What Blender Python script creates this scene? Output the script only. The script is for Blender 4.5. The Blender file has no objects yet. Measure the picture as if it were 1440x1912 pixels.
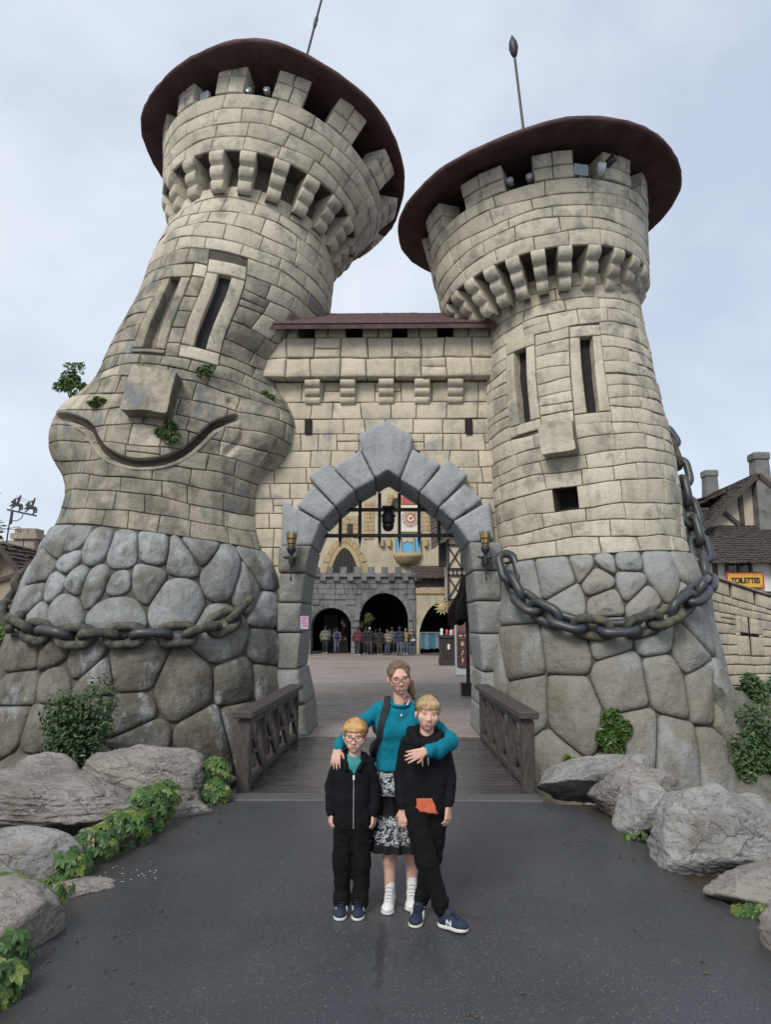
import bpy, math, random
import numpy as np
from mathutils import Vector, Matrix, Euler

SC = bpy.context.scene
COL = SC.collection
R_ = math.radians

# ------------------------------------------------------------ camera, sky, sun, exposure
cd = bpy.data.cameras.new('camera')
cam = bpy.data.objects.new('camera', cd)
COL.objects.link(cam)
cam.location = (0, 0, 1.95)
cam.rotation_euler = (R_(90 + 8.865), 0, R_(0.855))
cd.sensor_fit = 'HORIZONTAL'
cd.sensor_width = 36
cd.lens = 36 * 1340 / 1440
cd.clip_start = 0.05
cd.clip_end = 2000
SC.camera = cam

SUN_EL, SUN_AZ = 43, 205          # elevation; compass direction the light comes from (behind the camera, left)
world = bpy.data.worlds.new("World")
SC.world = world
world.use_nodes = True
wt = world.node_tree
wt.nodes.clear()
wo = wt.nodes.new('ShaderNodeOutputWorld')
wb = wt.nodes.new('ShaderNodeBackground')
wb.inputs['Strength'].default_value = 0.1
sky = wt.nodes.new('ShaderNodeTexSky')
sky.sky_type = 'NISHITA'
sky.sun_disc = False
sky.sun_elevation = R_(SUN_EL)
sky.sun_rotation = R_(SUN_AZ)
wc = wt.nodes.new('ShaderNodeTexCoord')
wm = wt.nodes.new('ShaderNodeMapping')
wm.inputs['Scale'].default_value = (1.0, 1.0, 1.35)
wm.inputs['Location'].default_value = (0.35, 0.2, 0.1)
wt.links.new(wc.outputs['Generated'], wm.inputs['Vector'])
wn = wt.nodes.new('ShaderNodeTexNoise')
wn.inputs['Scale'].default_value = 1.9
wn.inputs['Detail'].default_value = 7
wn.inputs['Roughness'].default_value = 0.56
wn.inputs['Distortion'].default_value = 0.15
wt.links.new(wm.outputs[0], wn.inputs['Vector'])
wr = wt.nodes.new('ShaderNodeValToRGB')
wr.color_ramp.elements[0].position = 0.33
wr.color_ramp.elements[0].color = (3.05, 3.48, 4.2, 1)
wr.color_ramp.elements[1].position = 0.64
wr.color_ramp.elements[1].color = (4.65, 4.92, 5.3, 1)
wt.links.new(wn.outputs['Fac'], wr.inputs['Fac'])
wx = wt.nodes.new('ShaderNodeMixRGB')
wx.inputs['Fac'].default_value = 0.88
wt.links.new(sky.outputs[0], wx.inputs['Color1'])
wt.links.new(wr.outputs[0], wx.inputs['Color2'])
wt.links.new(wx.outputs[0], wb.inputs['Color'])
wt.links.new(wb.outputs[0], wo.inputs['Surface'])

sl = bpy.data.lights.new('sun', 'SUN')
sl.energy = 1.5
sl.angle = R_(22)
sl.color = (1.0, 0.965, 0.90)
sun = bpy.data.objects.new('sun', sl)
COL.objects.link(sun)
_d = Vector((math.sin(R_(SUN_AZ)) * math.cos(R_(SUN_EL)), math.cos(R_(SUN_AZ)) * math.cos(R_(SUN_EL)), math.sin(R_(SUN_EL))))
sun.rotation_euler = _d.to_track_quat('Z', 'Y').to_euler()
sun.location = (-6, -12, 30)

SC.view_settings.view_transform = 'Standard'
SC.view_settings.look = 'None'
SC.view_settings.gamma = 1
SC.view_settings.use_curve_mapping = False
SC.view_settings.exposure = 0.95

# ------------------------------------------------------------ object helpers
def obj(name, verts, faces, mat=None, parent=None, smooth=True, label=None, cat=None, group=None, kind=None):
    me = bpy.data.meshes.new(name)
    me.from_pydata([tuple(map(float, v)) for v in verts], [], [tuple(int(i) for i in f) for f in faces])
    if mat: me.materials.append(mat)
    if smooth: me.polygons.foreach_set('use_smooth', [True] * len(me.polygons))
    return link(name, me, parent, label, cat, group, kind)

def link(name, me, parent=None, label=None, cat=None, group=None, kind=None):
    o = bpy.data.objects.new(name, me)
    COL.objects.link(o)
    if parent: o.parent = parent
    return tag(o, label, cat, group, kind)

def tag(o, label=None, cat=None, group=None, kind=None):
    if label: o['label'] = label
    if cat: o['category'] = cat
    if group: o['group'] = group
    if kind: o['kind'] = kind
    return o

def thing(name, label, cat, loc=(0, 0, 0), rz=0, group=None):
    o = bpy.data.objects.new(name, None)
    COL.objects.link(o)
    o.location = loc
    o.rotation_euler = (0, 0, rz)
    o.empty_display_size = 0.2
    return tag(o, label, cat, group)

def kids(o): return [c for c in bpy.data.objects if c.parent == o]

def copy_tree(o, parent=None):
    c = o.copy()
    COL.objects.link(c)
    c.parent = parent
    for ch in KIDS.get(o.name, []): copy_tree(ch, c)
    return c
KIDS = {}
def note_kids(root):
    KIDS[root.name] = [c for c in bpy.data.objects if c.parent == root]
    for c in KIDS[root.name]: note_kids(c)

class MB:
    """collects plain shapes that become ONE mesh object"""
    def __init__(s): s.v = []; s.f = []
    def add(s, v, f):
        n = len(s.v); s.v += [tuple(map(float, p)) for p in v]; s.f += [tuple(int(i) + n for i in q) for q in f]
        return s
    def box(s, lo, hi, M=None, b=0.0):
        x0, y0, z0 = lo; x1, y1, z1 = hi
        if b <= 0:
            v = [(x, y, z) for z in (z0, z1) for y in (y0, y1) for x in (x0, x1)]
            f = [(0, 2, 3, 1), (4, 5, 7, 6), (0, 1, 5, 4), (2, 6, 7, 3), (0, 4, 6, 2), (1, 3, 7, 5)]
        else:
            b = min(b, (x1 - x0) * .45, (y1 - y0) * .45, (z1 - z0) * .45)
            v = []; ix = {}
            for i, x in enumerate((x0, x1)):
                for j, y in enumerate((y0, y1)):
                    for k, z in enumerate((z0, z1)):
                        sx, sy, sz = (b, -b)[i], (b, -b)[j], (b, -b)[k]
                        for ax, p in enumerate(((x, y + sy, z + sz), (x + sx, y, z + sz), (x + sx, y + sy, z))):
                            ix[i, j, k, ax] = len(v); v.append(p)
            f = []
            for a in range(3):
                for s_ in (0, 1):
                    q = []
                    for (p, r) in ((0, 0), (1, 0), (1, 1), (0, 1)):
                        c = [0, 0, 0]; c[a] = s_; c[(a + 1) % 3] = p; c[(a + 2) % 3] = r
                        q.append(ix[c[0], c[1], c[2], a])
                    f.append(q if s_ else q[::-1])
                for p in (0, 1):
                    for r in (0, 1):
                        b_, c_ = (a + 1) % 3, (a + 2) % 3
                        k0 = [0, 0, 0]; k0[b_] = p; k0[c_] = r; k1 = list(k0); k1[a] = 1
                        q = [ix[tuple(k0) + (b_,)], ix[tuple(k1) + (b_,)], ix[tuple(k1) + (c_,)], ix[tuple(k0) + (c_,)]]
                        f.append(q if (p ^ r) == 1 else q[::-1])
            for i in (0, 1):
                for j in (0, 1):
                    for k in (0, 1):
                        q = [ix[i, j, k, 0], ix[i, j, k, 1], ix[i, j, k, 2]]
                        f.append(q if (i + j + k) % 2 else q[::-1])
        if M is not None: v = [tuple(M @ Vector(p)) for p in v]
        return s.add(v, f)
    def bar(s, a, b, w, h=None, roll=0, bev=0.0):
        """square bar from a to b"""
        a, b = Vector(a), Vector(b); d = b - a; L = d.length
        q = d.to_track_quat('X', 'Z').to_matrix().to_4x4()
        M = Matrix.Translation(a) @ q @ Matrix.Rotation(roll, 4, 'X')
        h = h or w
        return s.box((0, -w / 2, -h / 2), (L, w / 2, h / 2), M, bev)
    def tube(s, pts, r, n=8, closed=False, caps=True):
        pts = [np.array(p, float) for p in pts]; m = len(pts)
        rs = [r] * m if np.isscalar(r) else list(r)
        V = []; up = np.array([0, 0, 1.])
        prev = None
        for i in range(m):
            if closed: d = pts[(i + 1) % m] - pts[i - 1]
            else: d = pts[min(i + 1, m - 1)] - pts[max(i - 1, 0)]
            d = d / (np.linalg.norm(d) + 1e-12)
            if prev is None:
                a = np.cross(d, up)
                if np.linalg.norm(a) < .2: a = np.cross(d, np.array([1., 0, 0]))
            else: a = prev - d * (prev @ d)
            a /= np.linalg.norm(a); prev = a
            b = np.cross(d, a)
            for k in range(n):
                t = 2 * math.pi * k / n
                V.append(pts[i] + rs[i] * (math.cos(t) * a + math.sin(t) * b))
        Fs = []
        for i in range(m if closed else m - 1):
            j = (i + 1) % m
            for k in range(n):
                l = (k + 1) % n
                Fs.append((i * n + k, i * n + l, j * n + l, j * n + k))
        if caps and not closed:
            Fs.append(tuple(range(n))[::-1]); Fs.append(tuple((m - 1) * n + k for k in range(n)))
        return s.add(V, Fs)
    def lathe(s, prof, n=16, M=None):
        V = [(r * math.cos(2 * math.pi * k / n), r * math.sin(2 * math.pi * k / n), z) for r, z in prof for k in range(n)]
        Fs = [(i * n + k, i * n + (k + 1) % n, (i + 1) * n + (k + 1) % n, (i + 1) * n + k) for i in range(len(prof) - 1) for k in range(n)]
        Fs += [tuple(range(n))[::-1], tuple((len(prof) - 1) * n + k for k in range(n))]
        if M is not None: V = [tuple(M @ Vector(p)) for p in V]
        return s.add(V, Fs)
    def prism(s, poly, y0, y1, M=None):
        """xz polygon (counter-clockwise seen from -y) extruded from y0 to y1"""
        n = len(poly)
        V = [(x, y0, z) for x, z in poly] + [(x, y1, z) for x, z in poly]
        Fs = [tuple(range(n)), tuple(range(n, 2 * n))[::-1]] + [(i, i + n, (i + 1) % n + n, (i + 1) % n) for i in range(n)]
        if M is not None: V = [tuple(M @ Vector(p)) for p in V]
        return s.add(V, Fs)
    def ell(s, c, r, n=12, m=8, M=None):
        V = []; Fs = []
        for i in range(m + 1):
            ph = math.pi * i / m
            for k in range(n):
                t = 2 * math.pi * k / n
                V.append((r[0] * math.sin(ph) * math.cos(t), r[1] * math.sin(ph) * math.sin(t), r[2] * math.cos(ph)))
        for i in range(m):
            for k in range(n):
                Fs.append((i * n + k, (i + 1) * n + k, (i + 1) * n + (k + 1) % n, i * n + (k + 1) % n))
        if M is not None: V = [tuple(M @ Vector(p)) for p in V]
        V = [(p[0] + c[0], p[1] + c[1], p[2] + c[2]) for p in V]
        return s.add(V, Fs)
    def build(s, name, mat, parent=None, smooth=False, **k):
        return obj(name, s.v, s.f, mat, parent, smooth, **k)

def fast_obj(name, V, F, mat=None, parent=None, **k):
    V = np.asarray(V, np.float32); F = np.asarray(F, np.int32); me = bpy.data.meshes.new(name); w = F.shape[1]
    me.vertices.add(len(V)); me.vertices.foreach_set('co', V.ravel())
    me.loops.add(F.size); me.loops.foreach_set('vertex_index', F.ravel())
    me.polygons.add(len(F)); me.polygons.foreach_set('loop_start', np.arange(0, F.size, w, dtype=np.int32)); me.polygons.foreach_set('loop_total', np.full(len(F), w, np.int32))
    me.update(calc_edges=True); me.validate(); me.polygons.foreach_set('use_smooth', [True] * len(me.polygons))
    if mat: me.materials.append(mat)
    return link(name, me, parent, **k)

# ------------------------------------------------------------ numpy noise
_rs = np.random.RandomState(7)
_tab = _rs.rand(64, 64, 64)
def vnoise(p, f=1.0, oct=3, rough=.5):
    p = np.asarray(p, float) * f
    out = np.zeros(p.shape[:-1]); a = 1.; tot = 0
    for o in range(oct):
        i = np.floor(p).astype(int); u = p - i; u = u * u * (3 - 2 * u)
        r = 0
        for dx in (0, 1):
            for dy in (0, 1):
                for dz in (0, 1):
                    w = (u[..., 0] if dx else 1 - u[..., 0]) * (u[..., 1] if dy else 1 - u[..., 1]) * (u[..., 2] if dz else 1 - u[..., 2])
                    r = r + w * _tab[(i[..., 0] + dx) % 64, (i[..., 1] + dy) % 64, (i[..., 2] + dz) % 64]
        out += a * (r * 2 - 1); tot += a; a *= rough; p = p * 2.03 + 17.3
    return out / tot

# ------------------------------------------------------------ materials
class NT:
    def __init__(s, name, rough=.8, spec=.5):
        s.m = bpy.data.materials.new(name); s.m.use_nodes = True
        s.t = s.m.node_tree; s.b = s.t.nodes['Principled BSDF']
        s.b.inputs['Roughness'].default_value = rough
        s.b.inputs['Specular IOR Level'].default_value = spec
        s.pos = s.n('ShaderNodeNewGeometry').outputs['Position']
        s.oi = s.n('ShaderNodeObjectInfo').outputs['Random']
    def n(s, k): return s.t.nodes.new(k)
    def l(s, a, b): s.t.links.new(a, b)
    def put(s, sock, v):
        if hasattr(v, 'is_linked') or isinstance(v, bpy.types.NodeSocket): s.l(v, sock)
        elif isinstance(v, (int, float)):
            sock.default_value = v if not hasattr(sock.default_value, '__len__') else (v, v, v, 1)
        else: sock.default_value = tuple(v) + ((1,) if len(v) == 3 and len(sock.default_value) == 4 else ())
    def scale(s, vec, sc):
        m = s.n('ShaderNodeMapping'); m.inputs['Scale'].default_value = sc; s.l(vec, m.inputs['Vector']); return m.outputs[0]
    def obj_co(s): return s.n('ShaderNodeTexCoord').outputs['Object']
    def noise(s, sc=5, det=4, ro=.55, vec=None, dist=0):
        t = s.n('ShaderNodeTexNoise'); t.inputs['Scale'].default_value = sc; t.inputs['Detail'].default_value = det
        t.inputs['Roughness'].default_value = ro; t.inputs['Distortion'].default_value = dist
        s.l(vec if vec is not None else s.pos, t.inputs['Vector']); return t.outputs['Fac']
    def voro(s, sc=5, vec=None, feat='F1', out='Distance'):
        t = s.n('ShaderNodeTexVoronoi'); t.feature = feat; t.inputs['Scale'].default_value = sc
        s.l(vec if vec is not None else s.pos, t.inputs['Vector']); return t.outputs[out]
    def ramp(s, x, a, b, ca=0., cb=1.):
        m = s.n('ShaderNodeMapRange'); m.inputs[1].default_value = a; m.inputs[2].default_value = b
        m.inputs[3].default_value = ca; m.inputs[4].default_value = cb; s.l(x, m.inputs[0]); return m.outputs[0]
    def mix(s, f, a, b, mode='MIX'):
        m = s.n('ShaderNodeMixRGB'); m.blend_type = mode
        s.put(m.inputs[0], f); s.put(m.inputs[1], a); s.put(m.inputs[2], b); return m.outputs[0]
    def math(s, op, a, b=0.):
        m = s.n('ShaderNodeMath'); m.operation = op; s.put(m.inputs[0], a); s.put(m.inputs[1], b); return m.outputs[0]
    def bump(s, h, st=.3, d=.02):
        b = s.n('ShaderNodeBump'); b.inputs['Strength'].default_value = st; b.inputs['Distance'].default_value = d
        s.l(h, b.inputs['Height'])
        if s.b.inputs['Normal'].is_linked: s.l(s.b.inputs['Normal'].links[0].from_socket, b.inputs['Normal'])
        s.l(b.outputs[0], s.b.inputs['Normal']); return s
    def col(s, c): s.put(s.b.inputs['Base Color'], c); return s
    def rough(s, c): s.put(s.b.inputs['Roughness'], c); return s

def plain(name, c, rough=.7, var=.15, sc=20, bump=.1, metal=0, spec=.5):
    k = NT(name, rough, spec)
    n = k.noise(sc, 4)
    k.col(k.mix(n, [x * (1 - var) for x in c], [min(1, x * (1 + var)) for x in c]))
    if bump: k.bump(n, bump, .01)
    k.b.inputs['Metallic'].default_value = metal
    return k.m

def stone(name, c1, c2, stain, amt, stain_sc=1.2, lo=.47, hi=.66, pit=.5, streak=.0, rough=.85, extra=None, bs=.45):
    k = NT(name, rough, .3)
    c = k.mix(k.oi, c1, c2)
    big = k.noise(.6, 3)
    c = k.mix(k.ramp(big, .35, .65, 0, .35), c, [x * .78 for x in c1])
    st = k.math('MULTIPLY', k.ramp(k.noise(stain_sc, 8, .68, dist=.3), lo, hi), amt)
    c = k.mix(st, c, stain)
    tone = k.noise(.9, 4, .6, vec=k.scale(k.pos, (1.5, 1.5, .8)))
    c = k.mix(k.ramp(tone, .30, .70, .22, 0), c, [x * .55 for x in c1])
    if extra:
        ec, esc, elo, ehi, ea = extra
        c = k.mix(k.math('MULTIPLY', k.ramp(k.noise(esc, 6, .65, vec=k.scale(k.pos, (1.3, 1.3, .7))), elo, ehi), ea), c, ec)
    if streak:
        sv = k.noise(2.2, 6, .6, vec=k.scale(k.pos, (2.2, 2.2, .35)))
        c = k.mix(k.math('MULTIPLY', k.ramp(sv, .5, .72), streak), c, [x * .45 for x in stain])
    fine = k.noise(45, 5, .7)
    pits = k.ramp(fine, .38, .5)
    c = k.mix(k.math('MULTIPLY', k.math('SUBTRACT', 1., pits), pit), c, [x * .5 for x in c2])
    k.col(c)
    k.bump(k.noise(7, 6, .65), bs, .06)
    k.bump(fine, .35, .012)
    return k.m

M = {}
M['cream'] = stone('cream_stone', (.62, .56, .445), (.45, .405, .315), (.19, .185, .165), .8, 2.6, .50, .64, pit=.3, streak=.3, extra=((.36, .31, .23), 1.1, .52, .7, .5))
M['cream_wall'] = stone('clean_cream_stone', (.60, .53, .405), (.48, .42, .315), (.19, .20, .20), .75, 2.0, .52, .68, pit=.25, streak=.35)
M['worn'] = stone('weathered_stone', (.43, .385, .30), (.33, .295, .23), (.095, .09, .072), .85, 1.9, .44, .62, pit=.5, streak=.5,
                  extra=((.165, .19, .20), 2.6, .53, .64, .75))
M['core'] = stone('joint_mortar', (.10, .088, .068), (.09, .08, .062), (.05, .045, .035), .5)
M['boulder_l'] = stone('mossy_grey_boulder_stone', (.29, .30, .30), (.225, .228, .215), (.095, .085, .06), .85, 1.3, .43, .60, pit=.5, streak=.35,
                       extra=((.33, .35, .36), 1.8, .52, .62, .8), bs=.8)
M['boulder_r'] = stone('blue_grey_boulder_stone', (.315, .335, .335), (.275, .285, .28), (.25, .215, .155), .8, .9, .44, .64, pit=.35, streak=.25,
                       extra=((.085, .085, .078), 1.6, .58, .72, .7), bs=.75)
M['boulder_l2'] = stone('brown_grey_boulder_stone', (.205, .195, .165), (.165, .155, .128), (.075, .065, .045), .85, 1.5, .42, .60, pit=.6, streak=.4,
                       extra=((.33, .35, .36), 1.7, .55, .64, .8), bs=.9)
M['boulder_r2'] = stone('warm_grey_boulder_stone', (.265, .255, .222), (.225, .218, .19), (.17, .145, .10), .8, .9, .44, .64, pit=.45, streak=.3,
                       extra=((.30, .33, .34), 1.5, .52, .66, .7), bs=.8)
M['arch'] = stone('blue_grey_arch_stone', (.36, .385, .40), (.31, .33, .345), (.16, .16, .155), .7, 1.9, .5, .68, pit=.3, streak=.25, bs=.6)
M['pillar'] = stone('grey_pillar_stone', (.275, .285, .28), (.23, .235, .22), (.20, .175, .125), .75, 1.3, .46, .64, pit=.35, streak=.3, bs=.8)
M['rock'] = None
M['void'] = plain('dark_interior', (.012, .011, .011), .9, .2, 6, 0)  # near-black colour in place of the shade inside gaps and openings
M['cloth_black'] = plain('black_cloth', (.012, .013, .016), .8, .2, 30, .2)
M['roof'] = plain('maroon_roof_boards', (.078, .040, .038), .75, .3, 2, .2)
k = NT('maroon_roof_boards_worn', .75, .3)
gr_ = k.noise(2.5, 7, .65, vec=k.scale(k.pos, (1, 1, .4))); k.col(k.mix(k.ramp(gr_, .35, .65), (.050, .026, .026), (.105, .056, .052))); k.bump(gr_, .4, .03); M['roof'] = k.m
M['rooftile'] = plain('maroon_roof_tiles', (.075, .032, .034), .6, .3, 9, .3)
M['iron'] = plain('black_iron', (.018, .018, .02), .5, .3, 30, .2, spec=.5)
k = NT('old_chain_metal', .42, .5)
_c = k.mix(k.ramp(k.noise(5, 6, .65), .45, .65), (.032, .038, .048), (.06, .058, .045))
k.col(_c); k.bump(k.noise(30, 4), .25, .01); M['chain'] = k.m
k = NT('lichen_chain_metal', .8, .3)
_c = k.mix(k.ramp(k.noise(6, 6, .65), .42, .6), (.038, .040, .040), (.11, .10, .068))
k.col(_c); k.bump(k.noise(30, 4), .5, .015); M['chain_old'] = k.m

# ------------------------------------------------------------ bent tower surfaces
# rows: height, centre x y z, lean x y, radius
LT = np.array([(-1.3, -4.88, 14, -1.3, .06, 0, 3.06), (.29, -4.68, 14, .29, .06, 0, 2.79), (1.19, -4.59, 14, 1.19, .06, 0, 2.64), (2.31, -4.53, 14, 2.31, .08, 0, 2.48),
    (3.14, -4.42, 14, 3.14, .10, 0, 2.27), (3.6, -4.43, 14, 3.6, .12, 0, 2.07), (4.86, -4.37, 14, 4.86, .12, 0, 1.93), (5.85, -4.22, 14, 5.85, .14, .02, 1.87), (6.98, -3.93, 14, 6.98, .17, .05, 1.81), (7.99, -3.37, 14, 7.99, .17, .10, 1.88), (9.07, -3.12, 14, 9.07, .15, .15, 1.80), (9.6, -2.97, 14, 9.6, .13, .2, 1.68),
    (10.3, -2.82, 14.02, 10.3, .145, .18, 1.62)], float)
RT = np.array([(-1.4, 4.12, 14, -1.4, -.05, 0, 2.45), (-.37, 4.07, 14, -.37, -.05, 0, 2.31), (1., 3.92, 14, 1., -.05, 0, 2.06), (1.9, 3.86, 14, 1.9, -.05, 0, 1.96),
    (2.53, 3.85, 14, 2.53, -.05, 0, 1.9), (3.2, 3.77, 14, 3.2, -.05, 0, 1.78), (4.58, 3.67, 14, 4.58, -.08, .03, 1.765), (5.68, 3.56, 14, 5.68, -.08, .03, 1.715),
    (6.36, 3.485, 14, 6.36, -.08, .03, 1.67), (7.42, 3.42, 14, 7.42, -.08, .03, 1.58), (8.2, 3.33, 14, 8.2, -.08, .03, 1.55), (8.9, 3.1, 14, 8.9, -.09, .08, 1.55)], float)
def _near(tab, k):
    t = tab.copy(); t[:, 1:3] *= k; t[:, 3] = (t[:, 3] - 1.95) * k + 1.95; t[:, 6] *= k; return t
KR = .955
RT = _near(RT, KR)
def _ext(b, m):
    b = np.array(b, float); m = np.array(m, float)
    return np.array([[0, *b], [1, *m], [1.6, *(m + (m - b) * .6)]])
LD = _ext((-2.837, 14, 10.21, .145, .179, 2.009), (-2.63, 14.25, 11.1, .2, .235, 2.37))
RD = _ext((3.051, 14, 8.441, -.094, .08, 2.051), (2.927, 14.05, 9.79, -.116, .01, 2.226))

RD = _near(RD, KR)

def herm(tab, t):
    T = tab[:, 0]; m = np.gradient(tab[:, 1:], T, axis=0)
    t = np.clip(t, T[0], T[-1]); i = np.clip(np.searchsorted(T, t, side='right') - 1, 0, len(T) - 2)
    h = T[i + 1] - T[i]; s = ((t - T[i]) / h)[..., None]; h = h[..., None]
    a, b = tab[i, 1:], tab[i + 1, 1:]
    return (2 * s**3 - 3 * s**2 + 1) * a + (s**3 - 2 * s**2 + s) * h * m[i] + (-2 * s**3 + 3 * s**2) * b + (s**3 - s**2) * h * m[i + 1]

def ring_frame(tab, th, t):
    q = herm(tab, t)
    N = np.stack([q[..., 3], q[..., 4], np.ones(t.shape)], -1); N /= np.linalg.norm(N, axis=-1, keepdims=True)
    e1 = np.cross(np.array([0, 1., 0]), N); e1 /= np.linalg.norm(e1, axis=-1, keepdims=True)
    e2 = np.cross(N, e1)
    return q, N, np.sin(th)[..., None] * e1 - np.cos(th)[..., None] * e2

def surf(tab, th, t, off=0.):
    th, t, off = np.broadcast_arrays(np.asarray(th, float), np.asarray(t, float), np.asarray(off, float))
    q, N, d = ring_frame(tab, th, t)
    return q[..., :3] + (q[..., 5] + off)[..., None] * d

D2 = math.pi / 180
def poly_dist(pts, s, t):
    """distance to a polyline and signed side (positive below the line)"""
    best = np.full(np.shape(s), 1e9); side = np.zeros(np.shape(s))
    for (a, b), (c, d) in zip(pts[:-1], pts[1:]):
        ux, uy = c - a, d - b; L2 = ux * ux + uy * uy
        q = np.clip(((s - a) * ux + (t - b) * uy) / L2, 0, 1)
        dx, dy = s - a - q * ux, t - b - q * uy
        dd = np.hypot(dx, dy); m = dd < best
        best = np.where(m, dd, best); side = np.where(m, -(ux * dy - uy * dx) / math.sqrt(L2), side)
    return best, side
def spline(p, n=8):
    p = np.array(p, float); T = np.arange(len(p)); m = np.gradient(p, axis=0)
    t = np.linspace(0, len(p) - 1, (len(p) - 1) * n + 1); i = np.minimum(t.astype(int), len(p) - 2); s = (t - i)[:, None]
    return (2*s**3-3*s**2+1)*p[i] + (s**3-2*s**2+s)*m[i] + (-2*s**3+3*s**2)*p[i+1] + (s**3-s**2)*m[i+1]

MOUTH = spline([(-66, 5.42), (-55, 5.38), (-43, 5.23), (-34.5, 4.99), (-25.5, 4.78), (-16, 4.66), (-7, 4.63), (2, 4.69), (9, 4.79), (15.5, 4.97), (21.5, 5.22), (27.5, 5.5), (37, 5.72)], 4)
MOUTH = [((a + 5) * D2 * 2.02, b + .05) for a, b in MOUTH]
DIMPLE = [((a + 5) * D2 * 2.02, b + .05) for a, b in spline([(33, 6.0), (38, 5.85), (41, 5.6), (41, 5.35), (37, 5.1)], 4)]
def l_disp(th, t):
    s = th * 2.02
    def bump(a, c, sa, sb, A, p=2.0):
        r = ((s - a * D2 * 2.02) / sa) ** 2 + ((t - c) / sb) ** 2
        return A * np.exp(-r ** (p / 2))
    d = bump(70, 5.76, .92, .80, .56, 3.4) + bump(-68, 5.34, .80, .74, .50, 3.0) + bump(-5, 5.2, .9, .6, .07)
    return d
def l_groove(th, t):
    s = th * 2.02
    dm, sd = poly_dist(MOUTH, s, t)
    g = -.20 * np.exp(-(dm / .062) ** 4)
    dd, _ = poly_dist(DIMPLE, s, t)
    return g - .07 * np.exp(-(dd / .06) ** 2), np.minimum(dm, dd)
def PL(th, t, off=0.): return surf(LT, th, t, np.asarray(off) + l_disp(th, t))
def PLg(th, t, off=0.):
    g, _ = l_groove(th, t)
    return surf(LT, th, t, np.asarray(off) + l_disp(th, t) + g)
def PR(th, t, off=0.): return surf(RT, th, t, off)
def PLD(th, t, off=0.): return surf(LD, th, t, off)
def PRD(th, t, off=0.): return surf(RD, th, t, off)

fn = lambda c: (c if callable(c) else (lambda x, c=c: c + 0 * np.asarray(x, float)))
RND = random.Random(11)

def grid_block(name, P, su, uL, uR, vB, vT, mat, parent, h=.05, gap=.014, depth=.035, rnd=.035, nx=2, ny=1, wob=.012, sv=1., label=None):
    """one squared stone on a curved surface: rounded edges, slightly tilted, slightly rough face"""
    uL, uR, vB, vT = fn(uL), fn(uR), fn(vB), fn(vT)
    vm = float((vB(uL(0.)) + vT(uR(0.))) / 2); um = float((uL(vm) + uR(vm)) / 2)
    w = float(uR(vm) - uL(vm)) * su; ht = float(vT(um) - vB(um)) * sv
    if w < 2.6 * gap or ht < 2.6 * gap: return None
    def axis(L, n):
        g = gap / L; r = min(rnd, .3 * (L - 2 * gap)) / L
        mid = list(np.linspace(g + r, 1 - g - r, n + 2))
        a = [g, g, g + .3 * r] + mid + [1 - g - .3 * r, 1 - g, 1 - g]
        p = [-depth, .5 * h, .86 * h] + [h] * len(mid) + [.86 * h, .5 * h, -depth]
        return np.array(a), np.array(p)
    a, pa = axis(w, nx); b, pb = axis(ht, ny)
    A, B = np.meshgrid(a, b, indexing='ij')
    v0 = vB(um) + (vT(um) - vB(um)) * B
    U = uL(v0) + (uR(v0) - uL(v0)) * A
    V = vB(U) + (vT(U) - vB(U)) * B
    Hh = np.minimum(pa[:, None], pb[None, :])
    top = Hh > .4 * h
    k = RND.random() * 50
    n = vnoise(np.stack([U * su * 4 + k, V * sv * 4, 0 * U + k], -1), 1, 2)
    tx, ty, t0 = RND.uniform(-1, 1), RND.uniform(-1, 1), RND.uniform(-.4, 1)
    Hh = Hh + top * (n * wob + (tx * (A - .5) + ty * (B - .5)) * wob * 1.1 + t0 * wob * .8)
    p = P(U, V, Hh).reshape(-1, 3)
    m = len(b)
    F = [(i * m + j, (i + 1) * m + j, (i + 1) * m + j + 1, i * m + j + 1) for i in range(len(a) - 1) for j in range(m - 1)]
    return obj(name, p, F, mat, parent, label=label)

def chaikin(p, n=1, closed=True):
    p = np.array(p, float)
    for _ in range(n):
        q = np.roll(p, -1, 0); p = np.stack([.75 * p + .25 * q, .25 * p + .75 * q], 1).reshape(-1, 2)
    return p
def subdiv(p, d):
    out = []
    p = np.array(p, float)
    for i in range(len(p)):
        a, b = p[i], p[(i + 1) % len(p)]; n = max(1, int(np.hypot(*(b - a)) / d))
        out += [a + (b - a) * k / n for k in range(n)]
    return np.array(out)
def inset(p, d):
    q = np.roll(p, 1, 0); r = np.roll(p, -1, 0)
    e1 = p - q; e2 = r - p
    n1 = np.stack([-e1[:, 1], e1[:, 0]], 1); n2 = np.stack([-e2[:, 1], e2[:, 0]], 1)
    n = n1 / (np.linalg.norm(n1, axis=1, keepdims=True) + 1e-9) + n2 / (np.linalg.norm(n2, axis=1, keepdims=True) + 1e-9)
    n /= (np.linalg.norm(n, axis=1, keepdims=True) + 1e-9)
    A = .5 * np.sum(p[:, 0] * r[:, 1] - r[:, 0] * p[:, 1])
    return p + n * d * (1 if A > 0 else -1)

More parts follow.
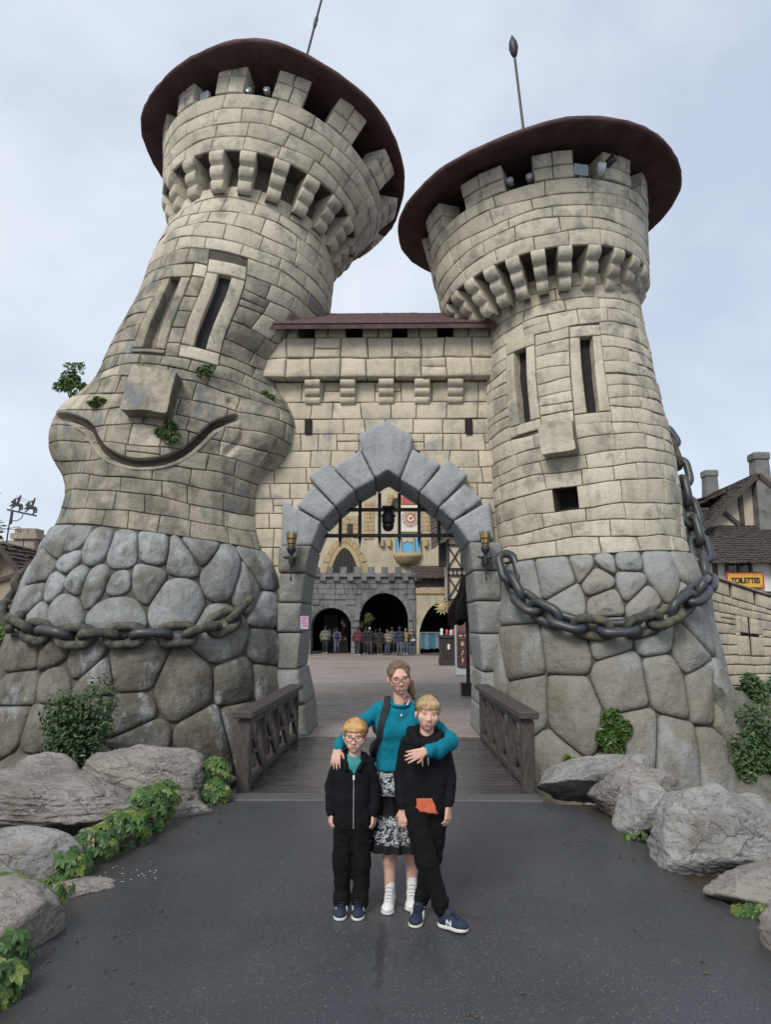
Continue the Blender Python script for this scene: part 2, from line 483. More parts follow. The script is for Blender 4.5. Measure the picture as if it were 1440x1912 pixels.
def poly_stone(name, P, poly, mat, parent, h=.12, gap=.02, depth=.05, rnd=.14, smooth=2, step=.14, dome=.03, wob=.02, bottom=None, label=None):
    """one irregular rounded stone with outline poly (metres on the surface)"""
    p = np.array(poly, float)
    A = .5 * np.sum(p[:, 0] * np.roll(p, -1, 0)[:, 1] - np.roll(p, -1, 0)[:, 0] * p[:, 1])
    if A < 0: p = p[::-1]; A = -A
    p = subdiv(p, step); p = chaikin(p, smooth) if smooth else p
    if len(p) > 60: p = p[::2]
    c = p.mean(0); n = len(p)
    dm = np.percentile(np.linalg.norm(p - c, axis=1), 20)
    rnd = min(rnd, dm * .6)
    rings = [(gap, -depth), (gap, .30 * h), (gap + .18 * rnd, .66 * h), (gap + .5 * rnd, .92 * h), (gap + rnd, h)]
    q0 = inset(p, gap); pts = [q0 if r <= gap else c + (q0 - c) * (1 - (r - gap) / dm) for r, _ in rings]; hs = [np.full(n, x) for _, x in rings]
    last = pts[-1]
    for s, e in ((.66, dome * .6), (.3, dome)):
        pts.append(c + (last - c) * s); hs.append(np.full(n, h + e))
    k = RND.random() * 40
    U = np.concatenate(pts + [c[None]]); H = np.concatenate(hs + [np.array([h + dome])])
    nz = vnoise(np.stack([U[:, 0] * 2.2 + k, U[:, 1] * 2.2, 0 * U[:, 0] + k], -1), 1, 3)
    H = H + (H > 0) * nz * wob * np.clip(H / h, 0, 1) * 2
    v = P(U[:, 0], U[:, 1], H)
    F = []
    m = len(pts)
    for i in range(m - 1):
        for j in range(n):
            l = (j + 1) % n
            F.append((i * n + j, i * n + l, (i + 1) * n + l, (i + 1) * n + j))
    for j in range(n): F.append(((m - 1) * n + j, (m - 1) * n + (j + 1) % n, m * n))
    return obj(name, v, F, mat, parent, label=label)

def voronoi(seeds, box, jitter=.0):
    x0, y0, x1, y1 = box; out = []
    S = np.array(seeds, float)
    for i, s in enumerate(S):
        poly = [np.array(q, float) for q in ((x0, y0), (x1, y0), (x1, y1), (x0, y1))]
        o = np.argsort(((S - s) ** 2).sum(1))[1:26]
        for j in o:
            mid = (S[j] + s) / 2; d = S[j] - s
            new = []
            for a, b in zip(poly, poly[1:] + poly[:1]):
                fa, fb = (a - mid) @ d, (b - mid) @ d
                if fa <= 0: new.append(a)
                if fa * fb < 0: new.append(a + (b - a) * (fa / (fa - fb)))
            poly = new
            if len(poly) < 3: break
        if len(poly) >= 3: out.append((i, poly))
    return out

def fill_seeds(given, box, d, rnd, big=0):
    S = [tuple(g) for g in given]; x0, y0, x1, y1 = box
    for _ in range(6000):
        p = (rnd.uniform(x0, x1), rnd.uniform(y0, y1))
        if all((p[0] - q[0]) ** 2 + (p[1] - q[1]) ** 2 > d * d for q in S): S.append(p)
    return S

def line_fn(v, amp, rnd):
    f = [(rnd.uniform(1.5, 3), rnd.uniform(0, 6), amp * .5), (rnd.uniform(4, 7), rnd.uniform(0, 6), amp * .35), (rnd.uniform(9, 15), rnd.uniform(0, 6), amp * .18)]
    def g(u):
        u = np.asarray(u, float); o = v + 0 * u
        for a, b, c in f: o = o + c * np.sin(a * u + b)
        return o
    return g
def slant(u0, k, vm): return lambda v: u0 + k * (np.asarray(v, float) - vm)

def lay_courses(P, Rf, vl, amp, u0, u1, wmin, wmax, rnd, holes, make):
    """split the surface into courses of stones that leave the holes free; calls make(uL,uR,vB,vT,um,vm)"""
    lines = [line_fn(v, amp if 0 < i < len(vl) - 1 else amp * .4, rnd) for i, v in enumerate(vl)]
    for i in range(len(vl) - 1):
        vm = (vl[i] + vl[i + 1]) / 2; su = Rf(vm)
        cuts = []
        for (b, t, l, r) in holes:
            if vl[i] < t - .05 and vl[i + 1] > b + .05: cuts.append((l, r))
        cuts.sort(key=lambda c: float(c[0](vm)))
        cur = fn(u0); segs = []
        for l, r in cuts: segs.append((cur, l)); cur = r
        segs.append((cur, fn(u1)))
        for (a, b) in segs:
            ua, ub = float(a(vm)), float(b(vm)); L = (ub - ua) * su
            if L < .05: continue
            n = max(1, round(L / rnd.uniform(wmin * 1.08, wmax * .92)))
            ws = np.array([rnd.uniform(wmin, wmax) for _ in range(n)]); ws = np.cumsum(ws) / ws.sum()
            e = [a] + [slant(ua + (ub - ua) * x, rnd.uniform(-.12, .12) / su, vm) for x in ws[:-1]] + [b]
            for l, r in zip(e[:-1], e[1:]):
                uu = (float(l(vm)) + float(r(vm))) / 2
                if rnd.random() < .05 and (vl[i + 1] - vl[i]) > .27:      # a stone split in two thin ones
                    mid = line_fn(vm + rnd.uniform(-.03, .03), amp * .5, rnd)
                    make(l, r, lines[i], mid, uu, vm); make(l, r, mid, lines[i + 1], uu, vm)
                else: make(l, r, lines[i], lines[i + 1], uu, vm)

def skin(name, P, u, v, off, mat, parent, drop=None, close=False, **k):
    U, V = np.meshgrid(u, v, indexing='ij')
    p = P(U, V, off(U, V) if callable(off) else off).reshape(-1, 3); m = len(v)
    F = []
    for i in range(len(u) - 1):
        for j in range(m - 1):
            if drop and drop((u[i] + u[i + 1]) / 2, (v[j] + v[j + 1]) / 2): continue
            F.append((i * m + j, (i + 1) * m + j, (i + 1) * m + j + 1, i * m + j + 1))
    return obj(name, p, F, mat, parent, **k)

def opening(P, su, tower, l, r, b, t, fl, fr, fb, ft, mat, backmat, deep, blind=False, h=.055, sill=True):
    """a slit or hole with its frame stones, reveals and dark or blind back (edges are functions of height)"""
    if fl is not None:
        args = dict(mat=mat, parent=tower, h=h * .62, gap=.008, rnd=.02, nx=2, ny=5, wob=.008)
        if ft > t + .02: grid_block('lintel', P, su, fl, fr, t, ft, **{**args, 'ny': 2})
        if fb < b - .02: grid_block('sill', P, su, fl, fr, fb, b, **{**args, 'ny': 2})
        grid_block('jamb', P, su, fl, l, b, t, **args)
        grid_block('jamb', P, su, r, fr, b, t, **args)
    vs = np.linspace(b, t, 7); V = []; F = []
    offs = (h * .45, -deep)
    for v in vs:
        for o in offs:
            for e in (l, r): V.append(P(float(e(v)), v, o))
    for i in range(6):
        q = i * 4; n = q + 4
        F += [(q, q + 2, n + 2, n), (q + 1, n + 1, n + 3, q + 3)]
    F += [(0, 1, 3, 2), (24, 26, 27, 25)]
    obj('reveal', V, F, mat, tower, smooth=False)
    V = []; F = []
    for i, v in enumerate(vs):
        for e in (l, r): V.append(P(float(e(v)), v, -deep + .01 + .012 * math.sin(i * 2.1)))
    for i in range(6): F.append((2 * i, 2 * i + 1, 2 * i + 3, 2 * i + 2))
    obj('shutter' if not blind else 'blind_panel', V, F, backmat, tower)  # black cloth on the left tower; painted dark for inner shade on the right

def corbel_mesh(P, su, th, w, vb, vt, r0, r1, mat, parent):
    """three stacked rolls growing outward; sides flat"""
    prof = [(r0, vb)]
    H = vt - vb; n = 3
    for i in range(n):
        z0 = vb + H * i / n; z1 = vb + H * (i + 1) / n
        ra = r0 + (r1 - r0) * ((i + .55) / n); rb = r0 + (r1 - r0) * ((i + 1.0) / n)
        for s in (0.02, .22, .5, .78, .97):
            bul = math.sin(math.pi * s) * .045
            prof.append((ra + (rb - ra) * s + bul, z0 + (z1 - z0) * s))
    prof.append((r1 - .06, vt + .02))
    half = w / 2 / su; us = [-half, -half * .96, -half * .8, half * .8, half * .96, half]
    dr = [-.03, -.006, 0, 0, -.006, -.03]
    V = []; F = []
    n = len(prof)
    for u, d in zip(us, dr):
        for r, z in prof: V.append(P(th + u, z, r + d))
    nu = len(us)
    for i in range(nu - 1):
        for j in range(n - 1): F.append((i * n + j, (i + 1) * n + j, (i + 1) * n + j + 1, i * n + j + 1))
    for side, base in ((0, 0), (1, (nu - 1) * n)):
        k = len(V)
        V += [P(th + us[side * (nu - 1)], z, r0 - .12) for r, z in prof]
        for j in range(n - 1): F.append((base + j, base + j + 1, k + j + 1, k + j) if side == 0 else (base + j, k + j, k + j + 1, base + j + 1))
    return obj('corbel', V, F, mat, parent)

def build_tower(cfg):
    T = thing(cfg['name'], cfg['label'], 'tower', cfg['base'])
    T.rotation_euler = (0, 0, 0)
    root_inv = Matrix.Translation(Vector(cfg['base'])).inverted()
    start = set(bpy.data.objects)
    rnd = random.Random(cfg['seed'])
    P, PD, tab, dt = cfg['P'], cfg['PD'], cfg['tab'], cfg['dt']
    vb, v1 = cfg['vbase'], cfg['vtop']
    Rf = lambda v: float(herm(tab, np.array(float(v)))[5])
    holes = cfg['holes']
    def dropf(u, v):
        for o in cfg['openings']:
            if o['b'] - .02 < v < o['t'] + .02:
                l, r = float(o['l'](v)), float(o['r'](v))
                if l - .02 < u < r + .02: return True
        return False
    us = np.radians(np.arange(-180, 181, 1.5)); vs = np.arange(tab[0, 0], v1 + .3, .08)
    def coff(U, V):
        o = np.where(V < vb, -.012, -.008)
        if cfg.get('groove'):
            _, d = l_groove(U, V); o = o - .24 * np.exp(-(d / .22) ** 2)
        return o
    skin('tower_core', P, us, vs, coff, M['core'], T, dropf)
    # squared stones
    blocks = []
    def make(l, r, b, t, um, vm):
        mats = cfg['mat'](um, vm); su = Rf(vm)
        PP = P; nx, ny, hh, dp = 2, 1, .024, .03
        if cfg.get('groove'):
            w_ = float(r(vm) - l(vm)) * su
            sp = np.array([[float(l(vm)) + (float(r(vm)) - float(l(vm))) * a, vm + q] for a in (0, .25, .5, .75, 1) for q in (-.16, 0, .16)])
            if l_groove(sp[:, 0], sp[:, 1])[1].min() < .24:
                PP = cfg['groove']; nx, ny, dp = max(4, int(w_ / .028)), 10, .2
        o = grid_block('stone_block', PP, su, l, r, b, t, mats, T, h=hh, nx=nx, ny=ny, rnd=.02, gap=.0065, wob=.014, depth=dp)
        if o: blocks.append((abs(um - cfg['face']), o))
    span = cfg['span']
    lay_courses(P, Rf, cfg['courses'], .05, -span, span, .44, .80, rnd, holes, make)
    # drum courses
    su = cfg['drumR']; dn = cfg['drum_v']; k = cfg['drum_h']
    PDs = lambda u, v, off=0.: PD(u, v, off)
    def maked(l, r, b, t, um, vm):
        o = grid_block('stone_block', PDs, su, l, r, b, t, cfg['drum_mat'], T, h=.024, nx=2, ny=1, rnd=.02, gap=.0065, sv=k, wob=.011, depth=.06)
        if o: blocks.append((abs(um - cfg['face']), o))
    lay_courses(PDs, lambda v: su, dn, .05, -span, span, .55, .9, rnd, [], maked)
    for (a, b) in cfg['merlons']:
        a *= D2; b *= D2; m = a + (b - a) * rnd.uniform(.42, .58); rows = cfg['mer_rows']
        for i in range(len(rows) - 1):
            mm = m + rnd.uniform(-.02, .02)
            for (x, y) in ((a, mm), (mm, b)):
                grid_block('merlon_stone', PDs, su, x, y, rows[i] + .005, rows[i + 1], cfg['drum_mat'], T, h=.03, nx=1, ny=1, rnd=.025, gap=.007, sv=k, depth=.42)
    blocks.sort(key=lambda x: x[0])
    extra = [o for _, o in blocks[299:]]
    if extra:
        V = []; F = []
        for o in extra:
            n = len(V); V += [tuple(v.co) for v in o.data.vertices]; F += [tuple(i + n for i in p.vertices) for p in o.data.polygons]
            bpy.data.objects.remove(o)
        obj('side_stones', V, F, cfg['drum_mat'], T, kind='stuff')
    # drum core, floor, inner dark wall
    us = np.radians(np.arange(-180, 181, 3))
    skin('drum_core', PD, us, np.linspace(0, 1, 5), -.02, M['core'], T)
    ring = lambda v, off: [tuple(PD(u, v, off)) for u in us[:-1]]
    n = len(us) - 1
    V = ring(0, -.02) + ring(-0.0, -.62); F = [(i, n + i, n + (i + 1) % n, (i + 1) % n) for i in range(n)]
    obj('drum_underside', V, F, M['core'], T)
    V = ring(1, -.0) + ring(1, -2.0); obj('battlement_floor', V, F, M['core'], T)
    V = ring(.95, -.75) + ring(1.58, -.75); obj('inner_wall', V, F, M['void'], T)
    # corbels between shaft and drum
    for th in cfg['corbels']:
        th *= D2
        top = np.array(PD(th, 0., 0.)); 
        # bottom on the shaft: local blend between shaft and drum ring
        q, N, d = ring_frame(dt, np.array(th), np.array(0.))
        c = q[:3]; ax = N; R1 = q[5] + .0; R0 = cfg['neckR']; hh = cfg['corb_h']
        def PC(u, z, r, c=c, ax=ax):
            _, _, dd = ring_frame(dt, np.array(u, float), np.array(0.))
            return c + ax * z + dd * r
        corbel_mesh(PC, 2.0, th, cfg['corb_w'], -hh, 0.02, R0, R1 + .015, cfg['drum_mat'], T)
    # openings
    for o in cfg['openings']:
        opening(P, Rf((o['b'] + o['t']) / 2), T, o['l'], o['r'], o['b'], o['t'], o.get('fl'), o.get('fr'), o.get('fb'), o.get('ft'), o['mat'], o['back'], o['deep'], o.get('blind', False))
    # boulder base
    Rr = 2.4
    Pm = lambda s, v, off=0.: P(np.asarray(s) / Rr, v, off)
    seeds = [(a * D2 * Rr, b) for a, b in cfg['seeds']]
    box = (-112 * D2 * Rr, tab[0, 0], 112 * D2 * Rr, vb)
    S = fill_seeds(seeds, box, cfg['fill'], rnd); q_ = cfg['squash']
    for i, poly in voronoi([(a, b * q_) for a, b in S], (box[0], box[1] * q_, box[2], box[3] * q_)):
        poly = [np.array((p[0], p[1] / q_)) for p in poly]
        poly_stone('base_boulder', Pm, poly, cfg['bmat'](S[i][0] / Rr, S[i][1]), T, h=rnd.uniform(.07, .11), gap=.010, depth=.045, rnd=.17, smooth=2, step=.24, wob=.025)
    # roof
    c, N, R, ap = cfg['roof']
    c = np.array(c); N = np.array(N) / np.linalg.norm(N)
    e1 = np.cross([0, 1., 0], N); e1 /= np.linalg.norm(e1); e2 = np.cross(N, e1)
    nseg = 96; V = []
    prof = [(.0, .06), (.62, .05), (.80, .035), (.93, .01), (.985, .0), (1., .03), (1., .085), (.975, .12), (.7, .45), (.35, .95), (.0, ap)]
    wph = cfg['roof_wave']
    for r, z in prof:
        for s in range(nseg):
            t = 2 * math.pi * s / nseg
            wv = sum(a * math.sin(f * t + p) for f, p, a in wph) * r ** 3
            jt = (rnd.uniform(-.004, .004) if r >= .985 else 0)
            rr = r * R * (1 + wv * .35 + jt)
            V.append(c + rr * (math.sin(t) * e1 - math.cos(t) * e2) + N * (z + wv * 1.1))
    F = [(i * nseg + s, i * nseg + (s + 1) % nseg, (i + 1) * nseg + (s + 1) % nseg, (i + 1) * nseg + s) for i in range(len(prof) - 1) for s in range(nseg)]
    roof = obj('roof', V, F, M['roof'], T)
    rod = MB(); L = cfg['rod']
    q0 = c + N * (ap - .1); rv = np.array(cfg['rod_dir']); rv = rv / np.linalg.norm(rv)
    rod.tube([q0, q0 + rv * (L - ap + .1)], .028, 8)
    ro = rod.build('finial_rod', M['iron'], T)
    kn = MB(); Q = Vector(rv).to_track_quat('Z', 'Y').to_matrix().to_4x4()
    for z, prof_ in cfg['knob']:
        kn.lathe(prof_, 10, Matrix.Translation(Vector(c + rv * 0 + N * ap + rv * (z - ap))) @ Q)
    kn.build('finial_knob', M['iron'], ro, smooth=True)
    for o in set(bpy.data.objects) - start:
        if o.parent is T: o.matrix_parent_inverse = root_inv
    return T

lin = lambda v0, a, v1, b: (lambda v: (a + (b - a) * (np.asarray(v, float) - v0) / (v1 - v0)) * D2)
# left tower: slits lean with the tower
ls1 = dict(b=6.70, t=7.92, l=lin(6.7, -17, 7.92, -23.5), r=lin(6.7, -9.5, 7.92, -16.5), fb=6.62, ft=8.16, fl=lin(6.6, -24.5, 8.16, -30.5), fr=lin(6.6, -2.5, 8.16, -12), mat=M['worn'], back=M['worn'], deep=.16, blind=True)
ls2 = dict(b=6.84, t=8.03, l=lin(6.84, 11.3, 8.03, 3.7), r=lin(6.84, 17.7, 8.03, 10.7), fb=6.62, ft=8.27, fl=lin(6.62, 5, 8.27, -4.5), fr=lin(6.62, 27.5, 8.27, 17), mat=M['cream'], back=M['cloth_black'], deep=.10)
def frame_hole(o): return (o['fb'], o['ft'], o['fl'], o['fr'])
def l_mat(u, v):
    if v > 8.4: return M['cream']
    if v > 7.4: return M['cream'] if (u > -.15 and RND.random() < .62) else M['worn']
    return M['worn'] if RND.random() < (.93 if u < .75 else .8) else M['cream']
lc = [3.52, 3.84, 4.14, 4.44, 4.72, 5.02, 5.32, 5.6, 5.9, 6.2, 6.4, 6.62, 6.86, 7.1, 7.36, 7.62, 7.9, 8.16, 8.42, 8.68, 8.94, 9.2, 9.45, 9.72]
LSEED = [(-37.0, 3.16), (-27.0, 3.24), (-14.5, 3.09), (-2.0, 3.06), (10.5, 3.18), (22.0, 3.14), (28.5, 3.37), (39.0, 2.93), (61.0, 3.06), (-39.0, 2.74), (-24.5, 2.88), (-27.0, 2.48), (-18.0, 2.61), (-8.5, 2.6), (0.0, 2.58), (9.5, 2.71), (22.0, 2.44), (52.5, 2.71), (61.5, 2.4), (-38.0, 2.29), (-20.5, 2.16), (1.5, 2.2), (41.5, 1.95), (61.5, 1.69), (-33.0, 1.96), (-19.0, 1.44), (-8.0, 1.33), (9.5, 1.25), (-32.0, 1.36), (-30.5, 0.89), (-16.0, 1.05), (-2.0, 1.07), (27.0, 0.98), (48.5, 1.06), (11.0, 0.61), (-16.5, 0.29), (0.0, 0.6), (15.5, 0.21), (35.5, 0.27), (-29.0, 0.29), (-18.5, -0.41), (-7.5, -0.2), (30.0, -.3), (7.5, -0.25), (60.5, 1.11), (50, 0.5)]
RSEED = [(-56.0, 2.55), (-33.0, 2.82), (-18.0, 3.05), (-9.0, 3.09), (3.5, 3.02), (-13.0, 2.71), (3.0, 2.62), (19.5, 2.83), (44.5, 2.9), (-29.5, 2.32), (-11.0, 2.29), (7.0, 2.28), (37.0, 2.07), (-55.5, 1.51), (-30.0, 1.7), (-11.0, 1.87), (12.0, 1.83), (28.5, 1.46), (-30.5, 0.63), (-7.5, 1.04), (13.0, 1.03), (-42.5, -0.29), (-5.0, 0.14), (7.5, -0.07), (31.0, 0.81), (-12, -0.6), (41.0, 0.44), (28.0, -0.29), (-53.5, 0.7)]
def lb_mat(u, v): return M['boulder_l' if v + RND.uniform(-.5, .5) > 1.7 else 'boulder_l2']
KN_L = [(4.35, [(.02, -.25), (.05, -.05), (.028, 0), (.05, .05), (.02, .25)])]
left_tower = build_tower(dict(name='castle_tower', label='larger leaning castle tower on the left with a stone face, square nose and grin', base=(-4.75, 14, 0), seed=3,
    P=PL, PD=PLD, tab=LT, dt=LD, vbase=3.52, vtop=10.2, holes=[frame_hole(ls1), frame_hole(ls2)], openings=[ls1, ls2], groove=PLg, mat=l_mat, face=0.1,
    span=108 * D2, courses=lc, drumR=2.2, drum_v=[0, .24, .5, .76, 1.0], drum_h=1.0, drum_mat=M['cream'],
    merlons=[(-75, -61), (-47.5, -34.5), (-21.5, -7.5), (5.5, 19.5), (32, 47), (61, 75), (88, 102), (-102, -88), (115, 129), (-129, -115), (142, 156), (-156, -142), (169, 183)],
    mer_rows=[1.0, 1.3, 1.62], corbels=[-94, -76, -54, -34, -15, 2.5, 20.5, 39, 57, 75, 93, 111], neckR=1.66, corb_h=.66, corb_w=.30, seeds=LSEED, fill=1.0, squash=.9, bmat=lb_mat,
    roof=((-2.6, 14.35, 11.74), (.171, .14, 1), 2.93, 1.3), roof_wave=[(2, 1.0, .05), (3, .4, .05), (5, 2., .03), (9, 1., .008)], rod=5.6, rod_dir=(.171, .14, 1), knob=KN_L))

rs1 = dict(b=5.64, t=7.06, l=lin(5.64, -47.5, 7.06, -48.5), r=lin(5.64, -40, 7.06, -39), fb=5.44, ft=7.31, fl=lin(5.44, -56, 7.31, -55), fr=lin(5.44, -33.5, 7.31, -32.5), mat=M['cream'], back=M['void'], deep=.15)
rs2 = dict(b=5.58, t=7.03, l=lin(5.58, -6.5, 7.03, -4), r=lin(5.58, .2, 7.03, 4), fb=5.37, ft=7.25, fl=lin(5.37, -14.5, 7.25, -10), fr=lin(5.37, 7, 7.25, 10), mat=M['cream'], back=M['void'], deep=.15)
rh = dict(b=3.96, t=4.33, l=lin(3.9, -31.5, 4.3, -31.5), r=lin(3.9, -18, 4.3, -18), mat=M['core'], back=M['void'], deep=.35)
rc = [3.16, 3.42, 3.68, 3.96, 4.33, 4.62, 4.88, 5.13, 5.40, 5.66, 5.86, 6.05, 6.3, 6.55, 6.78, 7.02, 7.28, 7.56, 7.82, 8.06, 8.3]
KN_R = [(3.95, [(.02, -.30), (.075, -.18), (.1, -.05), (.085, .08), (.03, .2), (.005, .26)])]
right_tower = build_tower(dict(name='castle_tower', label='slimmer castle tower on the right with two dark slits and a chain round its base', base=(3.85, 13.37, 0), seed=5,
    P=PR, PD=PRD, tab=RT, dt=RD, vbase=3.16, vtop=8.6, holes=[frame_hole(rs1), frame_hole(rs2), (rh['b'], rh['t'], rh['l'], rh['r'])], openings=[rs1, rs2, rh],
    mat=lambda u, v: M['cream'], face=0., span=108 * D2, courses=rc, drumR=2.04, drum_v=[0, .2, .4, .6, .8, 1.0], drum_h=1.32, drum_mat=M['cream'],
    merlons=[(-79, -61), (-46, -24.5), (-11, 7.5), (22.5, 41.5), (53, 73), (87, 106), (-112, -94), (120, 139), (-146, -128), (153, 172), (-180, -162)],
    mer_rows=[1.0, 1.2, 1.42], corbels=[-96, -82, -68, -54, -40, -27, -14, -.5, 15, 30.5, 45, 59, 74, 90, 105], neckR=1.53, corb_h=.60, corb_w=.25, seeds=RSEED, fill=1.15, squash=.88, bmat=lambda u, v: M['boulder_r' if v + RND.uniform(-.35, .35) > 1.75 else 'boulder_r2'],
    roof=((2.93 * KR, 14.0 * KR, 8.38 * KR + 1.95), (-.087, 0.0, 1), 2.9 * KR, 1.3), roof_wave=[(2, .3, .02), (3, 1.4, .02), (5, .6, .012), (9, 2., .006)], rod=3.72, rod_dir=(-.08, 0, 1), knob=KN_R))

# noses
def nose(tower, P, name, th0, th1, v0, v1, d_top, d_bot, mat):
    n = 7; V = []; F = []
    ss = np.linspace(0, 1, n)
    idx = {}
    q00 = np.array(P((th0 + th1) / 2 * D2, (v0 + v1) / 2, 0.)); 
    a = np.array(P(th0 * D2, (v0 + v1) / 2, 0.)); b = np.array(P(th1 * D2, (v0 + v1) / 2, 0.))
    x = (b - a); w = np.linalg.norm(x); x /= w
    z = np.array(P((th0 + th1) / 2 * D2, v1, 0.)) - np.array(P((th0 + th1) / 2 * D2, v0, 0.)); h = np.linalg.norm(z); z /= h
    z = z - x * (z @ x); z /= np.linalg.norm(z); y = np.cross(x, z)
    bx = MB(); bx.box((-w / 2, -1, -h / 2), (w / 2, 1, h / 2), None, .03)
    import bmesh
    bm = bmesh.new()
    vs = [bm.verts.new(v) for v in bx.v]
    for f in bx.f: bm.faces.new([vs[i] for i in f])
    bmesh.ops.subdivide_edges(bm, edges=bm.edges, cuts=4, use_grid_fill=True)
    V = []
    for v in bm.verts:
        p = v.co; s = (p.z + h / 2) / h
        dep = -(d_bot + (d_top - d_bot) * s)
        yy = dep if p.y < 0 else .35
        nz = float(vnoise(np.array([p.x * 3 + th0, yy * 3, p.z * 3]), 1, 2)) * .03
        V.append(q00 + x * (p.x + nz) + z * (p.z + nz) + y * 1.0 * (yy + nz))
    F = [[v.index for v in f.verts] for f in bm.faces]
    bm.verts.index_update(); F = [[v.index for v in f.verts] for f in bm.faces]
    bm.free()
    o = obj(name, V, F, mat, tower, smooth=True)
    o.matrix_parent_inverse = Matrix.Translation(tower.location).inverted()
nose(left_tower, PL, 'nose', -13, 11.5, 5.46, 6.22, .20, .32, M['worn'])
nose(right_tower, PR, 'nose', -33.5, -13.8, 4.86, 5.42, .10, .30, M['cream'])

# the carved grin: a near-black strip painting shade into the groove and a rolled lower lip
gi_ = Matrix.Translation(left_tower.location).inverted()
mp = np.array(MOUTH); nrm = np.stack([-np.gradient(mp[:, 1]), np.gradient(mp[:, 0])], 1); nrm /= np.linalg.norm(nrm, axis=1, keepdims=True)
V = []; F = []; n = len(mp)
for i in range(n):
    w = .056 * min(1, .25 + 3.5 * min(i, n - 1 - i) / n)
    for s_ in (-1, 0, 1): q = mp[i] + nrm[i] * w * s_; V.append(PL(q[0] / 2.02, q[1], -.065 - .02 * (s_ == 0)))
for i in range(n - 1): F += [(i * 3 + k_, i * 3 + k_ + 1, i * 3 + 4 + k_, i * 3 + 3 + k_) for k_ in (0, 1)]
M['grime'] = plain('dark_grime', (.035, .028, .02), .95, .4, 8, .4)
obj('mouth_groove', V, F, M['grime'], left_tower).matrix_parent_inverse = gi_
m = MB(); pts = [PL((mp[i] - nrm[i] * .115)[0] / 2.02, (mp[i] - nrm[i] * .115)[1], .012) for i in range(5, n - 4)]
m.tube(pts, [.015] + [.032] * (len(pts) - 2) + [.015], 10); m.build('lower_lip', M['worn'], left_tower, smooth=True).matrix_parent_inverse = gi_

# ------------------------------------------------------------ gate wall between the towers
gate = thing('gate_wall', 'pale stone gate wall with blue-grey pointed arch between the two towers', 'gateway', (-.15, 13.6, 0))
gi = Matrix.Translation(gate.location).inverted()
before = set(bpy.data.objects)
def PWy(Y): return lambda u, v, off=0.: np.stack(np.broadcast_arrays(np.asarray(u, float), Y - np.asarray(off, float), np.asarray(v, float)), -1)
OUT_IN = [(0, 1.62), (1.16, 1.70), (2.3, 1.68), (2.9, 1.66), (3.4, 1.6), (3.8, 1.45), (4.1, 1.25), (4.4, 1.0), (4.7, .75), (5.0, .45), (5.2, .15), (5.25, .0)]
xin = lambda z: float(np.interp(z, [a for a, _ in OUT_IN], [b for _, b in OUT_IN]))
# core with the archway left open
XC = -.155
side = [(XC - xin(z), z) for z in np.linspace(0, 5.24, 16)]
for sgn, xo in ((-1, -2.75), (1, 2.2)):
    V = []; F = []
    zs = np.linspace(0, 5.24, 18)
    for z in zs:
        xi = XC + sgn * (xin(z) + .05)
        for y in (13.22, 14.44): V += [(xo, y, z), (xi, y, z)]
    for i in range(17):
        q = i * 4; n = q + 4
        F += [(q, q + 1, n + 1, n), (q + 2, n + 2, n + 3, q + 3), (q + 1, q + 3, n + 3, n + 1)]
    obj('wall_core', V, F, M['core'], gate, smooth=False)
MB().box((-2.75, 13.22, 5.24), (2.2, 14.44, 7.42)).build('wall_core', M['core'], gate)
lp1 = (5.5, 5.79, fn(-1.72), fn(-1.6)); lp2 = (5.48, 5.78, fn(1.32), fn(1.44))
arch_hole = lambda v: xin(v)
rw = random.Random(21)
wl = [2.2, 2.6, 3.0, 3.35, 3.7, 3.98, 4.26, 4.55, 4.85, 5.17, 5.5, 5.79, 6.12, 6.52]
cnt = []
def makew(l, r, b, t, um, vm):
    grid_block('stone_block', PWy(13.2), 1., l, r, b, t, M['cream_wall'], gate, h=.022, nx=2, ny=1, rnd=.02, gap=.0065, wob=.011)
for i in range(len(wl) - 1):
    vm = (wl[i] + wl[i + 1]) / 2
    hl = []
    w = xin(wl[i] - .0) + .0
    if vm < 5.3: hl.append((wl[i] - .1, wl[i + 1] + .1, fn(XC - w), fn(XC + w)))
    if i == 10: hl += [lp1, lp2]
    lay_courses(None, lambda v: 1., wl[i:i + 2], .016, -2.7, 2.0, .36, .6, rw, hl, makew)
for b, t, l, r in (lp1, lp2):
    MB().box((float(l(0)), 13.14, b), (float(r(0)), 13.19, t)).build('loophole', M['void'], gate)
def makep(l, r, b, t, um, vm):
    grid_block('parapet_stone', PWy(12.98), 1., l, r, b, t, M['cream_wall'], gate, h=.05, nx=2, ny=2, rnd=.035 if vm > 6.9 else .08, gap=.0065, depth=.24, wob=.02)
lay_courses(None, lambda v: 1., [6.54, 6.91, 7.32], .016, -2.62, 1.95, .46, .62, rw, [], makep)
xs = [-2.5, -1.86, -1.55, -.95, -.64, -.06, .22, .8, 1.1, 1.78]
for a, b in zip(xs[::2], xs[1::2]):
    m = a + (b - a) * rw.uniform(.35, .65)
    for l, r in ((a, m), (m, b)):
        grid_block('merlon_stone', PWy(13.0), 1., l, r, 7.325, 7.62, M['cream_wall'], gate, h=.04, nx=1, ny=1, rnd=.04, gap=.008, depth=.4)
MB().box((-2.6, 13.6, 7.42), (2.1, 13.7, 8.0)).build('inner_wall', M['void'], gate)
for x in (-1.58, -.91, -.18, .5, 1.13):
    corbel_mesh(lambda u, z, r: np.array([u, 13.2 - r, z]), 1., x, .29, 6.07, 6.53, .0, .2, M['cream_wall'], gate)
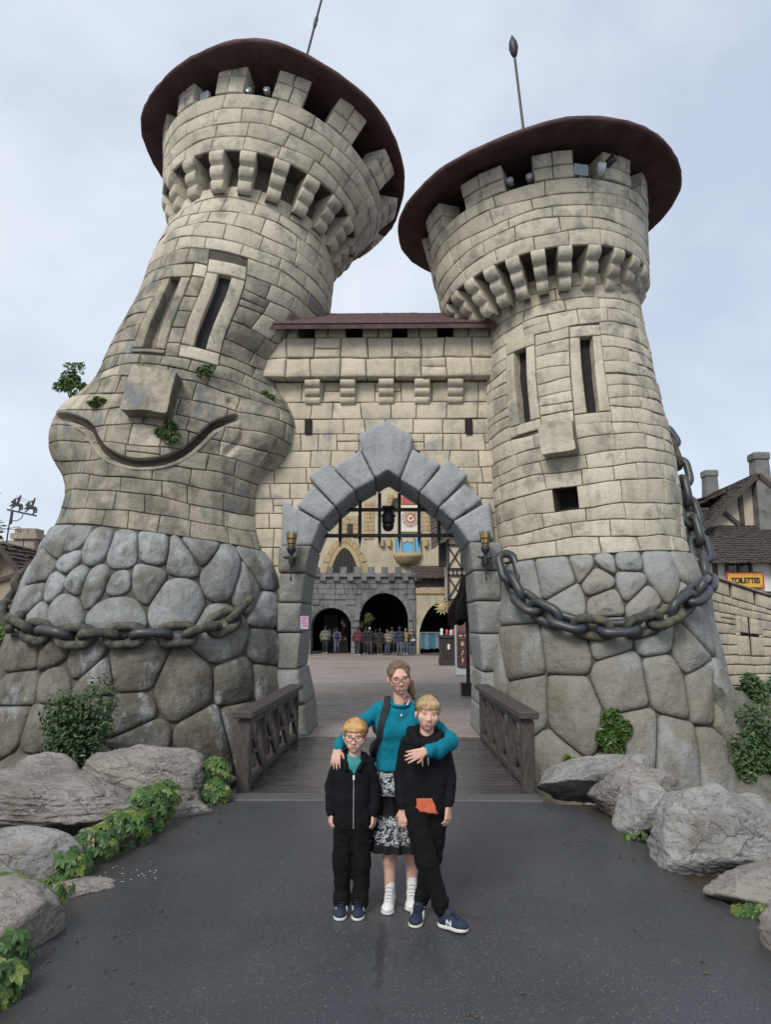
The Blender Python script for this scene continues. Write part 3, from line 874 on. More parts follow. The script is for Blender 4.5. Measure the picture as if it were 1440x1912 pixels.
# roof over the wall: stepped rows of tiles
rf = MB(); ey, ez, ry, rz = 12.62, 7.47, 13.9, 8.22
n = 9
for i in range(n):
    a, b = i / n, (i + 1.12) / n
    y0, z0, y1, z1 = ey + (ry - ey) * a, ez + (rz - ez) * a, ey + (ry - ey) * b, ez + (rz - ez) * b
    x = -3.2 + .5 * a
    while x < 1.78:
        w = rw.uniform(.16, .22); dz = rw.uniform(0, .012)
        rf.add([(x, y0, z0 + .035 + dz), (x + w - .008, y0, z0 + .035 + dz), (x + w - .008, y1, z1), (x, y1, z1), (x, y0, z0), (x + w - .008, y0, z0)], [(0, 1, 2, 3), (4, 5, 1, 0), (4, 0, 3), (5, 2, 1)])
        x += w
rf.build('roof_tiles', M['rooftile'], gate, kind='stuff')
bd = MB(); bd.add([(-3.2, ey + .02, ez - .10), (1.86, ey + .02, ez - .10), (1.86, ry, rz - .06), (-2.7, ry, rz - .06), (-3.2, ey + .02, ez - .005), (1.86, ey + .02, ez - .005), (1.86, ry, rz), (-2.7, ry, rz)], [(0, 1, 2, 3), (4, 7, 6, 5), (0, 4, 5, 1), (1, 5, 6, 2), (0, 3, 7, 4), (3, 2, 6, 7)])
bd.build('roof_board', M['roof'], gate)
MB().add([(-2.7, 13.9, 8.2), (2.0, 13.9, 8.2), (2.0, 15.0, 7.5), (-2.7, 15.0, 7.5)], [(0, 1, 2, 3)]).build('back_slope', M['rooftile'], gate)
# arch stones run through the wall; profile in x,z
inL = [(-.38, 4.58), (-.75, 4.37), (-1.10, 4.06), (-1.36, 3.79), (-1.53, 3.36)]
inR = [(.07, 4.58), (.43, 4.34), (.77, 4.05), (1.04, 3.80), (1.32, 3.40)]
vs_ = {'keystone': [(-.66, 5.15), (-.71, 5.42), (-.195, 5.70), (.33, 5.42), (.30, 5.16), inR[0], (-.155, 4.74), inL[0]]}
Vl = [[(-.66, 5.15), (-1.17, 4.80), inL[1], inL[0]], [(-1.28, 4.91), (-1.63, 4.64), inL[2], inL[1]], [(-1.52, 4.48), (-1.84, 4.09), inL[3], inL[2]], [(-2.09, 4.2), (-2.1, 3.34), inL[4], inL[3]]]
Vr = [[(.30, 5.16), (.84, 4.86), inR[1], inR[0]], [(.96, 4.96), (1.34, 4.65), inR[2], inR[1]], [(1.26, 4.50), (1.60, 4.20), inR[3], inR[2]], [(1.73, 4.20), (1.78, 3.46), inR[4], inR[3]]]
PA = PWy(13.0)
poly_stone('keystone', PA, vs_['keystone'], M['arch'], gate, h=.075, gap=.007, depth=1.5, rnd=.07, smooth=1, step=.09, wob=.014, dome=.006)
for k_ in range(4):
    for S in (Vl, Vr):
        poly_stone('arch_stone', PA, S[k_], M['arch'], gate, h=.055, gap=.007, depth=1.5, rnd=.07, smooth=1, step=.09, wob=.016, dome=.006)
zj = [0.0, .56, 1.16, 1.80, 2.33, 2.86, 3.36]; xl = [-1.56, -1.62, -1.76, -1.70, -1.69, -1.63, -1.53]
zr = [0.0, .52, 1.12, 1.78, 2.36, 2.90, 3.42]; xr = [1.44, 1.47, 1.50, 1.45, 1.41, 1.38, 1.32]
for i in range(6):
    bl = .03 if i < 2 else 0
    poly_stone('pillar_stone', PA, [(-2.12 - .02 * (i % 2), zj[i]), (xl[i] + bl, zj[i]), (xl[i + 1] + bl, zj[i + 1]), (-2.12 - .02 * (i % 2), zj[i + 1])], M['pillar'], gate, h=.06 + .03 * (i % 2) + bl, gap=.007, depth=1.5, rnd=.07, smooth=1, step=.09, wob=.025)
    poly_stone('pillar_stone', PA, [(xr[i] - bl * .4, zr[i]), (1.90 + .03 * (i % 2), zr[i]), (1.90 + .03 * (i % 2), zr[i + 1]), (xr[i + 1] - bl * .4, zr[i + 1])], M['pillar'], gate, h=.06 + .03 * ((i + 1) % 2), gap=.007, depth=1.5, rnd=.07, smooth=1, step=.09, wob=.025)
for o in set(bpy.data.objects) - before: o.matrix_parent_inverse = gi

# ------------------------------------------------------------ portcullis, dome housing, torches, notice
port = thing('portcullis', 'raised black iron portcullis with spiked bars inside the arch', 'portcullis', (-.15, 14.2, 3.4))
pin = Matrix.Translation(port.location).inverted()
for i, x in enumerate((-1.115, -.722, -.33, .066, .46, .855)):
    m = MB(); m.box((x - .033, 14.17, 3.62), (x + .033, 14.23, 4.55 if 1 < i < 4 else (4.42 if 0 < i < 5 else 4.12)), None, .006)
    m.add([(x - .033, 14.17, 3.62), (x + .033, 14.17, 3.62), (x + .033, 14.23, 3.62), (x - .033, 14.23, 3.62), (x, 14.2, 3.43)], [(0, 1, 4), (1, 2, 4), (2, 3, 4), (3, 0, 4)])
    m.build('upright_bar', M['iron'], port).matrix_parent_inverse = pin
for z, a, b in ((4.2, -1.25, 1.0), (3.68, -1.5, 1.22)):
    MB().box((a, 14.10, z - .035), (b, 14.165, z + .035), None, .006).build('cross_bar', M['iron'], port).matrix_parent_inverse = pin
device = thing('dome_lamp', 'black domed lamp housing hanging in front of the portcullis bars', 'lamp', (-.155, 13.98, 3.74))  # camera-like dome, not a light source
m = MB(); m.lathe([(.02, .5), (.025, .46), (.06, .44), (.10, .38), (.125, .33), (.128, .20), (.115, .17)], 16); m.box((-.12, -.04, .47), (.12, .04, .51)); m.build('housing', M['iron'], device, smooth=True)
k = NT('dark_glass', .12, .6); k.col((.008, .008, .009)); M['dglass'] = k.m
MB().lathe([(.112, .17), (.118, .12), (.10, .06), (.06, .015), (.01, 0)], 16).build('dome', M['dglass'], device, smooth=True)
m = MB(); m.bar((.115, 0, .33), (.15, 0, .30), .03); m.bar((-.115, 0, .33), (-.15, 0, .30), .03); m.build('bracket', M['iron'], device)
M['amber'] = plain('amber_horn', (.36, .22, .07), .5, .35, 25, .2)
def torch(x, z, label):
    t = thing('wall_torch', label, 'torch', (x, 12.66, z), 0, 'torches on the arch pillars')
    m = MB(); m.lathe([(.045, .60), (.06, .64), (.075, .72), (.082, .84), (.07, .84), (.06, .66)], 12); m.build('amber_cup', M['amber'], t)
    m = MB()
    for k_ in range(6):
        a = k_ * math.pi / 3; c, s = math.cos(a), math.sin(a)
        m.tube([(c * .05, s * .05, .60), (c * .085, s * .085, .75), (c * .09, s * .09, .88)], .008, 5)
    for zz, rr in ((.66, .068), (.75, .086)): m.tube([(rr * math.cos(q * math.pi / 6), rr * math.sin(q * math.pi / 6), zz) for q in range(12)], .008, 5, True)
    m.build('cage', M['iron'], t)
    m = MB(); m.lathe([(.012, .0), (.02, .05), (.008, .08), (.026, .28), (.05, .36), (.03, .44), (.035, .47), (.075, .53), (.085, .58), (.06, .61)], 12)
    m.build('stem', M['iron'], t, smooth=True)
    for s in (-1, 1):
        m = MB(); m.tube([(0, .0, .38), (s * .06, 0, .42), (s * .10, 0, .40), (s * .125, 0, .43), (s * .15, 0, .42)], [.03, .03, .022, .018, .006], 6); m.build('side_scroll', M['iron'], t)
    m = MB(); m.box((-.05, .03, .3), (.05, .32, .44)); m.build('wall_plate', M['iron'], t)
    return t
torch(-1.86, 2.70, 'iron torch with amber cup on the arch pillar beside the left tower')
torch(1.58, 2.70, 'iron torch with amber cup on the arch pillar beside the right tower')
M['lilac'] = plain('lilac_notice', (.42, .30, .40), .5, .08, 30, 0)
M['magenta'] = plain('magenta_print', (.30, .08, .22), .5, .1, 30, 0)
nt = thing('notice', 'small lilac notice fixed to the left arch pillar', 'notice', (-1.62, 12.80, 1.86))
MB().box((-.075, -.012, 0), (.07, .0, .23), None, .003).build('panel', M['lilac'], nt)
for i, (a, b) in enumerate(((-.05, .05), (-.05, .03), (-.05, .045), (-.03, .05))): MB().box((a, -.015, .19 - i * .045), (b, -.0125, .205 - i * .045)).build('printed_line', M['magenta'], nt)
# lamps in the battlement gaps
M['white_metal'] = plain('white_painted_metal', (.62, .64, .66), .35, .05, 20, 0)
M['grey_metal'] = plain('grey_metal', (.25, .26, .27), .4, .1, 20, 0)
k = NT('lamp_glass', .1, .7); k.col((.35, .42, .46)); M['lampglass'] = k.m
def face_point(PD, th, v, off):
    p = np.array(PD(th * D2, v, off)); return Vector(p)
def flood(PD, th, label, sz=.2):
    p = face_point(PD, th, 1.0, -.1)
    t = thing('floodlight', label, 'floodlight', p, th * D2, 'lamps in the tower battlements')
    MB().box((-sz / 2, -.05, .10), (sz / 2, .05, .10 + sz * .8), None, .015).build('casing', M['white_metal'], t)
    MB().box((-sz * .4, -.056, .12), (sz * .4, -.051, .08 + sz * .8)).build('lens', M['lampglass'], t)
    m = MB(); m.bar((0, 0, 0), (0, 0, .11), .05, .03); m.build('foot', M['grey_metal'], t)
def twin(PD, th, label):
    p = face_point(PD, th, 1.0, -.12)
    t = thing('twin_spotlight', label, 'spotlight', p, th * D2, 'lamps in the tower battlements')
    m = MB(); m.box((-.26, .02, .0), (.24, .12, .10), None, .01); m.build('base_box', M['iron'], t)
    for x in (-.17, .17):
        m = MB(); Q = Matrix.Translation((x, 0, .19)) @ Matrix.Rotation(R_(80), 4, 'X'); m.lathe([(.035, -.08), (.06, -.06), (.065, .08), (.055, .082)], 12, Q); h = m.build('lamp_head', M['grey_metal'], t, smooth=True)
        m = MB(); m.lathe([(.053, .083), (.03, .088), (.001, .09)], 12, Q); m.build('lens', M['lampglass'], h)
twin(PLD, -1, 'pair of round spotlights in the front gap of the left tower battlement')
flood(PLD, -29.5, 'small square floodlight in the leftmost visible gap of the left tower battlement')
twin(PRD, -18, 'pair of round spotlights on a dark box in the right tower battlement')
flood(PRD, 12, 'white square floodlight in the right tower battlement', .26)
p = face_point(PRD, 20, 1.0, .06)
t = thing('spotlight', 'silver adjustable spotlight leaning out of the right tower battlement', 'spotlight', p, .3)
for nm, c, d in (('lamp_head', (-.02, -.05, .10), (-.3, -.8, .45)), ('lamp_head', (.16, -.05, .28), (.5, -.6, .5))):
    Q = Matrix.Translation(c) @ Vector(d).to_track_quat('Z', 'Y').to_matrix().to_4x4()
    MB().lathe([(.02, -.1), (.06, -.08), (.075, .1), (.06, .1)], 12, Q).build(nm, M['white_metal'] if c[0] < 0 else M['iron'], t, smooth=True)
m = MB(); m.tube([(0, 0, 0), (.02, 0, .06), (.12, 0, .2), (.16, 0, .28)], .02, 6); m.build('arm', M['grey_metal'], t)

# ------------------------------------------------------------ chains
def link_mesh(name, L=.69, W=.44, r=.072):
    m = MB(); a = (L - W) / 2; R = W / 2 - r; pts = []
    for k_ in range(9): t = -math.pi / 2 + math.pi * k_ / 8; pts.append((a + R * math.cos(t), R * math.sin(t), 0))
    for k_ in range(9): t = math.pi / 2 + math.pi * k_ / 8; pts.append((-a + R * math.cos(t), R * math.sin(t), 0))
    m.tube(pts, r, 10, True)
    me = bpy.data.meshes.new(name); me.from_pydata(m.v, [], m.f); me.polygons.foreach_set('use_smooth', [True] * len(me.polygons)); return me
def chain(label, pts, nrm, mats, loc, pitch=.395, sc=1., tw=24):
    c = thing('chain', label, 'chain', loc); ci = Matrix.Translation(c.location).inverted()
    pts = np.array(spline(pts, 14)); nrm = np.array(spline(nrm, 14))
    d = np.r_[0, np.cumsum(np.linalg.norm(np.diff(pts, axis=0), axis=1))]
    me = {}
    n = int(d[-1] / (pitch * sc))
    for i in range(n + 1):
        s = i * pitch * sc
        p = np.array([np.interp(s, d, pts[:, k_]) for k_ in range(3)]); q = np.array([np.interp(min(s + .05, d[-1]), d, pts[:, k_]) - np.interp(max(s - .05, 0), d, pts[:, k_]) for k_ in range(3)])
        nn = np.array([np.interp(s, d, nrm[:, k_]) for k_ in range(3)])
        x = Vector(q).normalized(); z = Vector(nn); z = (z - x * z.dot(x)).normalized(); y = z.cross(x)
        rot = Matrix((x, y, z)).transposed().to_4x4() @ Matrix.Rotation(R_((tw if i % 2 else tw - 90) + RND.uniform(-9, 9)), 4, 'X')
        mt = mats[0] if RND.random() < mats[2] else mats[1]
        key = mt.name
        if key not in me: me[key] = link_mesh('link'); me[key].materials.append(mt)
        o = link('link', me[key], c)
        o.matrix_parent_inverse = ci
        o.matrix_basis = Matrix.Translation(p) @ rot @ Matrix.Scale(sc, 4)
    return c
def on(P, lst, off):
    A = []; N = []
    for th, t in lst:
        a = np.array(P(th * D2, t, off)); b = np.array(P(th * D2, t, off - .5)); A.append(a); N.append((a - b) / .5)
    return A, N
A, N_ = on(PR, [(-61, 3.05), (-56.0, 2.64), (-42.0, 2.26), (-28.0, 2.03), (-14.5, 1.91), (3.0, 1.92), (19.0, 2.1), (36.5, 2.42)], .19)
A += [np.array(q) for q in ((5.26, 12.35, 2.68), (5.40, 12.75, 3.2), (5.41, 13.0, 3.72), (5.34, 13.15, 4.29), (5.32, 13.3, 4.87), (5.18, 13.5, 5.53), (5.0, 14.1, 6.0))]
N_ += [np.array((.6, -.8, 0))] * 2 + [np.array((.85, -.5, 0))] * 5
chain('heavy blue-grey chain looped round the base of the right tower', A, N_, (M['chain'], M['chain_old'], .9), (4, 11.5, 1.9))
A, N_ = on(PL, [(46.0, 2.36), (41.5, 2.16), (31.0, 1.93), (18.0, 1.83), (7.5, 1.8), (-3.5, 1.75), (-14.0, 1.72), (-28.0, 1.76), (-42.0, 1.86)], .15)
A += [np.array(q) for q in ((-6.62, 12.75, 1.93), (-6.86, 12.8, 2.02), (-6.96, 12.95, 2.25), (-6.92, 13.1, 2.5), (-6.93, 13.4, 2.78), (-6.9, 14.0, 3.0), (-6.75, 14.8, 3.1))]
N_ += [np.array((-.7, -.7, 0))] * 7
chain('lichen-covered chain hung across the boulders of the left tower', A, N_, (M['chain'], M['chain_old'], .15), (-4.5, 11.5, 1.7))

# ------------------------------------------------------------ ground, plaza, moat
k = NT('wet_asphalt', .5, .5)
sp = k.voro(150, out='Color'); spd = k.voro(150)
gr = k.n('ShaderNodeSeparateColor'); k.l(sp, gr.inputs[0])
base = k.mix(k.ramp(k.noise(.9, 5, .6), .35, .68), (.037, .041, .048), (.055, .059, .067))
c = k.mix(k.ramp(gr.outputs[0], .6, 1.0, 0, .6), base, (.078, .080, .086))
c = k.mix(k.ramp(gr.outputs[1], .980, .99, 0, .8), c, (.22, .215, .20))
c = k.mix(k.ramp(gr.outputs[2], .975, .99, 0, .7), c, (.12, .09, .065))
st = k.noise(.45, 3, .5, vec=k.scale(k.pos, (1.2, .35, 1)))
c = k.mix(k.ramp(st, .50, .66, 0, .5), c, (.024, .026, .031))
ck_ = k.voro(.55, vec=None, feat='DISTANCE_TO_EDGE'); wv = k.noise(3, 4, .6)
c = k.mix(k.math('MULTIPLY', k.ramp(k.math('ADD', ck_, k.math('MULTIPLY', k.math('SUBTRACT', wv, .5), .10)), .004, .014, .75, 0), k.ramp(k.noise(.35, 2), .5, .58)), c, (.012, .012, .013))
edge = k.n('ShaderNodeSeparateXYZ'); k.l(k.pos, edge.inputs[0]); ex = k.math('ABSOLUTE', edge.outputs[0]); ex = k.math('ADD', ex, k.math('MULTIPLY', k.math('SUBTRACT', k.noise(2.2, 5, .65), .5), 1.1))
c = k.mix(k.ramp(ex, 1.9, 2.4, 0, .7), c, (.045, .038, .030))
k.col(c)
k.rough(k.ramp(k.noise(.8, 5, .65, vec=k.scale(k.pos, (1.3, .5, 1))), .35, .65, .22, .46))
k.bump(spd, .55, .006); k.bump(k.noise(240, 2), .25, .004)
M['asphalt'] = k.m
k = NT('earth', .95, .2); k.col(k.mix(k.noise(2.5, 6), (.035, .03, .022), (.07, .06, .042))); k.bump(k.noise(18, 6), .8, .05); M['earth'] = k.m
k = NT('plaza_paving', .6, .4)
br = k.n('ShaderNodeTexBrick'); br.inputs['Scale'].default_value = 1; br.inputs['Brick Width'].default_value = .42; br.inputs['Row Height'].default_value = .21; br.inputs['Mortar Size'].default_value = .012
k.l(k.pos, br.inputs['Vector']); k.put(br.inputs['Color1'], (.285, .235, .205)); k.put(br.inputs['Color2'], (.235, .195, .175)); k.put(br.inputs['Mortar'], (.12, .10, .085))
k.col(k.mix(k.ramp(k.noise(.5, 5, .6), .4, .7, 0, .5), br.outputs[0], (.18, .15, .135))); k.rough(k.ramp(k.noise(.35, 3), .4, .6, .4, .75)); M['plaza'] = k.m
k = NT('paver_stone', .55, .45)
c = k.mix(k.oi, (.285, .235, .205), (.20, .17, .15)); c = k.mix(k.ramp(k.noise(.6, 5, .6), .4, .65, 0, .5), c, (.17, .145, .13)); k.col(c)
k.rough(k.ramp(k.noise(.7, 3), .38, .62, .3, .7)); k.bump(k.noise(60, 4), .2, .006); M['paver'] = k.m

PATH = [(-1.95, 8.38), (-2.25, 7.9), (-2.5, 7.4), (-2.65, 6.6), (-2.8, 5.9), (-2.75, 5.2), (-2.5, 4.5), (-2.4, 3.6), (-2.5, 0), (-2.5, -6), (2.7, -6), (2.7, 3.5), (2.45, 4.5), (2.4, 5.2), (2.25, 5.8), (2.2, 6.5), (2.2, 7.4), (1.95, 8.0), (1.72, 8.38)]
obj('path', [(x, y, 0.0) for x, y in PATH], [tuple(range(len(PATH)))], M['asphalt'], kind='structure')
LAND = [(-4.6, 8.75), (-2.4, 8.7), (2.2, 8.7), (2.7, 8.3), (2.95, 7.2), (3.35, 6.3), (3.2, 4.5), (3.3, -8), (-5.2, -8)]
def in_poly(x, y, P):
    ins = np.zeros(np.shape(x), bool); d = np.full(np.shape(x), 1e9)
    for (a, b), (c, e) in zip(P, P[1:] + P[:1]):
        cond = ((b > y) != (e > y)) & (x < (c - a) * (y - b) / (e - b + 1e-12) + a); ins ^= cond
        L = (c - a)**2 + (e - b)**2; q = np.clip(((x - a) * (c - a) + (y - b) * (e - b)) / L, 0, 1)
        d = np.minimum(d, np.hypot(x - a - q * (c - a), y - b - q * (e - b)))
    return np.where(ins, d, -d)
gx = np.r_[np.linspace(-220, -22, 8), np.arange(-20, 22, .4), np.linspace(24, 220, 8)]; gy = np.r_[np.arange(-14, 32, .4), np.linspace(34, 420, 10)]
X, Y = np.meshgrid(gx, gy, indexing='ij')
d = in_poly(X, Y, LAND)
far = np.maximum(in_poly(X, Y, [(-1.9, 12.95), (1.75, 12.95), (2.4, 16.5), (3.4, 21.5), (8, 18.2), (16, 19), (300, 19), (300, 500), (-300, 500), (-300, 18), (-9, 17.5), (-3.0, 16.5)]), d)
Z = np.clip(far / .9, -1, 0) * 1.35 - .03 + vnoise(np.stack([X, Y, 0 * X], -1), .9, 3) * .06 * (far < -.1)
n = len(gy)
obj('ground', np.stack([X, Y, Z], -1).reshape(-1, 3), [(i * n + j, (i + 1) * n + j, (i + 1) * n + j + 1, i * n + j + 1) for i in range(len(gx) - 1) for j in range(n - 1)], M['earth'], kind='structure')
k = NT('moat_water', .06, .5); k.col((.012, .016, .012)); wv = k.noise(2.2, 4, .55, vec=k.scale(k.pos, (1, 2.2, 1))); k.bump(wv, .35, .08); M['water'] = k.m
obj('water', [(-40, -13, -.78), (60, -13, -.78), (60, 26, -.78), (-40, 26, -.78)], [(0, 1, 2, 3)], M['water'], kind='structure')
obj('plaza', [(-1.85, 12.92, -.004), (1.75, 12.92, -.004), (2.4, 16.6, -.004), (3.6, 21.5, -.004), (16, 24, -.004), (16, 62, -.004), (-24, 62, -.004), (-24, 24, -.004), (-3.2, 17, -.004)], [tuple(range(9))], M['plaza'], kind='structure')
plaza = bpy.data.objects['plaza']
# pavers with open joints: the nearest 300 one by one, the rest of the near field joined
pm = MB().box((-.0985, -.049, 0), (.0985, .049, .03), None, .006)
pme = bpy.data.meshes.new('paver'); pme.from_pydata(pm.v, [], pm.f); pme.materials.append(M['paver'])
stuff = MB(); near = 0; rp = random.Random(4); row = 0; y = 12.98
while y < 24.5:
    w = 1.72 + max(0, y - 13.5) * .16
    x = -w - .1 + (.1 if row % 2 else 0)
    while x < w - .05:
        ok = not (abs(x + .1) < .42 and 0)
        if near < 300 and y < 15.3:
            o = link('paver', pme, plaza); o.location = (x + .1, y, -.012 + rp.uniform(-.003, .003)); o.rotation_euler = (rp.uniform(-.012, .012), rp.uniform(-.012, .012), rp.uniform(-.015, .015)); near += 1
        else:
            z = .016 + rp.uniform(-.003, .003); a, b = x + .0025, x + .1985
            stuff.add([(a, y - .049, z - .03), (b, y - .049, z - .03), (b, y + .049, z - .03), (a, y + .049, z - .03), (a + .004, y - .045, z), (b - .004, y - .045, z + rp.uniform(-.002, .002)), (b - .004, y + .045, z), (a + .004, y + .045, z)], [(4, 5, 6, 7), (0, 1, 5, 4), (1, 2, 6, 5), (2, 3, 7, 6), (3, 0, 4, 7)])
        x += .201
    y += .101; row += 1
stuff.build('pavers', M['paver'], plaza, kind='stuff')
# kerb and timber bridge
M['concrete'] = plain('grey_concrete', (.072, .072, .074), .7, .3, 8, .3)
kb = thing('threshold', 'grey concrete strip where the asphalt meets the plank bridge', 'kerb', (-.12, 8.55, 0))
MB().box((-1.9, -.17, -.25), (1.75, .13, .018), None, .012).build('concrete_strip', M['concrete'], kb)
k = NT('wet_dark_timber', .4, .5)
gv = k.noise(3, 6, .6, vec=k.scale(k.pos, (1.2, 22, 22)))
c = k.mix(gv, (.028, .024, .024), (.095, .085, .084)); c = k.mix(k.oi, c, k.mix(.65, c, (.04, .034, .034))); k.col(c); k.rough(k.ramp(k.noise(1.6, 4), .4, .6, .16, .42)); k.bump(gv, .35, .01); M['deck'] = k.m
k = NT('dark_stained_timber', .6, .4)
gv = k.noise(4, 6, .62, vec=k.scale(k.pos, (14, 2.2, 14))); c = k.mix(k.ramp(gv, .35, .7), (.030, .024, .023), (.085, .07, .062)); k.col(c); k.bump(gv, .4, .01); M['timber'] = k.m
k = NT('upright_dark_timber', .6, .4)
gv = k.noise(4, 6, .62, vec=k.scale(k.pos, (16, 16, 1.6))); c = k.mix(k.ramp(gv, .35, .7), (.028, .022, .021), (.085, .07, .06)); k.col(c); k.bump(gv, .4, .01); M['timber_up'] = k.m
br = thing('footbridge', 'low wet timber plank bridge leading to the arch', 'bridge', (-.12, 10.8, 0))
y = -2.08; rp = random.Random(9)
while y < 2.06:
    MB().box((-1.74, y, -.05), (1.78, y + .091, .012 + rp.uniform(-.003, .004)), None, .006).build('plank', M['deck'], br); y += .1005
for x in (-1.6, 1.6, 0): MB().box((x - .09, -2.1, -.3), (x + .09, 2.1, -.052)).build('beam', M['timber'], br)
def railing(x0, x1, label):
    t = thing('railing', label, 'railing', (x0, 8.8, 0)); dx = x1 - x0; L = 3.72
    P_ = lambda s, z, o=0.: (dx * s + o, L * s, z)
    posts = [0, .26, .51, .755, 1.0]
    for i, s in enumerate(posts):
        w = .15 if i == 0 else .11
        MB().box((dx * s - w / 2, L * s - w / 2, -.3), (dx * s + w / 2, L * s + w / 2, .83), None, .008).build('post', M['timber_up'], t)
    m = MB(); m.bar(P_(-.04, .895), P_(1.025, .895), .24, .085, 0, .012); m.build('handrail', M['timber'], t)
    m = MB(); m.bar(P_(-.02, .80), P_(1.01, .80), .10, .10, 0, .008); m.build('upper_rail', M['timber'], t)
    m = MB(); m.bar(P_(0.02, .10), P_(.99, .10), .09, .09, 0, .008); m.build('lower_rail', M['timber'], t)
    for a, b in zip(posts[:-1], posts[1:]):
        for z0, z1, o in ((.14, .76, -.02), (.76, .14, .03)):
            m = MB(); m.bar(P_(a + .015, z0, o), P_(b - .015, z1, o), .045, .10, 0, .006); m.build('cross_brace', M['timber'], t)
        c_ = (a + b) / 2
        m = MB(); m.box((dx * c_ - .05, L * c_ - .07, .38), (dx * c_ + .06, L * c_ + .07, .52), None, .006); m.build('brace_boss', M['timber'], t)
railing(-1.80, -1.72, 'dark timber railing with crossed braces on the left side of the bridge')
railing(1.54, 1.46, 'dark timber railing with crossed braces on the right side of the bridge')

# ------------------------------------------------------------ natural boulders
import bmesh
def rock_mat(name, a, b, dark):
    k = NT(name, .85, .3)
    oc = k.obj_co()
    lay = k.noise(2.2, 8, .65, vec=k.scale(oc, (1.1, 1.6, 5.0)), dist=.6)
    c = k.mix(lay, a, b); c = k.mix(k.ramp(k.noise(1.6, 6, .65), .45, .7, 0, .75), c, dark)
    c = k.mix(k.ramp(k.noise(9, 5, .7), .60, .72, 0, .6), c, (.42, .42, .39))
    c = k.mix(k.ramp(k.noise(3.2, 4), .55, .72, 0, .35), c, (.20, .155, .10))
    wv = k.n('ShaderNodeVectorMath'); wv.operation = 'ADD'; nv = k.n('ShaderNodeTexNoise'); nv.inputs['Scale'].default_value = 2.5; nv.inputs['Detail'].default_value = 5; k.l(oc, nv.inputs['Vector'])
    k.l(k.scale(oc, (1.6, 1.6, 3.2)), wv.inputs[0]); k.l(nv.outputs['Color'], wv.inputs[1])
    cr = k.voro(1.5, wv.outputs[0], 'DISTANCE_TO_EDGE'); crk = k.ramp(cr, .0, .018, .6, 0); crk = k.math('MULTIPLY', crk, k.ramp(k.noise(1.3, 3, .5, oc), .5, .62))
    rd = k.math('ABSOLUTE', k.math('SUBTRACT', k.noise(3.5, 6, .6, k.scale(oc, (1, 1.3, 2.6)), .8), .5)); rdk = k.ramp(rd, .0, .014, .2, 0)
    c = k.mix(k.math('MAXIMUM', crk, rdk), c, [x * .45 for x in dark]); sp = k.noise(26, 4, .7, oc); c = k.mix(k.ramp(sp, .62, .70, 0, .55), c, (.45, .45, .42)); c = k.mix(k.ramp(sp, .30, .38, .6, 0), c, dark)
    k.col(c); k.bump(lay, .9, .07); k.bump(k.math('SUBTRACT', 1., k.math('MAXIMUM', crk, rdk)), .9, .03); k.bump(k.noise(16, 7, .72), .7, .035); k.bump(k.noise(60, 5, .7), .5, .008); return k.m
M['rock'] = rock_mat('grey_fieldstone', (.335, .31, .278), (.22, .20, .178), (.085, .077, .068))
M['rock2'] = rock_mat('light_grey_fieldstone', (.37, .36, .345), (.26, .252, .24), (.12, .115, .108))
M['rockmoss'] = stone('mossy_bank_rock', (.20, .19, .16), (.15, .145, .12), (.045, .05, .03), .9, 1.8, .42, .6, pit=.6, streak=.3, extra=((.28, .28, .26), 2.5, .6, .72, .6), bs=.8)
_ico = {}
def ico(sub):
    if sub not in _ico:
        bm = bmesh.new(); bmesh.ops.create_icosphere(bm, subdivisions=sub, radius=1); bm.verts.index_update()
        _ico[sub] = (np.array([v.co[:] for v in bm.verts]), np.array([[v.index for v in f.verts] for f in bm.faces])); bm.free()
    return _ico[sub]
def rock(label, c, size, seed, rz=0, tilt=(0, 0), n=20, mat='rock', planes=(), sub=5, strata=.03, rough=.05, name='boulder', cat='boulder', group=None, sharp=30):
    r = np.random.RandomState(seed); D, F = ico(sub); s1 = np.array([1., 1., 1.]) * seed
    N = r.normal(size=(n, 3)); N /= np.linalg.norm(N, axis=1, keepdims=True); d = r.uniform(.70, 1.0, n)
    N = np.vstack([N] + [np.array(p[:3]) / np.linalg.norm(p[:3]) for p in planes]); d = np.r_[d, [p[3] for p in planes]]
    W = D + .10 * np.stack([vnoise(D + s1 + k_ * 7, 2.6, 3) for k_ in range(3)], 1); W /= np.linalg.norm(W, axis=1, keepdims=True)
    q = np.clip(W @ N.T, .05, None); rr = d / q
    rad = (np.minimum(rr, 3) ** -sharp).sum(1) ** (-1 / sharp); rad = np.minimum(rad, 1.12)
    p = D * rad[:, None]
    nz = vnoise(p + seed * 3.1, 2.0, 6, .6); h = p @ np.array([.25, .15, 1.])
    st = np.abs(((h * 4.5 + vnoise(p + seed, 1.3, 3) * 1.3) % 1) - .5) * 2
    cr = vnoise(p * np.array([1, 1, 2.5]) + seed * 1.7, 2.2, 4); crack = np.exp(-(cr / .03) ** 2)
    cr2 = vnoise(p + seed * 2.9, 3.6, 4); crack = crack + .6 * np.exp(-(cr2 / .025) ** 2)
    rid = (1 - np.abs(vnoise(p + seed * .7, 4.5, 4, .6))) ** 2
    p = p * (1 + nz * rough * 1.6 + (st ** .6 - .6) * strata - crack * .040 + (rid - .75) * rough * .45 + vnoise(p + 9.1 * seed, 13, 3) * .014)[:, None]
    p = p * np.array(size)
    o = fast_obj(name, p, F, M[mat], None, label=label, cat=cat, group=group)
    o.location = c; o.rotation_euler = (tilt[0], tilt[1], rz)
    return o
rk = 'boulders edging the path'
rock('broad flat grey boulder with a dark undercut on the left bank', (-3.35, 7.05, .36), (.98, .58, .24), 4, .22, (.10, .08), sub=6, planes=[(0, 0, 1, .8), (.1, -.3, -1, .55), (.3, 0, 1, .85)], strata=.03, group=rk)
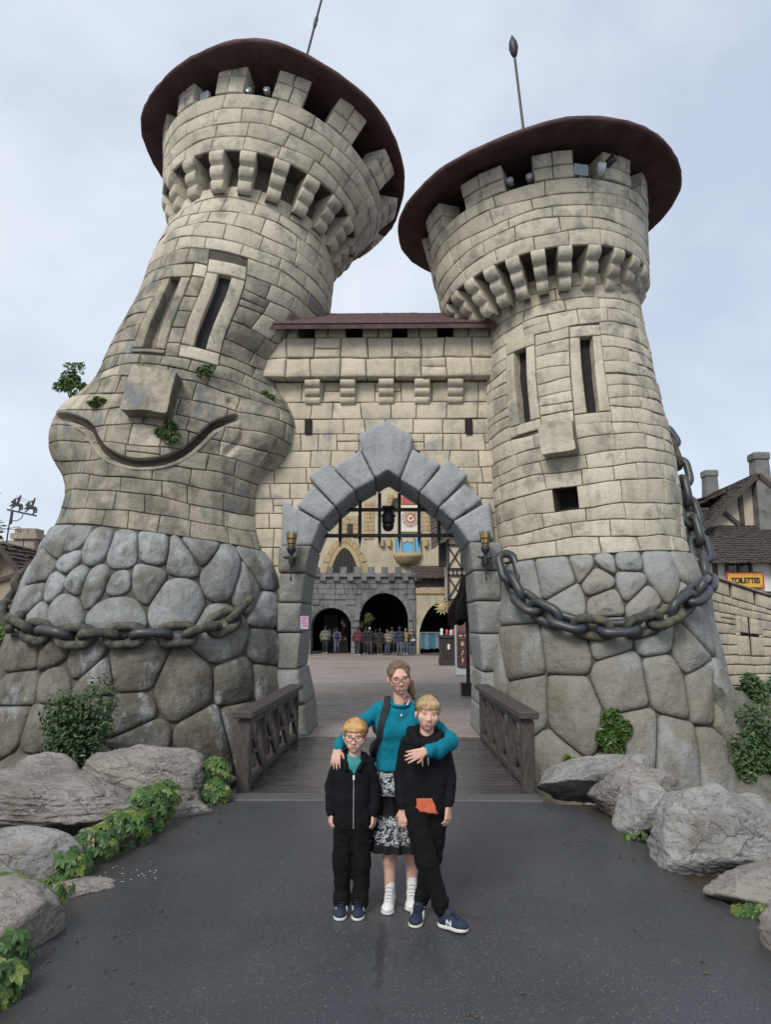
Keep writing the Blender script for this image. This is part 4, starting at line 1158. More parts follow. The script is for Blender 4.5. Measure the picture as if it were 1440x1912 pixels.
rock('long ridged grey boulder leaning against the left tower beside the railing', (-2.72, 8.3, .27), (.82, .50, .42), 12, .1, (0, .16), sub=6, planes=[(-.6, -.2, .9, .62), (.5, -.3, .8, .8), (0, -1, .4, .75)], strata=.028, group=rk)
rock('smooth pale slab under the flat boulder at the left edge', (-3.15, 6.02, .08), (.60, .34, .25), 21, -.1, (0, -.06), n=8, mat='rock2', planes=[(0, -.2, 1, .75), (1, -.2, .3, .9)], strata=.015, rough=.03, group=rk)
rock('blunt grey boulder jutting in at the lower left edge of the photo', (-2.53, 4.72, .05), (.41, .36, .29), 33, .3, (.25, .1), n=9, planes=[(.9, -.5, .1, .8), (0, -.3, 1, .85)], strata=.02, group=rk)
rock('low flat stone under the long ridged boulder on the left', (-2.3, 7.92, .02), (.36, .24, .09), 40, .2, n=8, strata=.05, sub=4, group=rk)
rock('dark flush stone half buried at the left edge of the asphalt', (-2.42, 5.72, -.02), (.30, .22, .05), 44, .3, n=8, sub=4, group=rk)
rock('small stone wedged behind the flat left boulder below the shrub', (-3.75, 7.9, .32), (.35, .3, .25), 47, .2, n=9, sub=4, group=rk)
rock('jagged grey boulder with a dark underside beside the right railing', (2.33, 8.62, .20), (.68, .42, .35), 52, -.1, (0, -.15), mat='rock2', sub=6, n=12, sharp=45, planes=[(-.55, -.6, -.75, .42), (-.55, -.25, 1, .60), (.45, -.45, 1, .66), (.9, -.4, .2, .8)], strata=.015, group=rk)
rock('tan lichen-spotted boulder second from the right railing', (2.50, 7.85, .18), (.46, .36, .37), 57, .2, (.1, .1), sub=6, n=12, sharp=45, planes=[(-.15, -.5, 1, .68), (-.8, -.5, -.3, .62), (.5, -.75, .3, .7)], strata=.015, group=rk)
rock('small wedge-shaped pale boulder beside the biggest right boulder', (2.42, 7.25, .14), (.37, .31, .34), 61, -.3, (.15, -.2), mat='rock2', sharp=45, planes=[(-.7, -.4, .6, .6), (.3, -.3, 1, .7), (0, -.6, -.8, .5)], strata=.02, group=rk)
rock('biggest angular grey boulder on the right side of the path', (2.70, 6.35, .22), (.60, .47, .47), 66, -.15, (.05, .04), sub=6, n=10, mat='rock2', planes=[(-.5, -.75, .5, .72), (.55, -.7, .45, .70), (.1, -.7, -.7, .72), (.75, 0, .65, .72), (-.9, -.1, .1, .85), (.62, -.05, .85, .66), (-.72, -.1, .72, .84)], strata=.02, rough=.045, sharp=40, group=rk)
rock('grey boulder peeping out behind the biggest right boulder', (3.28, 6.95, .12), (.26, .3, .26), 71, .3, n=9, mat='rock2', sub=4, group=rk)
rock('long low dark boulder in front of the biggest right boulder', (2.82, 5.58, .02), (.56, .34, .19), 75, .1, (0, .1), n=9, strata=.03, group=rk)
rock('pitted brown-grey boulder at the right edge of the photo', (2.58, 4.72, .06), (.34, .30, .26), 81, .4, n=10, planes=[(-.8, -.5, .3, .8)], strata=.03, rough=.07, group=rk)
rock('flat pale stone at the right edge above the low dark boulder', (3.35, 6.05, .12), (.36, .26, .10), 86, .1, n=8, mat='rock2', sub=4, group=rk)
bk = 'rough rocks on the moat bank'
rock('tall mossy rock clinging to the right foot of the right tower', (5.42, 12.35, -.25), (.62, .8, 1.42), 91, .2, (0, -.22), n=14, mat='rockmoss', rough=.10, name='bank_rock', cat='rock', group=bk)
rock('low mossy rock at the waterline below the right tower', (5.55, 11.4, -.85), (.65, .5, .5), 95, .5, n=12, mat='rockmoss', rough=.09, name='bank_rock', cat='rock', group=bk)
rock('broad mossy rock ledge under the curved stone wall', (9.6, 17.6, -.55), (2.6, .9, .95), 97, .1, n=12, mat='rockmoss', rough=.08, name='bank_rock', cat='rock', group=bk)
rock('mossy rock between the right tower and the curved wall', (7.3, 15.6, -.45), (1.0, 1.0, 1.0), 99, .1, n=12, mat='rockmoss', rough=.09, sub=4, name='bank_rock', cat='rock', group=bk)

# ------------------------------------------------------------ plants
def leaf_mat(name, a, b, ro=.45):
    k = NT(name, ro, .4); f = k.math('ADD', k.math('MULTIPLY', k.oi, .55), k.math('MULTIPLY', k.noise(11, 3, .7), .6))
    k.col(k.mix(k.ramp(f, .25, .85), a, b)); k.b.inputs['Transmission Weight'].default_value = 0; return k.m
M['creeper'] = leaf_mat('creeper_leaf', (.022, .060, .014), (.065, .130, .026))
M['creeper_y'] = leaf_mat('young_creeper_leaf', (.08, .13, .025), (.15, .19, .04))
M['ivy'] = leaf_mat('ivy_leaf', (.028, .075, .014), (.10, .155, .028))
M['shrub'] = leaf_mat('shrub_leaf', (.028, .062, .022), (.08, .13, .042))
M['moss_leaf'] = leaf_mat('wall_plant_leaf', (.04, .085, .025), (.09, .15, .035))
M['stem'] = plain('plant_stem', (.09, .06, .035), .8, .2, 20, 0)
def leaflet(M4, L, w):
    P = [(0, 0, 0), (w, L * .45, .02 * L), (0, L * .45, -.08 * L), (-w, L * .45, .02 * L), (w * .55, L * .8, -.06 * L), (0, L * .78, -.12 * L), (-w * .55, L * .8, -.06 * L), (0, L, -.2 * L)]
    return [tuple(M4 @ Vector(p)) for p in P], [(0, 1, 2), (0, 2, 3), (1, 4, 5, 2), (2, 5, 6, 3), (4, 7, 5), (5, 7, 6)]
LEAF = {}
M['creeper_d'] = leaf_mat('dying_creeper_leaf', (.12, .075, .03), (.20, .11, .04))
for nm in ('creeper', 'creeper_y', 'creeper_d'):
    m = MB()
    for a, L in ((0, 1.), (52, .92), (-52, .92), (104, .68), (-104, .68)):
        m.add(*leaflet(Matrix.Rotation(R_(a), 4, 'Z') @ Matrix.Rotation(R_(-12), 4, 'X'), L * .55, L * .17))
    me = bpy.data.meshes.new('leaf'); me.from_pydata(m.v, [], m.f); me.materials.append(M[nm]); LEAF[nm] = me
def creeper(label, spots, n, seed, size=.15, base=None, face=(0.5, -.7, .6), young=.12, name='creeper_plant'):
    r = random.Random(seed); b = base or spots[0][:3]
    t = thing(name, label, 'creeper', b); B = Vector(b)
    st = MB()
    for (x, y, z, rx, ry, rz_) in spots:
        st.tube([(x - b[0], y - b[1] + .05, .0), (x - b[0] + r.uniform(-.05, .05), y - b[1], z - b[2] + .02), (x - b[0] + r.uniform(-.1, .1), y - b[1] - ry * .5, z - b[2] + rz_ * .6)], [.008, .006, .003], 5)
    st.build('stem', M['stem'], t)
    for i in range(n):
        x, y, z, rx, ry, rz_ = spots[r.randrange(len(spots))]
        d = Vector((r.gauss(0, 1), r.gauss(0, 1), r.gauss(0, 1))).normalized(); f = Vector(face).normalized()
        if d.dot(f) < -.1: d = d - 2 * d.dot(f) * f
        k_ = r.uniform(.72, 1.05)
        p = Vector((x + d.x * rx * k_, y + d.y * ry * k_, max(.02, z + d.z * rz_ * k_)))
        nn = (d * .7 + f * .8 + Vector((0, 0, .35)) + Vector((r.gauss(0, .3), r.gauss(0, .3), r.gauss(0, .3)))).normalized()
        down = (Vector((d.x * .6, -.2 + d.y * .4, -.9)) - nn * Vector((d.x * .6, -.2 + d.y * .4, -.9)).dot(nn)).normalized()
        M3 = Matrix((down.cross(nn), down, nn)).transposed().to_4x4()
        o = link('leaf', LEAF['creeper_y' if r.random() < young else 'creeper_d' if r.random() < .012 else 'creeper'], t)
        o.matrix_basis = Matrix.Translation(p - B) @ M3 @ Matrix.Rotation(r.gauss(0, .5), 4, 'Z') @ Matrix.Scale(size * r.uniform(.65, 1.2), 4)
    return t
creeper('green creeper spilling out beneath the broad flat left boulder', [(-2.62, 5.98, .08, .2, .2, .12), (-2.55, 6.35, .12, .2, .22, .16), (-2.45, 6.75, .13, .2, .24, .18), (-2.38, 7.15, .20, .18, .2, .24), (-2.33, 7.5, .22, .16, .16, .2)], 300, 3, .15)
creeper('yellowing creeper trailing over the asphalt beside the pale left slab', [(-2.78, 5.35, .10, .26, .16, .12), (-2.52, 5.45, .07, .18, .16, .1), (-3.0, 5.2, .12, .2, .15, .12)], 95, 5, .13, young=.4)
creeper('leafy creeper clump below the blunt boulder in the lower left corner', [(-2.25, 4.35, .08, .14, .18, .16), (-2.12, 4.1, .07, .14, .2, .13), (-2.2, 3.8, .08, .18, .2, .12), (-2.4, 3.9, .1, .2, .2, .14)], 190, 7, .155, young=.06)
creeper('bright green creeper clump beside the near post of the left railing', [(-2.08, 8.3, .12, .22, .16, .13), (-2.0, 8.32, .10, .14, .14, .12), (-2.07, 8.48, .30, .17, .13, .17)], 125, 9, .15, young=.2)
creeper('green creeper by the water behind the biggest right boulder', [(3.55, 6.75, .02, .2, .25, .2), (3.6, 7.2, .1, .16, .2, .2)], 80, 11, .13, face=(-.2, -.8, .6))
creeper('few creeper leaves under the wedge-shaped right boulder', [(2.2, 7.0, .04, .12, .06, .05)], 14, 13, .09, face=(-.3, -.8, .5))
creeper('few creeper leaves at the foot of the long low dark boulder', [(2.40, 5.28, .04, .12, .06, .05)], 16, 15, .10, face=(-.3, -.8, .5), young=.4)
def bush(label, c, r3, n, seed, leaf=.05, mat='shrub', name='shrub', cat='shrub', clumps=9, up=.5, stems=5, sh=.62, group=None, wisps=0):
    r = np.random.RandomState(seed); t = thing(name, label, cat, c, 0, group)
    R3 = np.array(r3, float)
    cc = r.normal(size=(clumps, 3)); cc /= np.linalg.norm(cc, axis=1, keepdims=True); cc *= r.uniform(.2, .78, (clumps, 1)); cs = r.uniform(.28, .5, clumps)
    k = r.randint(0, clumps, n); d = r.normal(size=(n, 3)); d /= np.linalg.norm(d, axis=1, keepdims=True)
    p = (cc[k] + d * (cs[k] * r.uniform(sh, 1.05, n))[:, None]) * R3
    if wisps:
        w = r.randint(0, n, wisps); a = r.uniform(-.5, .5, wisps); s_ = r.uniform(.8, 1.5, wisps)
        p[w] = np.stack([a * R3[0], r.uniform(-.3, .3, wisps) * R3[1], s_ * R3[2]], 1)
    nn = d * .6 + np.array([0, -.25, up]) + r.normal(size=(n, 3)) * .45; nn /= np.linalg.norm(nn, axis=1, keepdims=True)
    tv = np.cross(nn, r.normal(size=(n, 3))); tv /= np.linalg.norm(tv, axis=1, keepdims=True); bv = np.cross(nn, tv)
    s = leaf * r.uniform(.6, 1.25, n)[:, None]
    V = np.stack([p - tv * s, p + bv * s * .48 + nn * s * .12, p + tv * s - nn * s * .25, p - bv * s * .48 + nn * s * .12], 1).reshape(-1, 3)
    me = bpy.data.meshes.new('foliage'); F = np.arange(4 * n).reshape(-1, 4)
    Ft = [(a, b, c_) for a, b, c_, d_ in F] + [(a, c_, d_) for a, b, c_, d_ in F]
    obj('foliage', V, Ft, M[mat], t, smooth=False)
    m = MB()
    for i in range(stems):
        q = cc[i % clumps] * R3 * .9; m.tube([(q[0] * .15, q[1] * .15 + R3[1] * .1, -R3[2]), q * .5 + np.array([0, 0, -R3[2] * .2]), q], [.018 * leaf / .05, .012 * leaf / .05, .005], 5)
    m.build('stems', M['stem'], t)
    return t
bush('dark green leafy shrub growing against the left tower boulders', (-4.5, 10.4, .45), (.60, .36, .86), 5600, 3, .040, clumps=20)
bush('green shrub hanging over the mossy rock beside the right tower', (5.55, 11.55, -.05), (.55, .38, .70), 4300, 5, .042, clumps=16)
bush('smaller green shrub on the bank below the curved wall', (7.2, 15.2, .5), (.45, .4, .6), 2200, 7, .05, clumps=9)
bush('dark bush at the right edge of the bank above the water', (8.6, 16.6, .3), (.7, .4, .55), 2500, 8, .055, clumps=9)
bush('light green ivy patch climbing the right tower base above the boulders', PR(-14.5 * D2, .28, .16), (.34, .14, .42), 1700, 9, .05, 'ivy', 'ivy', 'ivy', 9, .3)
bush('tiny ivy sprig low on the right tower beside the ivy patch', PR(-33 * D2, -.12, .16), (.13, .08, .07), 160, 10, .045, 'ivy', 'ivy', 'ivy', 4, .3)
wp = 'plants growing out of the left tower'
bush('spiky green plant sprouting from the left cheek of the tower face', PL(-64 * D2, 6.12, .22), (.36, .25, .30), 900, 11, .05, 'moss_leaf', 'wall_plant', 'plant', 8, .5, group=wp, wisps=130)
bush('small green tuft on the left cheek beside the spiky plant', PL(-36 * D2, 5.72, .12), (.20, .10, .10), 380, 12, .04, 'moss_leaf', 'wall_plant', 'plant', 6, .4, group=wp)
bush('dark green plant growing under the square nose above the grin', PL(10.5 * D2, 5.28, .12), (.28, .13, .22), 900, 13, .045, 'shrub', 'wall_plant', 'plant', 8, .4, group=wp)
bush('small green plant below the dark slit of the left tower', PL(20.5 * D2, 6.47, .10), (.16, .09, .2), 380, 14, .04, 'moss_leaf', 'wall_plant', 'plant', 6, .4, group=wp)
bush('faint green tuft on top of the right cheek of the tower face', PL(55 * D2, 6.4, .06), (.16, .08, .12), 170, 15, .035, 'moss_leaf', 'wall_plant', 'plant', 5, .4, group=wp)
bush('green bush at the far left edge behind the chain', (-8.3, 15.5, 1.5), (.6, .5, 1.1), 2600, 17, .06, 'moss_leaf', clumps=9)
# conifer at the left edge
tr = thing('pine_tree', 'dark conifer whose branch tips show at the left edge above the wall', 'tree', (-19.4, 32, 0))
m = MB(); m.tube([(0, 0, 0), (.1, 0, 5), (0, 0, 12)], [.3, .22, .04], 8); m.build('trunk', M['stem'], tr)
r = np.random.RandomState(4); V = []; F = []
for i in range(3600):
    z = r.uniform(3, 12); a = r.uniform(0, 6.28); rr = (12.6 - z) * .22 * r.uniform(.2, 1.) * (1 + .25 * math.sin(z * 4)); p = np.array([rr * math.cos(a), rr * math.sin(a), z - rr * .25])
    d = np.array([math.cos(a), math.sin(a), -.3 + r.normal() * .3]) * .16; q = np.array([-math.sin(a), math.cos(a), r.normal() * .5]) * .05
    n0 = len(V); V += [p - d, p + q, p + d, p - q]; F.append((n0, n0 + 1, n0 + 2, n0 + 3))
obj('crown', V, F, M['shrub'], tr, smooth=False)

# litter on the asphalt
M['petal'] = plain('pale_petal', (.55, .52, .5), .7, .1, 30, 0); M['dry_leaf'] = plain('dry_leaf', (.085, .055, .032), .8, .3, 30, 0)
m = MB(); r = random.Random(8)
for i in range(34):
    x, y = r.gauss(-2.1, .14), r.gauss(5.95, .14); s = r.uniform(.004, .011); a = r.uniform(0, 3)
    m.add([(x - s * math.cos(a), y - s * math.sin(a), .004), (x + s * .6 * math.sin(a), y - s * .6 * math.cos(a), .010), (x + s * math.cos(a), y + s * math.sin(a), .006), (x - s * .6 * math.sin(a), y + s * .6 * math.cos(a), .009)], [(0, 1, 2, 3)])
m.build('petals', M['petal'], None, False, kind='stuff')
m = MB()
for i in range(110):
    x, y = r.choice([(-2.0, 5.0), (-1.95, 4.6), (1.9, 7.6), (1.6, 8.3), (2.2, 5.0), (.6, 3.7), (-1.4, 8.2), (-2.2, 6.6), (-2.0, 7.4), (-1.9, 4.2), (2.0, 6.4), (1.9, 6.9)]); x += r.gauss(0, .25); y += r.gauss(0, .3); s = r.uniform(.008, .024); a = r.uniform(0, 6)
    m.add([(x - s * math.cos(a), y - s * math.sin(a), .004), (x + s * .5 * math.sin(a), y - s * .5 * math.cos(a), .013), (x + s * math.cos(a), y + s * math.sin(a), .005), (x - s * .5 * math.sin(a), y + s * .5 * math.cos(a), .010)], [(0, 1, 2, 3)])
m.build('fallen_leaves', M['dry_leaf'], None, False, kind='stuff')

# ------------------------------------------------------------ courtyard seen through the arch
M['bg_grey'] = stone('grey_courtyard_stone', (.20, .205, .21), (.155, .158, .16), (.05, .05, .05), .8, .7, .47, .68, pit=.2, streak=.6)
M['bg_cream'] = stone('cream_render', (.48, .425, .31), (.48, .425, .31), (.21, .185, .135), .6, .6, .48, .70, pit=.1, streak=.3)
M['bg_quoin'] = stone('tan_quoin_stone', (.46, .34, .18), (.38, .30, .18), (.18, .13, .08), .5, 1.2, .5, .7, pit=.2)
M['dark_wood'] = plain('very_dark_wood', (.022, .018, .016), .7, .3, 6, .3)
M['shingle'] = plain('dark_brown_shingle', (.055, .042, .036), .85, .4, 5, .3)
M['shingle2'] = plain('weathered_brown_shingle', (.062, .046, .037), .85, .35, 4, .3)
unit = MB().box((-.5, -.5, -.5), (.5, .5, .5), None, .03)
UM = {}
def ubox(name, mat, parent, lo, hi, rz=0):
    if mat not in UM:
        me = bpy.data.meshes.new(name); me.from_pydata(unit.v, [], unit.f); me.materials.append(M[mat]); UM[mat] = me
    o = link(name, UM[mat], parent); o.location = [(a + b) / 2 for a, b in zip(lo, hi)]; o.scale = [b - a for a, b in zip(lo, hi)]; o.rotation_euler = (0, 0, rz)
    return o
def arch_pts(c, hw, spring, top, pointed=False, n=14):
    out = []
    for i in range(n + 1):
        a = math.pi * i / n
        if pointed:
            s = i / n * 2; u = 1 - s if s <= 1 else -(s - 1)
            q = abs(u); out.append((c + hw * u, spring + (top - spring) * (1 - q ** 1.75) ** .75))
        else: out.append((c + hw * math.cos(a), spring + (top - spring) * math.sin(a)))
    return out                                        # right to left
def arch_wall(m, x0, x1, z1, arches, y0, y1):
    """wall with arches open down to the ground, as one outline"""
    pts = [(x0, 0), (x0, z1), (x1, z1), (x1, 0)][::-1]
    out = [(x1, 0), (x1, z1), (x0, z1), (x0, 0)]
    for a in sorted(arches, key=lambda a: a[0]):
        ap = arch_pts(*a); out += [(a[0] - a[1], 0)] + ap[::-1] + [(a[0] + a[1], 0)]
    m.prism(out, y0, y1)
def in_arch(x, z, arches, mg=0):
    for a in arches:
        c, hw, sp, top = a[:4]
        if abs(x - c) < hw + mg:
            if z < sp: return True
            q = abs(x - c) / (hw + mg); h = (1 - q ** 1.75) ** .75 if len(a) > 4 and a[4] else math.sqrt(max(0, 1 - q * q))
            if z < sp + (top - sp + mg) * h: return True
    return False
Y0 = 48.
bw = thing('battlemented_wall', 'grey battlemented courtyard wall with two round arches beyond the gate', 'wall', (-2.2, Y0, 0))
AR = [(-4.32, 1.33, 1.75, 3.02), (-.83, 1.62, 2.2, 4.0)]
off = (-2.2, Y0, 0)
S = lambda lst: [(a[0] - off[0],) + tuple(a[1:]) for a in lst]
m = MB(); arch_wall(m, -6.6 - off[0], 1.28 - off[0], 5.05, S(AR), .05, 1.2); m.build('wall_body', M['bg_grey'], bw)
rp = random.Random(3); z = .02; i = 0
while z < 5.0:
    x = -6.55 + (.32 if i % 2 else 0)
    while x < 1.22:
        w = rp.uniform(.5, .66); xa, xb = x, min(x + w, 1.27)
        if not any(in_arch(q, zz, AR, .30) for q in (xa, xb, (xa + xb) / 2) for zz in (z, z + .32)):
            ubox('stone_block', 'bg_grey', bw, (xa - off[0], -.02 - rp.uniform(0, .02), z), (xb - off[0] - .025, .2, z + .33))
        x += w
    z += .355; i += 1
for c, hw, sp, top in AR:
    o_ = arch_pts(c - off[0], hw + .30, sp, top + .30, n=13); i_ = arch_pts(c - off[0], hw, sp, top, n=13)
    for k_ in range(13):
        q = [i_[k_], o_[k_], o_[k_ + 1], i_[k_ + 1]]; cx = sum(p[0] for p in q) / 4; cz = sum(p[1] for p in q) / 4
        MB().prism([(cx + (p[0] - cx) * .95, cz + (p[1] - cz) * .97) for p in q], -.10, .3).build('arch_stone', M['bg_grey'], bw)
    for s in (-1, 1):
        for k_ in range(int(sp / .42)):
            x = c - off[0] + s * (hw + .15); ubox('arch_stone', 'bg_grey', bw, (x - .15, -.09, k_ * .42 + .01), (x + .15, .3, k_ * .42 + .41))
for k_ in range(8):
    x = -5.35 + k_ * .915 - off[0]
    if x + off[0] < .9: ubox('merlon', 'bg_grey', bw, (x - .22, -.15, 5.2), (x + .22, .3, 5.72))
    x2 = x + .46
    ubox('corbel', 'bg_grey', bw, (x2 - .19, -.22, 4.78), (x2 + .19, .1, 5.08))
ubox('parapet', 'bg_grey', bw, (-6.6 - off[0], -.22, 5.06), (1.25 - off[0], .4, 5.22))
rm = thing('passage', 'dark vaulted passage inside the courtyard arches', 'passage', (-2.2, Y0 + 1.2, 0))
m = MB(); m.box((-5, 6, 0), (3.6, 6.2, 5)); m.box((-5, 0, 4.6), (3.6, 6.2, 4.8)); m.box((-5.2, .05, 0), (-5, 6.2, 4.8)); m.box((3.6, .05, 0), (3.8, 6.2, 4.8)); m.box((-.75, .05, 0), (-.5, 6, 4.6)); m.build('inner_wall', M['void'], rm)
M['shopwhite'] = plain('pale_goods', (.55, .55, .55), .6, .3, 3, 0); M['goods_red'] = plain('red_goods', (.4, .06, .05), .6, .3, 4, 0); M['goods_tan'] = plain('tan_goods', (.45, .35, .2), .6, .3, 4, 0); M['slate_cloth'] = plain('grey_blue_cloth', (.12, .17, .22), .8, .4, 4, 0); M['goods_blue'] = plain('teal_cloth', (.035, .11, .15), .8, .4, 4, 0)
def shop_shelf(name, label, loc, cols, seed, w=1.1, h=1.5):
    t = thing(name, label, 'display', loc); r = random.Random(seed)
    m = MB(); m.box((-w / 2, 0, 0), (w / 2, .4, .8)); m.build('cabinet', M['dark_wood'], t)
    for i in range(10):
        x = r.uniform(-w / 2, w / 2 - .15); z = .8 + r.uniform(0, h - .8) * (i % 3) / 2
        MB().lathe([(.02, 0), (.09, .03), (.11, .16), (.05, .26), (.02, .3)], 7, Matrix.Translation((x, .1 + r.uniform(0, .2), z))).build('item', M[r.choice(cols)], t)
    MB().box((-w / 2, .36, .8), (w / 2, .4, h + .3)).build('back_board', M['dark_wood'], t)
    return t
shop_shelf('display_stand', 'stand of pale souvenirs inside the left round arch', (-4.6, 50.8, 0), ['shopwhite', 'goods_tan'], 2, 1.0, 2.3)
shop_shelf('display_stand', 'stand of red and white goods on the right of the left round arch', (-3.65, 50.6, 0), ['shopwhite', 'goods_red'], 3, .6, 2.2)
shop_shelf('display_stand', 'low stand of tan souvenirs under the plant in the wide round arch', (-2.15, 48.9, 0), ['goods_tan'], 5, .6, 1.9)
bush('green hanging plant inside the left side of the wide round arch', (-1.75, 48.5, 2.35), (.55, .3, .42), 700, 31, .09, 'moss_leaf', 'hanging_plant', 'plant', 7)
# tall cream house behind
ch = thing('cream_house', 'tall cream rendered house with pointed plank door and colourful clock', 'house', (-1, 50.5, 0)); o0 = np.array((-1, 50.5, 0))
m = MB(); m.box((-8, 0, 4.95), (5.5, 4, 14.5)); m.build('wall', M['bg_cream'], ch)
X = lambda x: x + 1
dp = arch_pts(X(-3.63), .98, 5.4, 7.25, True, 16)
m = MB(); m.prism([(X(-3.63) + .98, 4.6)] + dp + [(X(-3.63) - .98, 4.6)], -.10, .02); pd = m.build('door', M['dark_wood'], ch)
for k_ in range(8):
    x = X(-3.63) - .84 + k_ * .24; hh = 5.4 + 1.85 * (1 - (abs(x - X(-3.63)) / .98) ** 1.75) ** .75 - .12
    MB().box((x - .1, -.14, 4.62), (x + .1, -.10, hh), None, .015).build('plank', M['dark_wood'], pd)
do = arch_pts(X(-3.63), 1.28, 5.4, 7.62, True, 16)
for k_ in range(16):
    MB().prism([do[k_], do[k_ + 1], dp[k_ + 1], dp[k_]], -.16, .05).build('door_moulding', M['bg_quoin'], ch)
dq = arch_pts(X(-3.63), 1.85, 5.3, 8.15, True, 13)
do2 = arch_pts(X(-3.63), 1.32, 5.4, 7.66, True, 13)
for k_ in range(13):
    q = [do2[k_], dq[k_], dq[k_ + 1], do2[k_ + 1]]; s = .8 + .2 * (k_ % 2); cx, cz = [sum(p[i_] for p in q) / 4 for i_ in (0, 1)]
    q = [(cx + (p[0] - cx) * .94 * (s if j in (1, 2) else 1), cz + (p[1] - cz) * .94 * (s if j in (1, 2) else 1)) for j, p in enumerate(q)]
    MB().prism(q[::-1], -.09, .05).build('quoin_stone', M['bg_quoin'], ch)
# window, stone strips, clock, niche with balcony
MB().box((X(-3.45), -.06, 8.3), (X(-3.08), .02, 8.95)).build('window', M['dark_wood'], ch)
for a, b, z0, z1 in ((-3.85, -3.48, 8.0, 9.6), (-3.05, -2.68, 8.0, 9.6), (-3.85, -2.68, 8.98, 9.6), (-2.3, -1.55, 7.9, 10.6), (1.85, 2.5, 8.2, 10.5), (2.5, 3.6, 8.0, 9.6), (-.6, .35, 9.9, 11.2)):
    z = z0; i = 0
    while z < z1 - .1:
        x = a; 
        while x < b - .05:
            w = rp.uniform(.32, .6); xb = min(x + w, b); 
            if b - xb < .12: xb = b
            ubox('quoin_stone', 'bg_quoin', ch, (X(x), -.07 - rp.uniform(0, .02), z), (X(xb) - .03, .1, min(z + .3, z1) - .025)); x = xb
        z += .3
for x in (-1.0, -.5, 2.1): ubox('corbel', 'bg_quoin', ch, (X(x) - .12, -.3, 7.35), (X(x) + .12, .05, 7.95))
M['dial_white'] = plain('cream_dial', (.6, .55, .45), .5, .1, 5, 0); M['dial_blue'] = plain('blue_dial', (.06, .10, .30), .5, .2, 9, 0); M['dial_red'] = plain('red_dial', (.38, .07, .06), .5, .2, 9, 0); M['gold'] = plain('gold_paint', (.50, .36, .12), .4, .2, 9, 0)
M['sky_blue'] = plain('bright_blue_panel', (.10, .35, .60), .5, .3, 2, 0)
ck = MB(); ck.box((X(.27), -.12, 8.4), (X(1.78), .0, 10.3)); ck.build('clock_panel', M['dial_white'], ch)
cx, cz = X(1.03), 9.36; q_ = .68
rot = Matrix.Translation((cx, -.12, cz)) @ Matrix.Rotation(R_(90), 4, 'X') @ Matrix.Scale(q_, 4)
def dial(r0, r1, mat, d, name='dial_ring'):
    m = MB(); m.lathe([(r1, 0), (r1, d), (r0, d), (r0, 0)], 36, rot); return m.build(name, M[mat], ch)
dial(.01, 1.0, 'dial_white', .02); dial(.74, .92, 'dial_blue', .03); dial(.64, .70, 'gold', .05); dial(.46, .60, 'gold', .035); dial(.34, .44, 'dial_red', .05); dial(.01, .34, 'dial_white', .05); dial(.01, .16, 'dial_red', .07)
for k_ in range(20):
    a = k_ * math.pi / 10; Q = rot @ Matrix.Rotation(a, 4, 'Z') @ Matrix.Translation((.83, 0, 0))
    MB().box((-.07, -.07, .03), (.07, .07, .05), Q).build('hour_mark', M['dial_white'] if k_ % 3 else M['gold'], ch)
    Q = rot @ Matrix.Rotation(a + .16, 4, 'Z') @ Matrix.Translation((.53, 0, 0)); MB().box((-.06, -.04, .035), (.06, .04, .05), Q).build('dial_mark', M['dial_blue' if k_ % 2 else 'dial_red'], ch)
m = MB(); m.bar((cx, -.22, cz), (cx + .3, -.22, cz + .38), .05, .02); m.build('clock_hand', M['gold'], ch)
m = MB(); m.box((X(.4), -.12, 10.35), (X(1.7), .1, 10.9)); m.build('red_crest_panel', M['dial_red'], ch)
m = MB(); m.box((X(-.2), -.3, 6.72), (X(1.75), 0, 6.9)); m.build('balcony_ledge', M['bg_quoin'], ch)
m = MB(); m.lathe([(.55, 0), (.62, .12), (.80, .25), (.86, .40), (.98, .55), (1.0, .72), (.9, .73)], 20, Matrix.Translation((X(.77), .1, 6.05))); m.build('balcony', M['bg_quoin'], ch, smooth=True)
for x0, x1 in ((-.02, .26), (.45, 1.16), (1.33, 1.58)): MB().box((X(x0), -.14, 6.9), (X(x1), .0, 7.9)).build('blue_panel', M['sky_blue'], ch)
for x in (-.08, .35, 1.25, 1.66): MB().lathe([(.09, 0), (.07, .1), (.06, .9), (.1, 1.0)], 10, Matrix.Translation((X(x), -.22, 6.9))).build('column', M['bg_cream'], ch)
m = MB(); m.prism([(X(.4), 7.75), (X(.55), 7.6), (X(.8), 7.72), (X(1.05), 7.6), (X(1.2), 7.75), (X(1.2), 8.05), (X(.4), 8.05)], -.2, .0); m.build('niche_arch', M['bg_cream'], ch)
m = MB()
for k_ in range(6): m.prism([(X(-.5 + k_ * .05), 9.9), (X(-.4 + k_ * .05), 9.85), (X(-.1 + k_ * .05), 10.8), (X(-.2 + k_ * .05), 10.8)], -.18 - k_ * .01, -.1)
m.build('dark_beams', M['dark_wood'], ch)
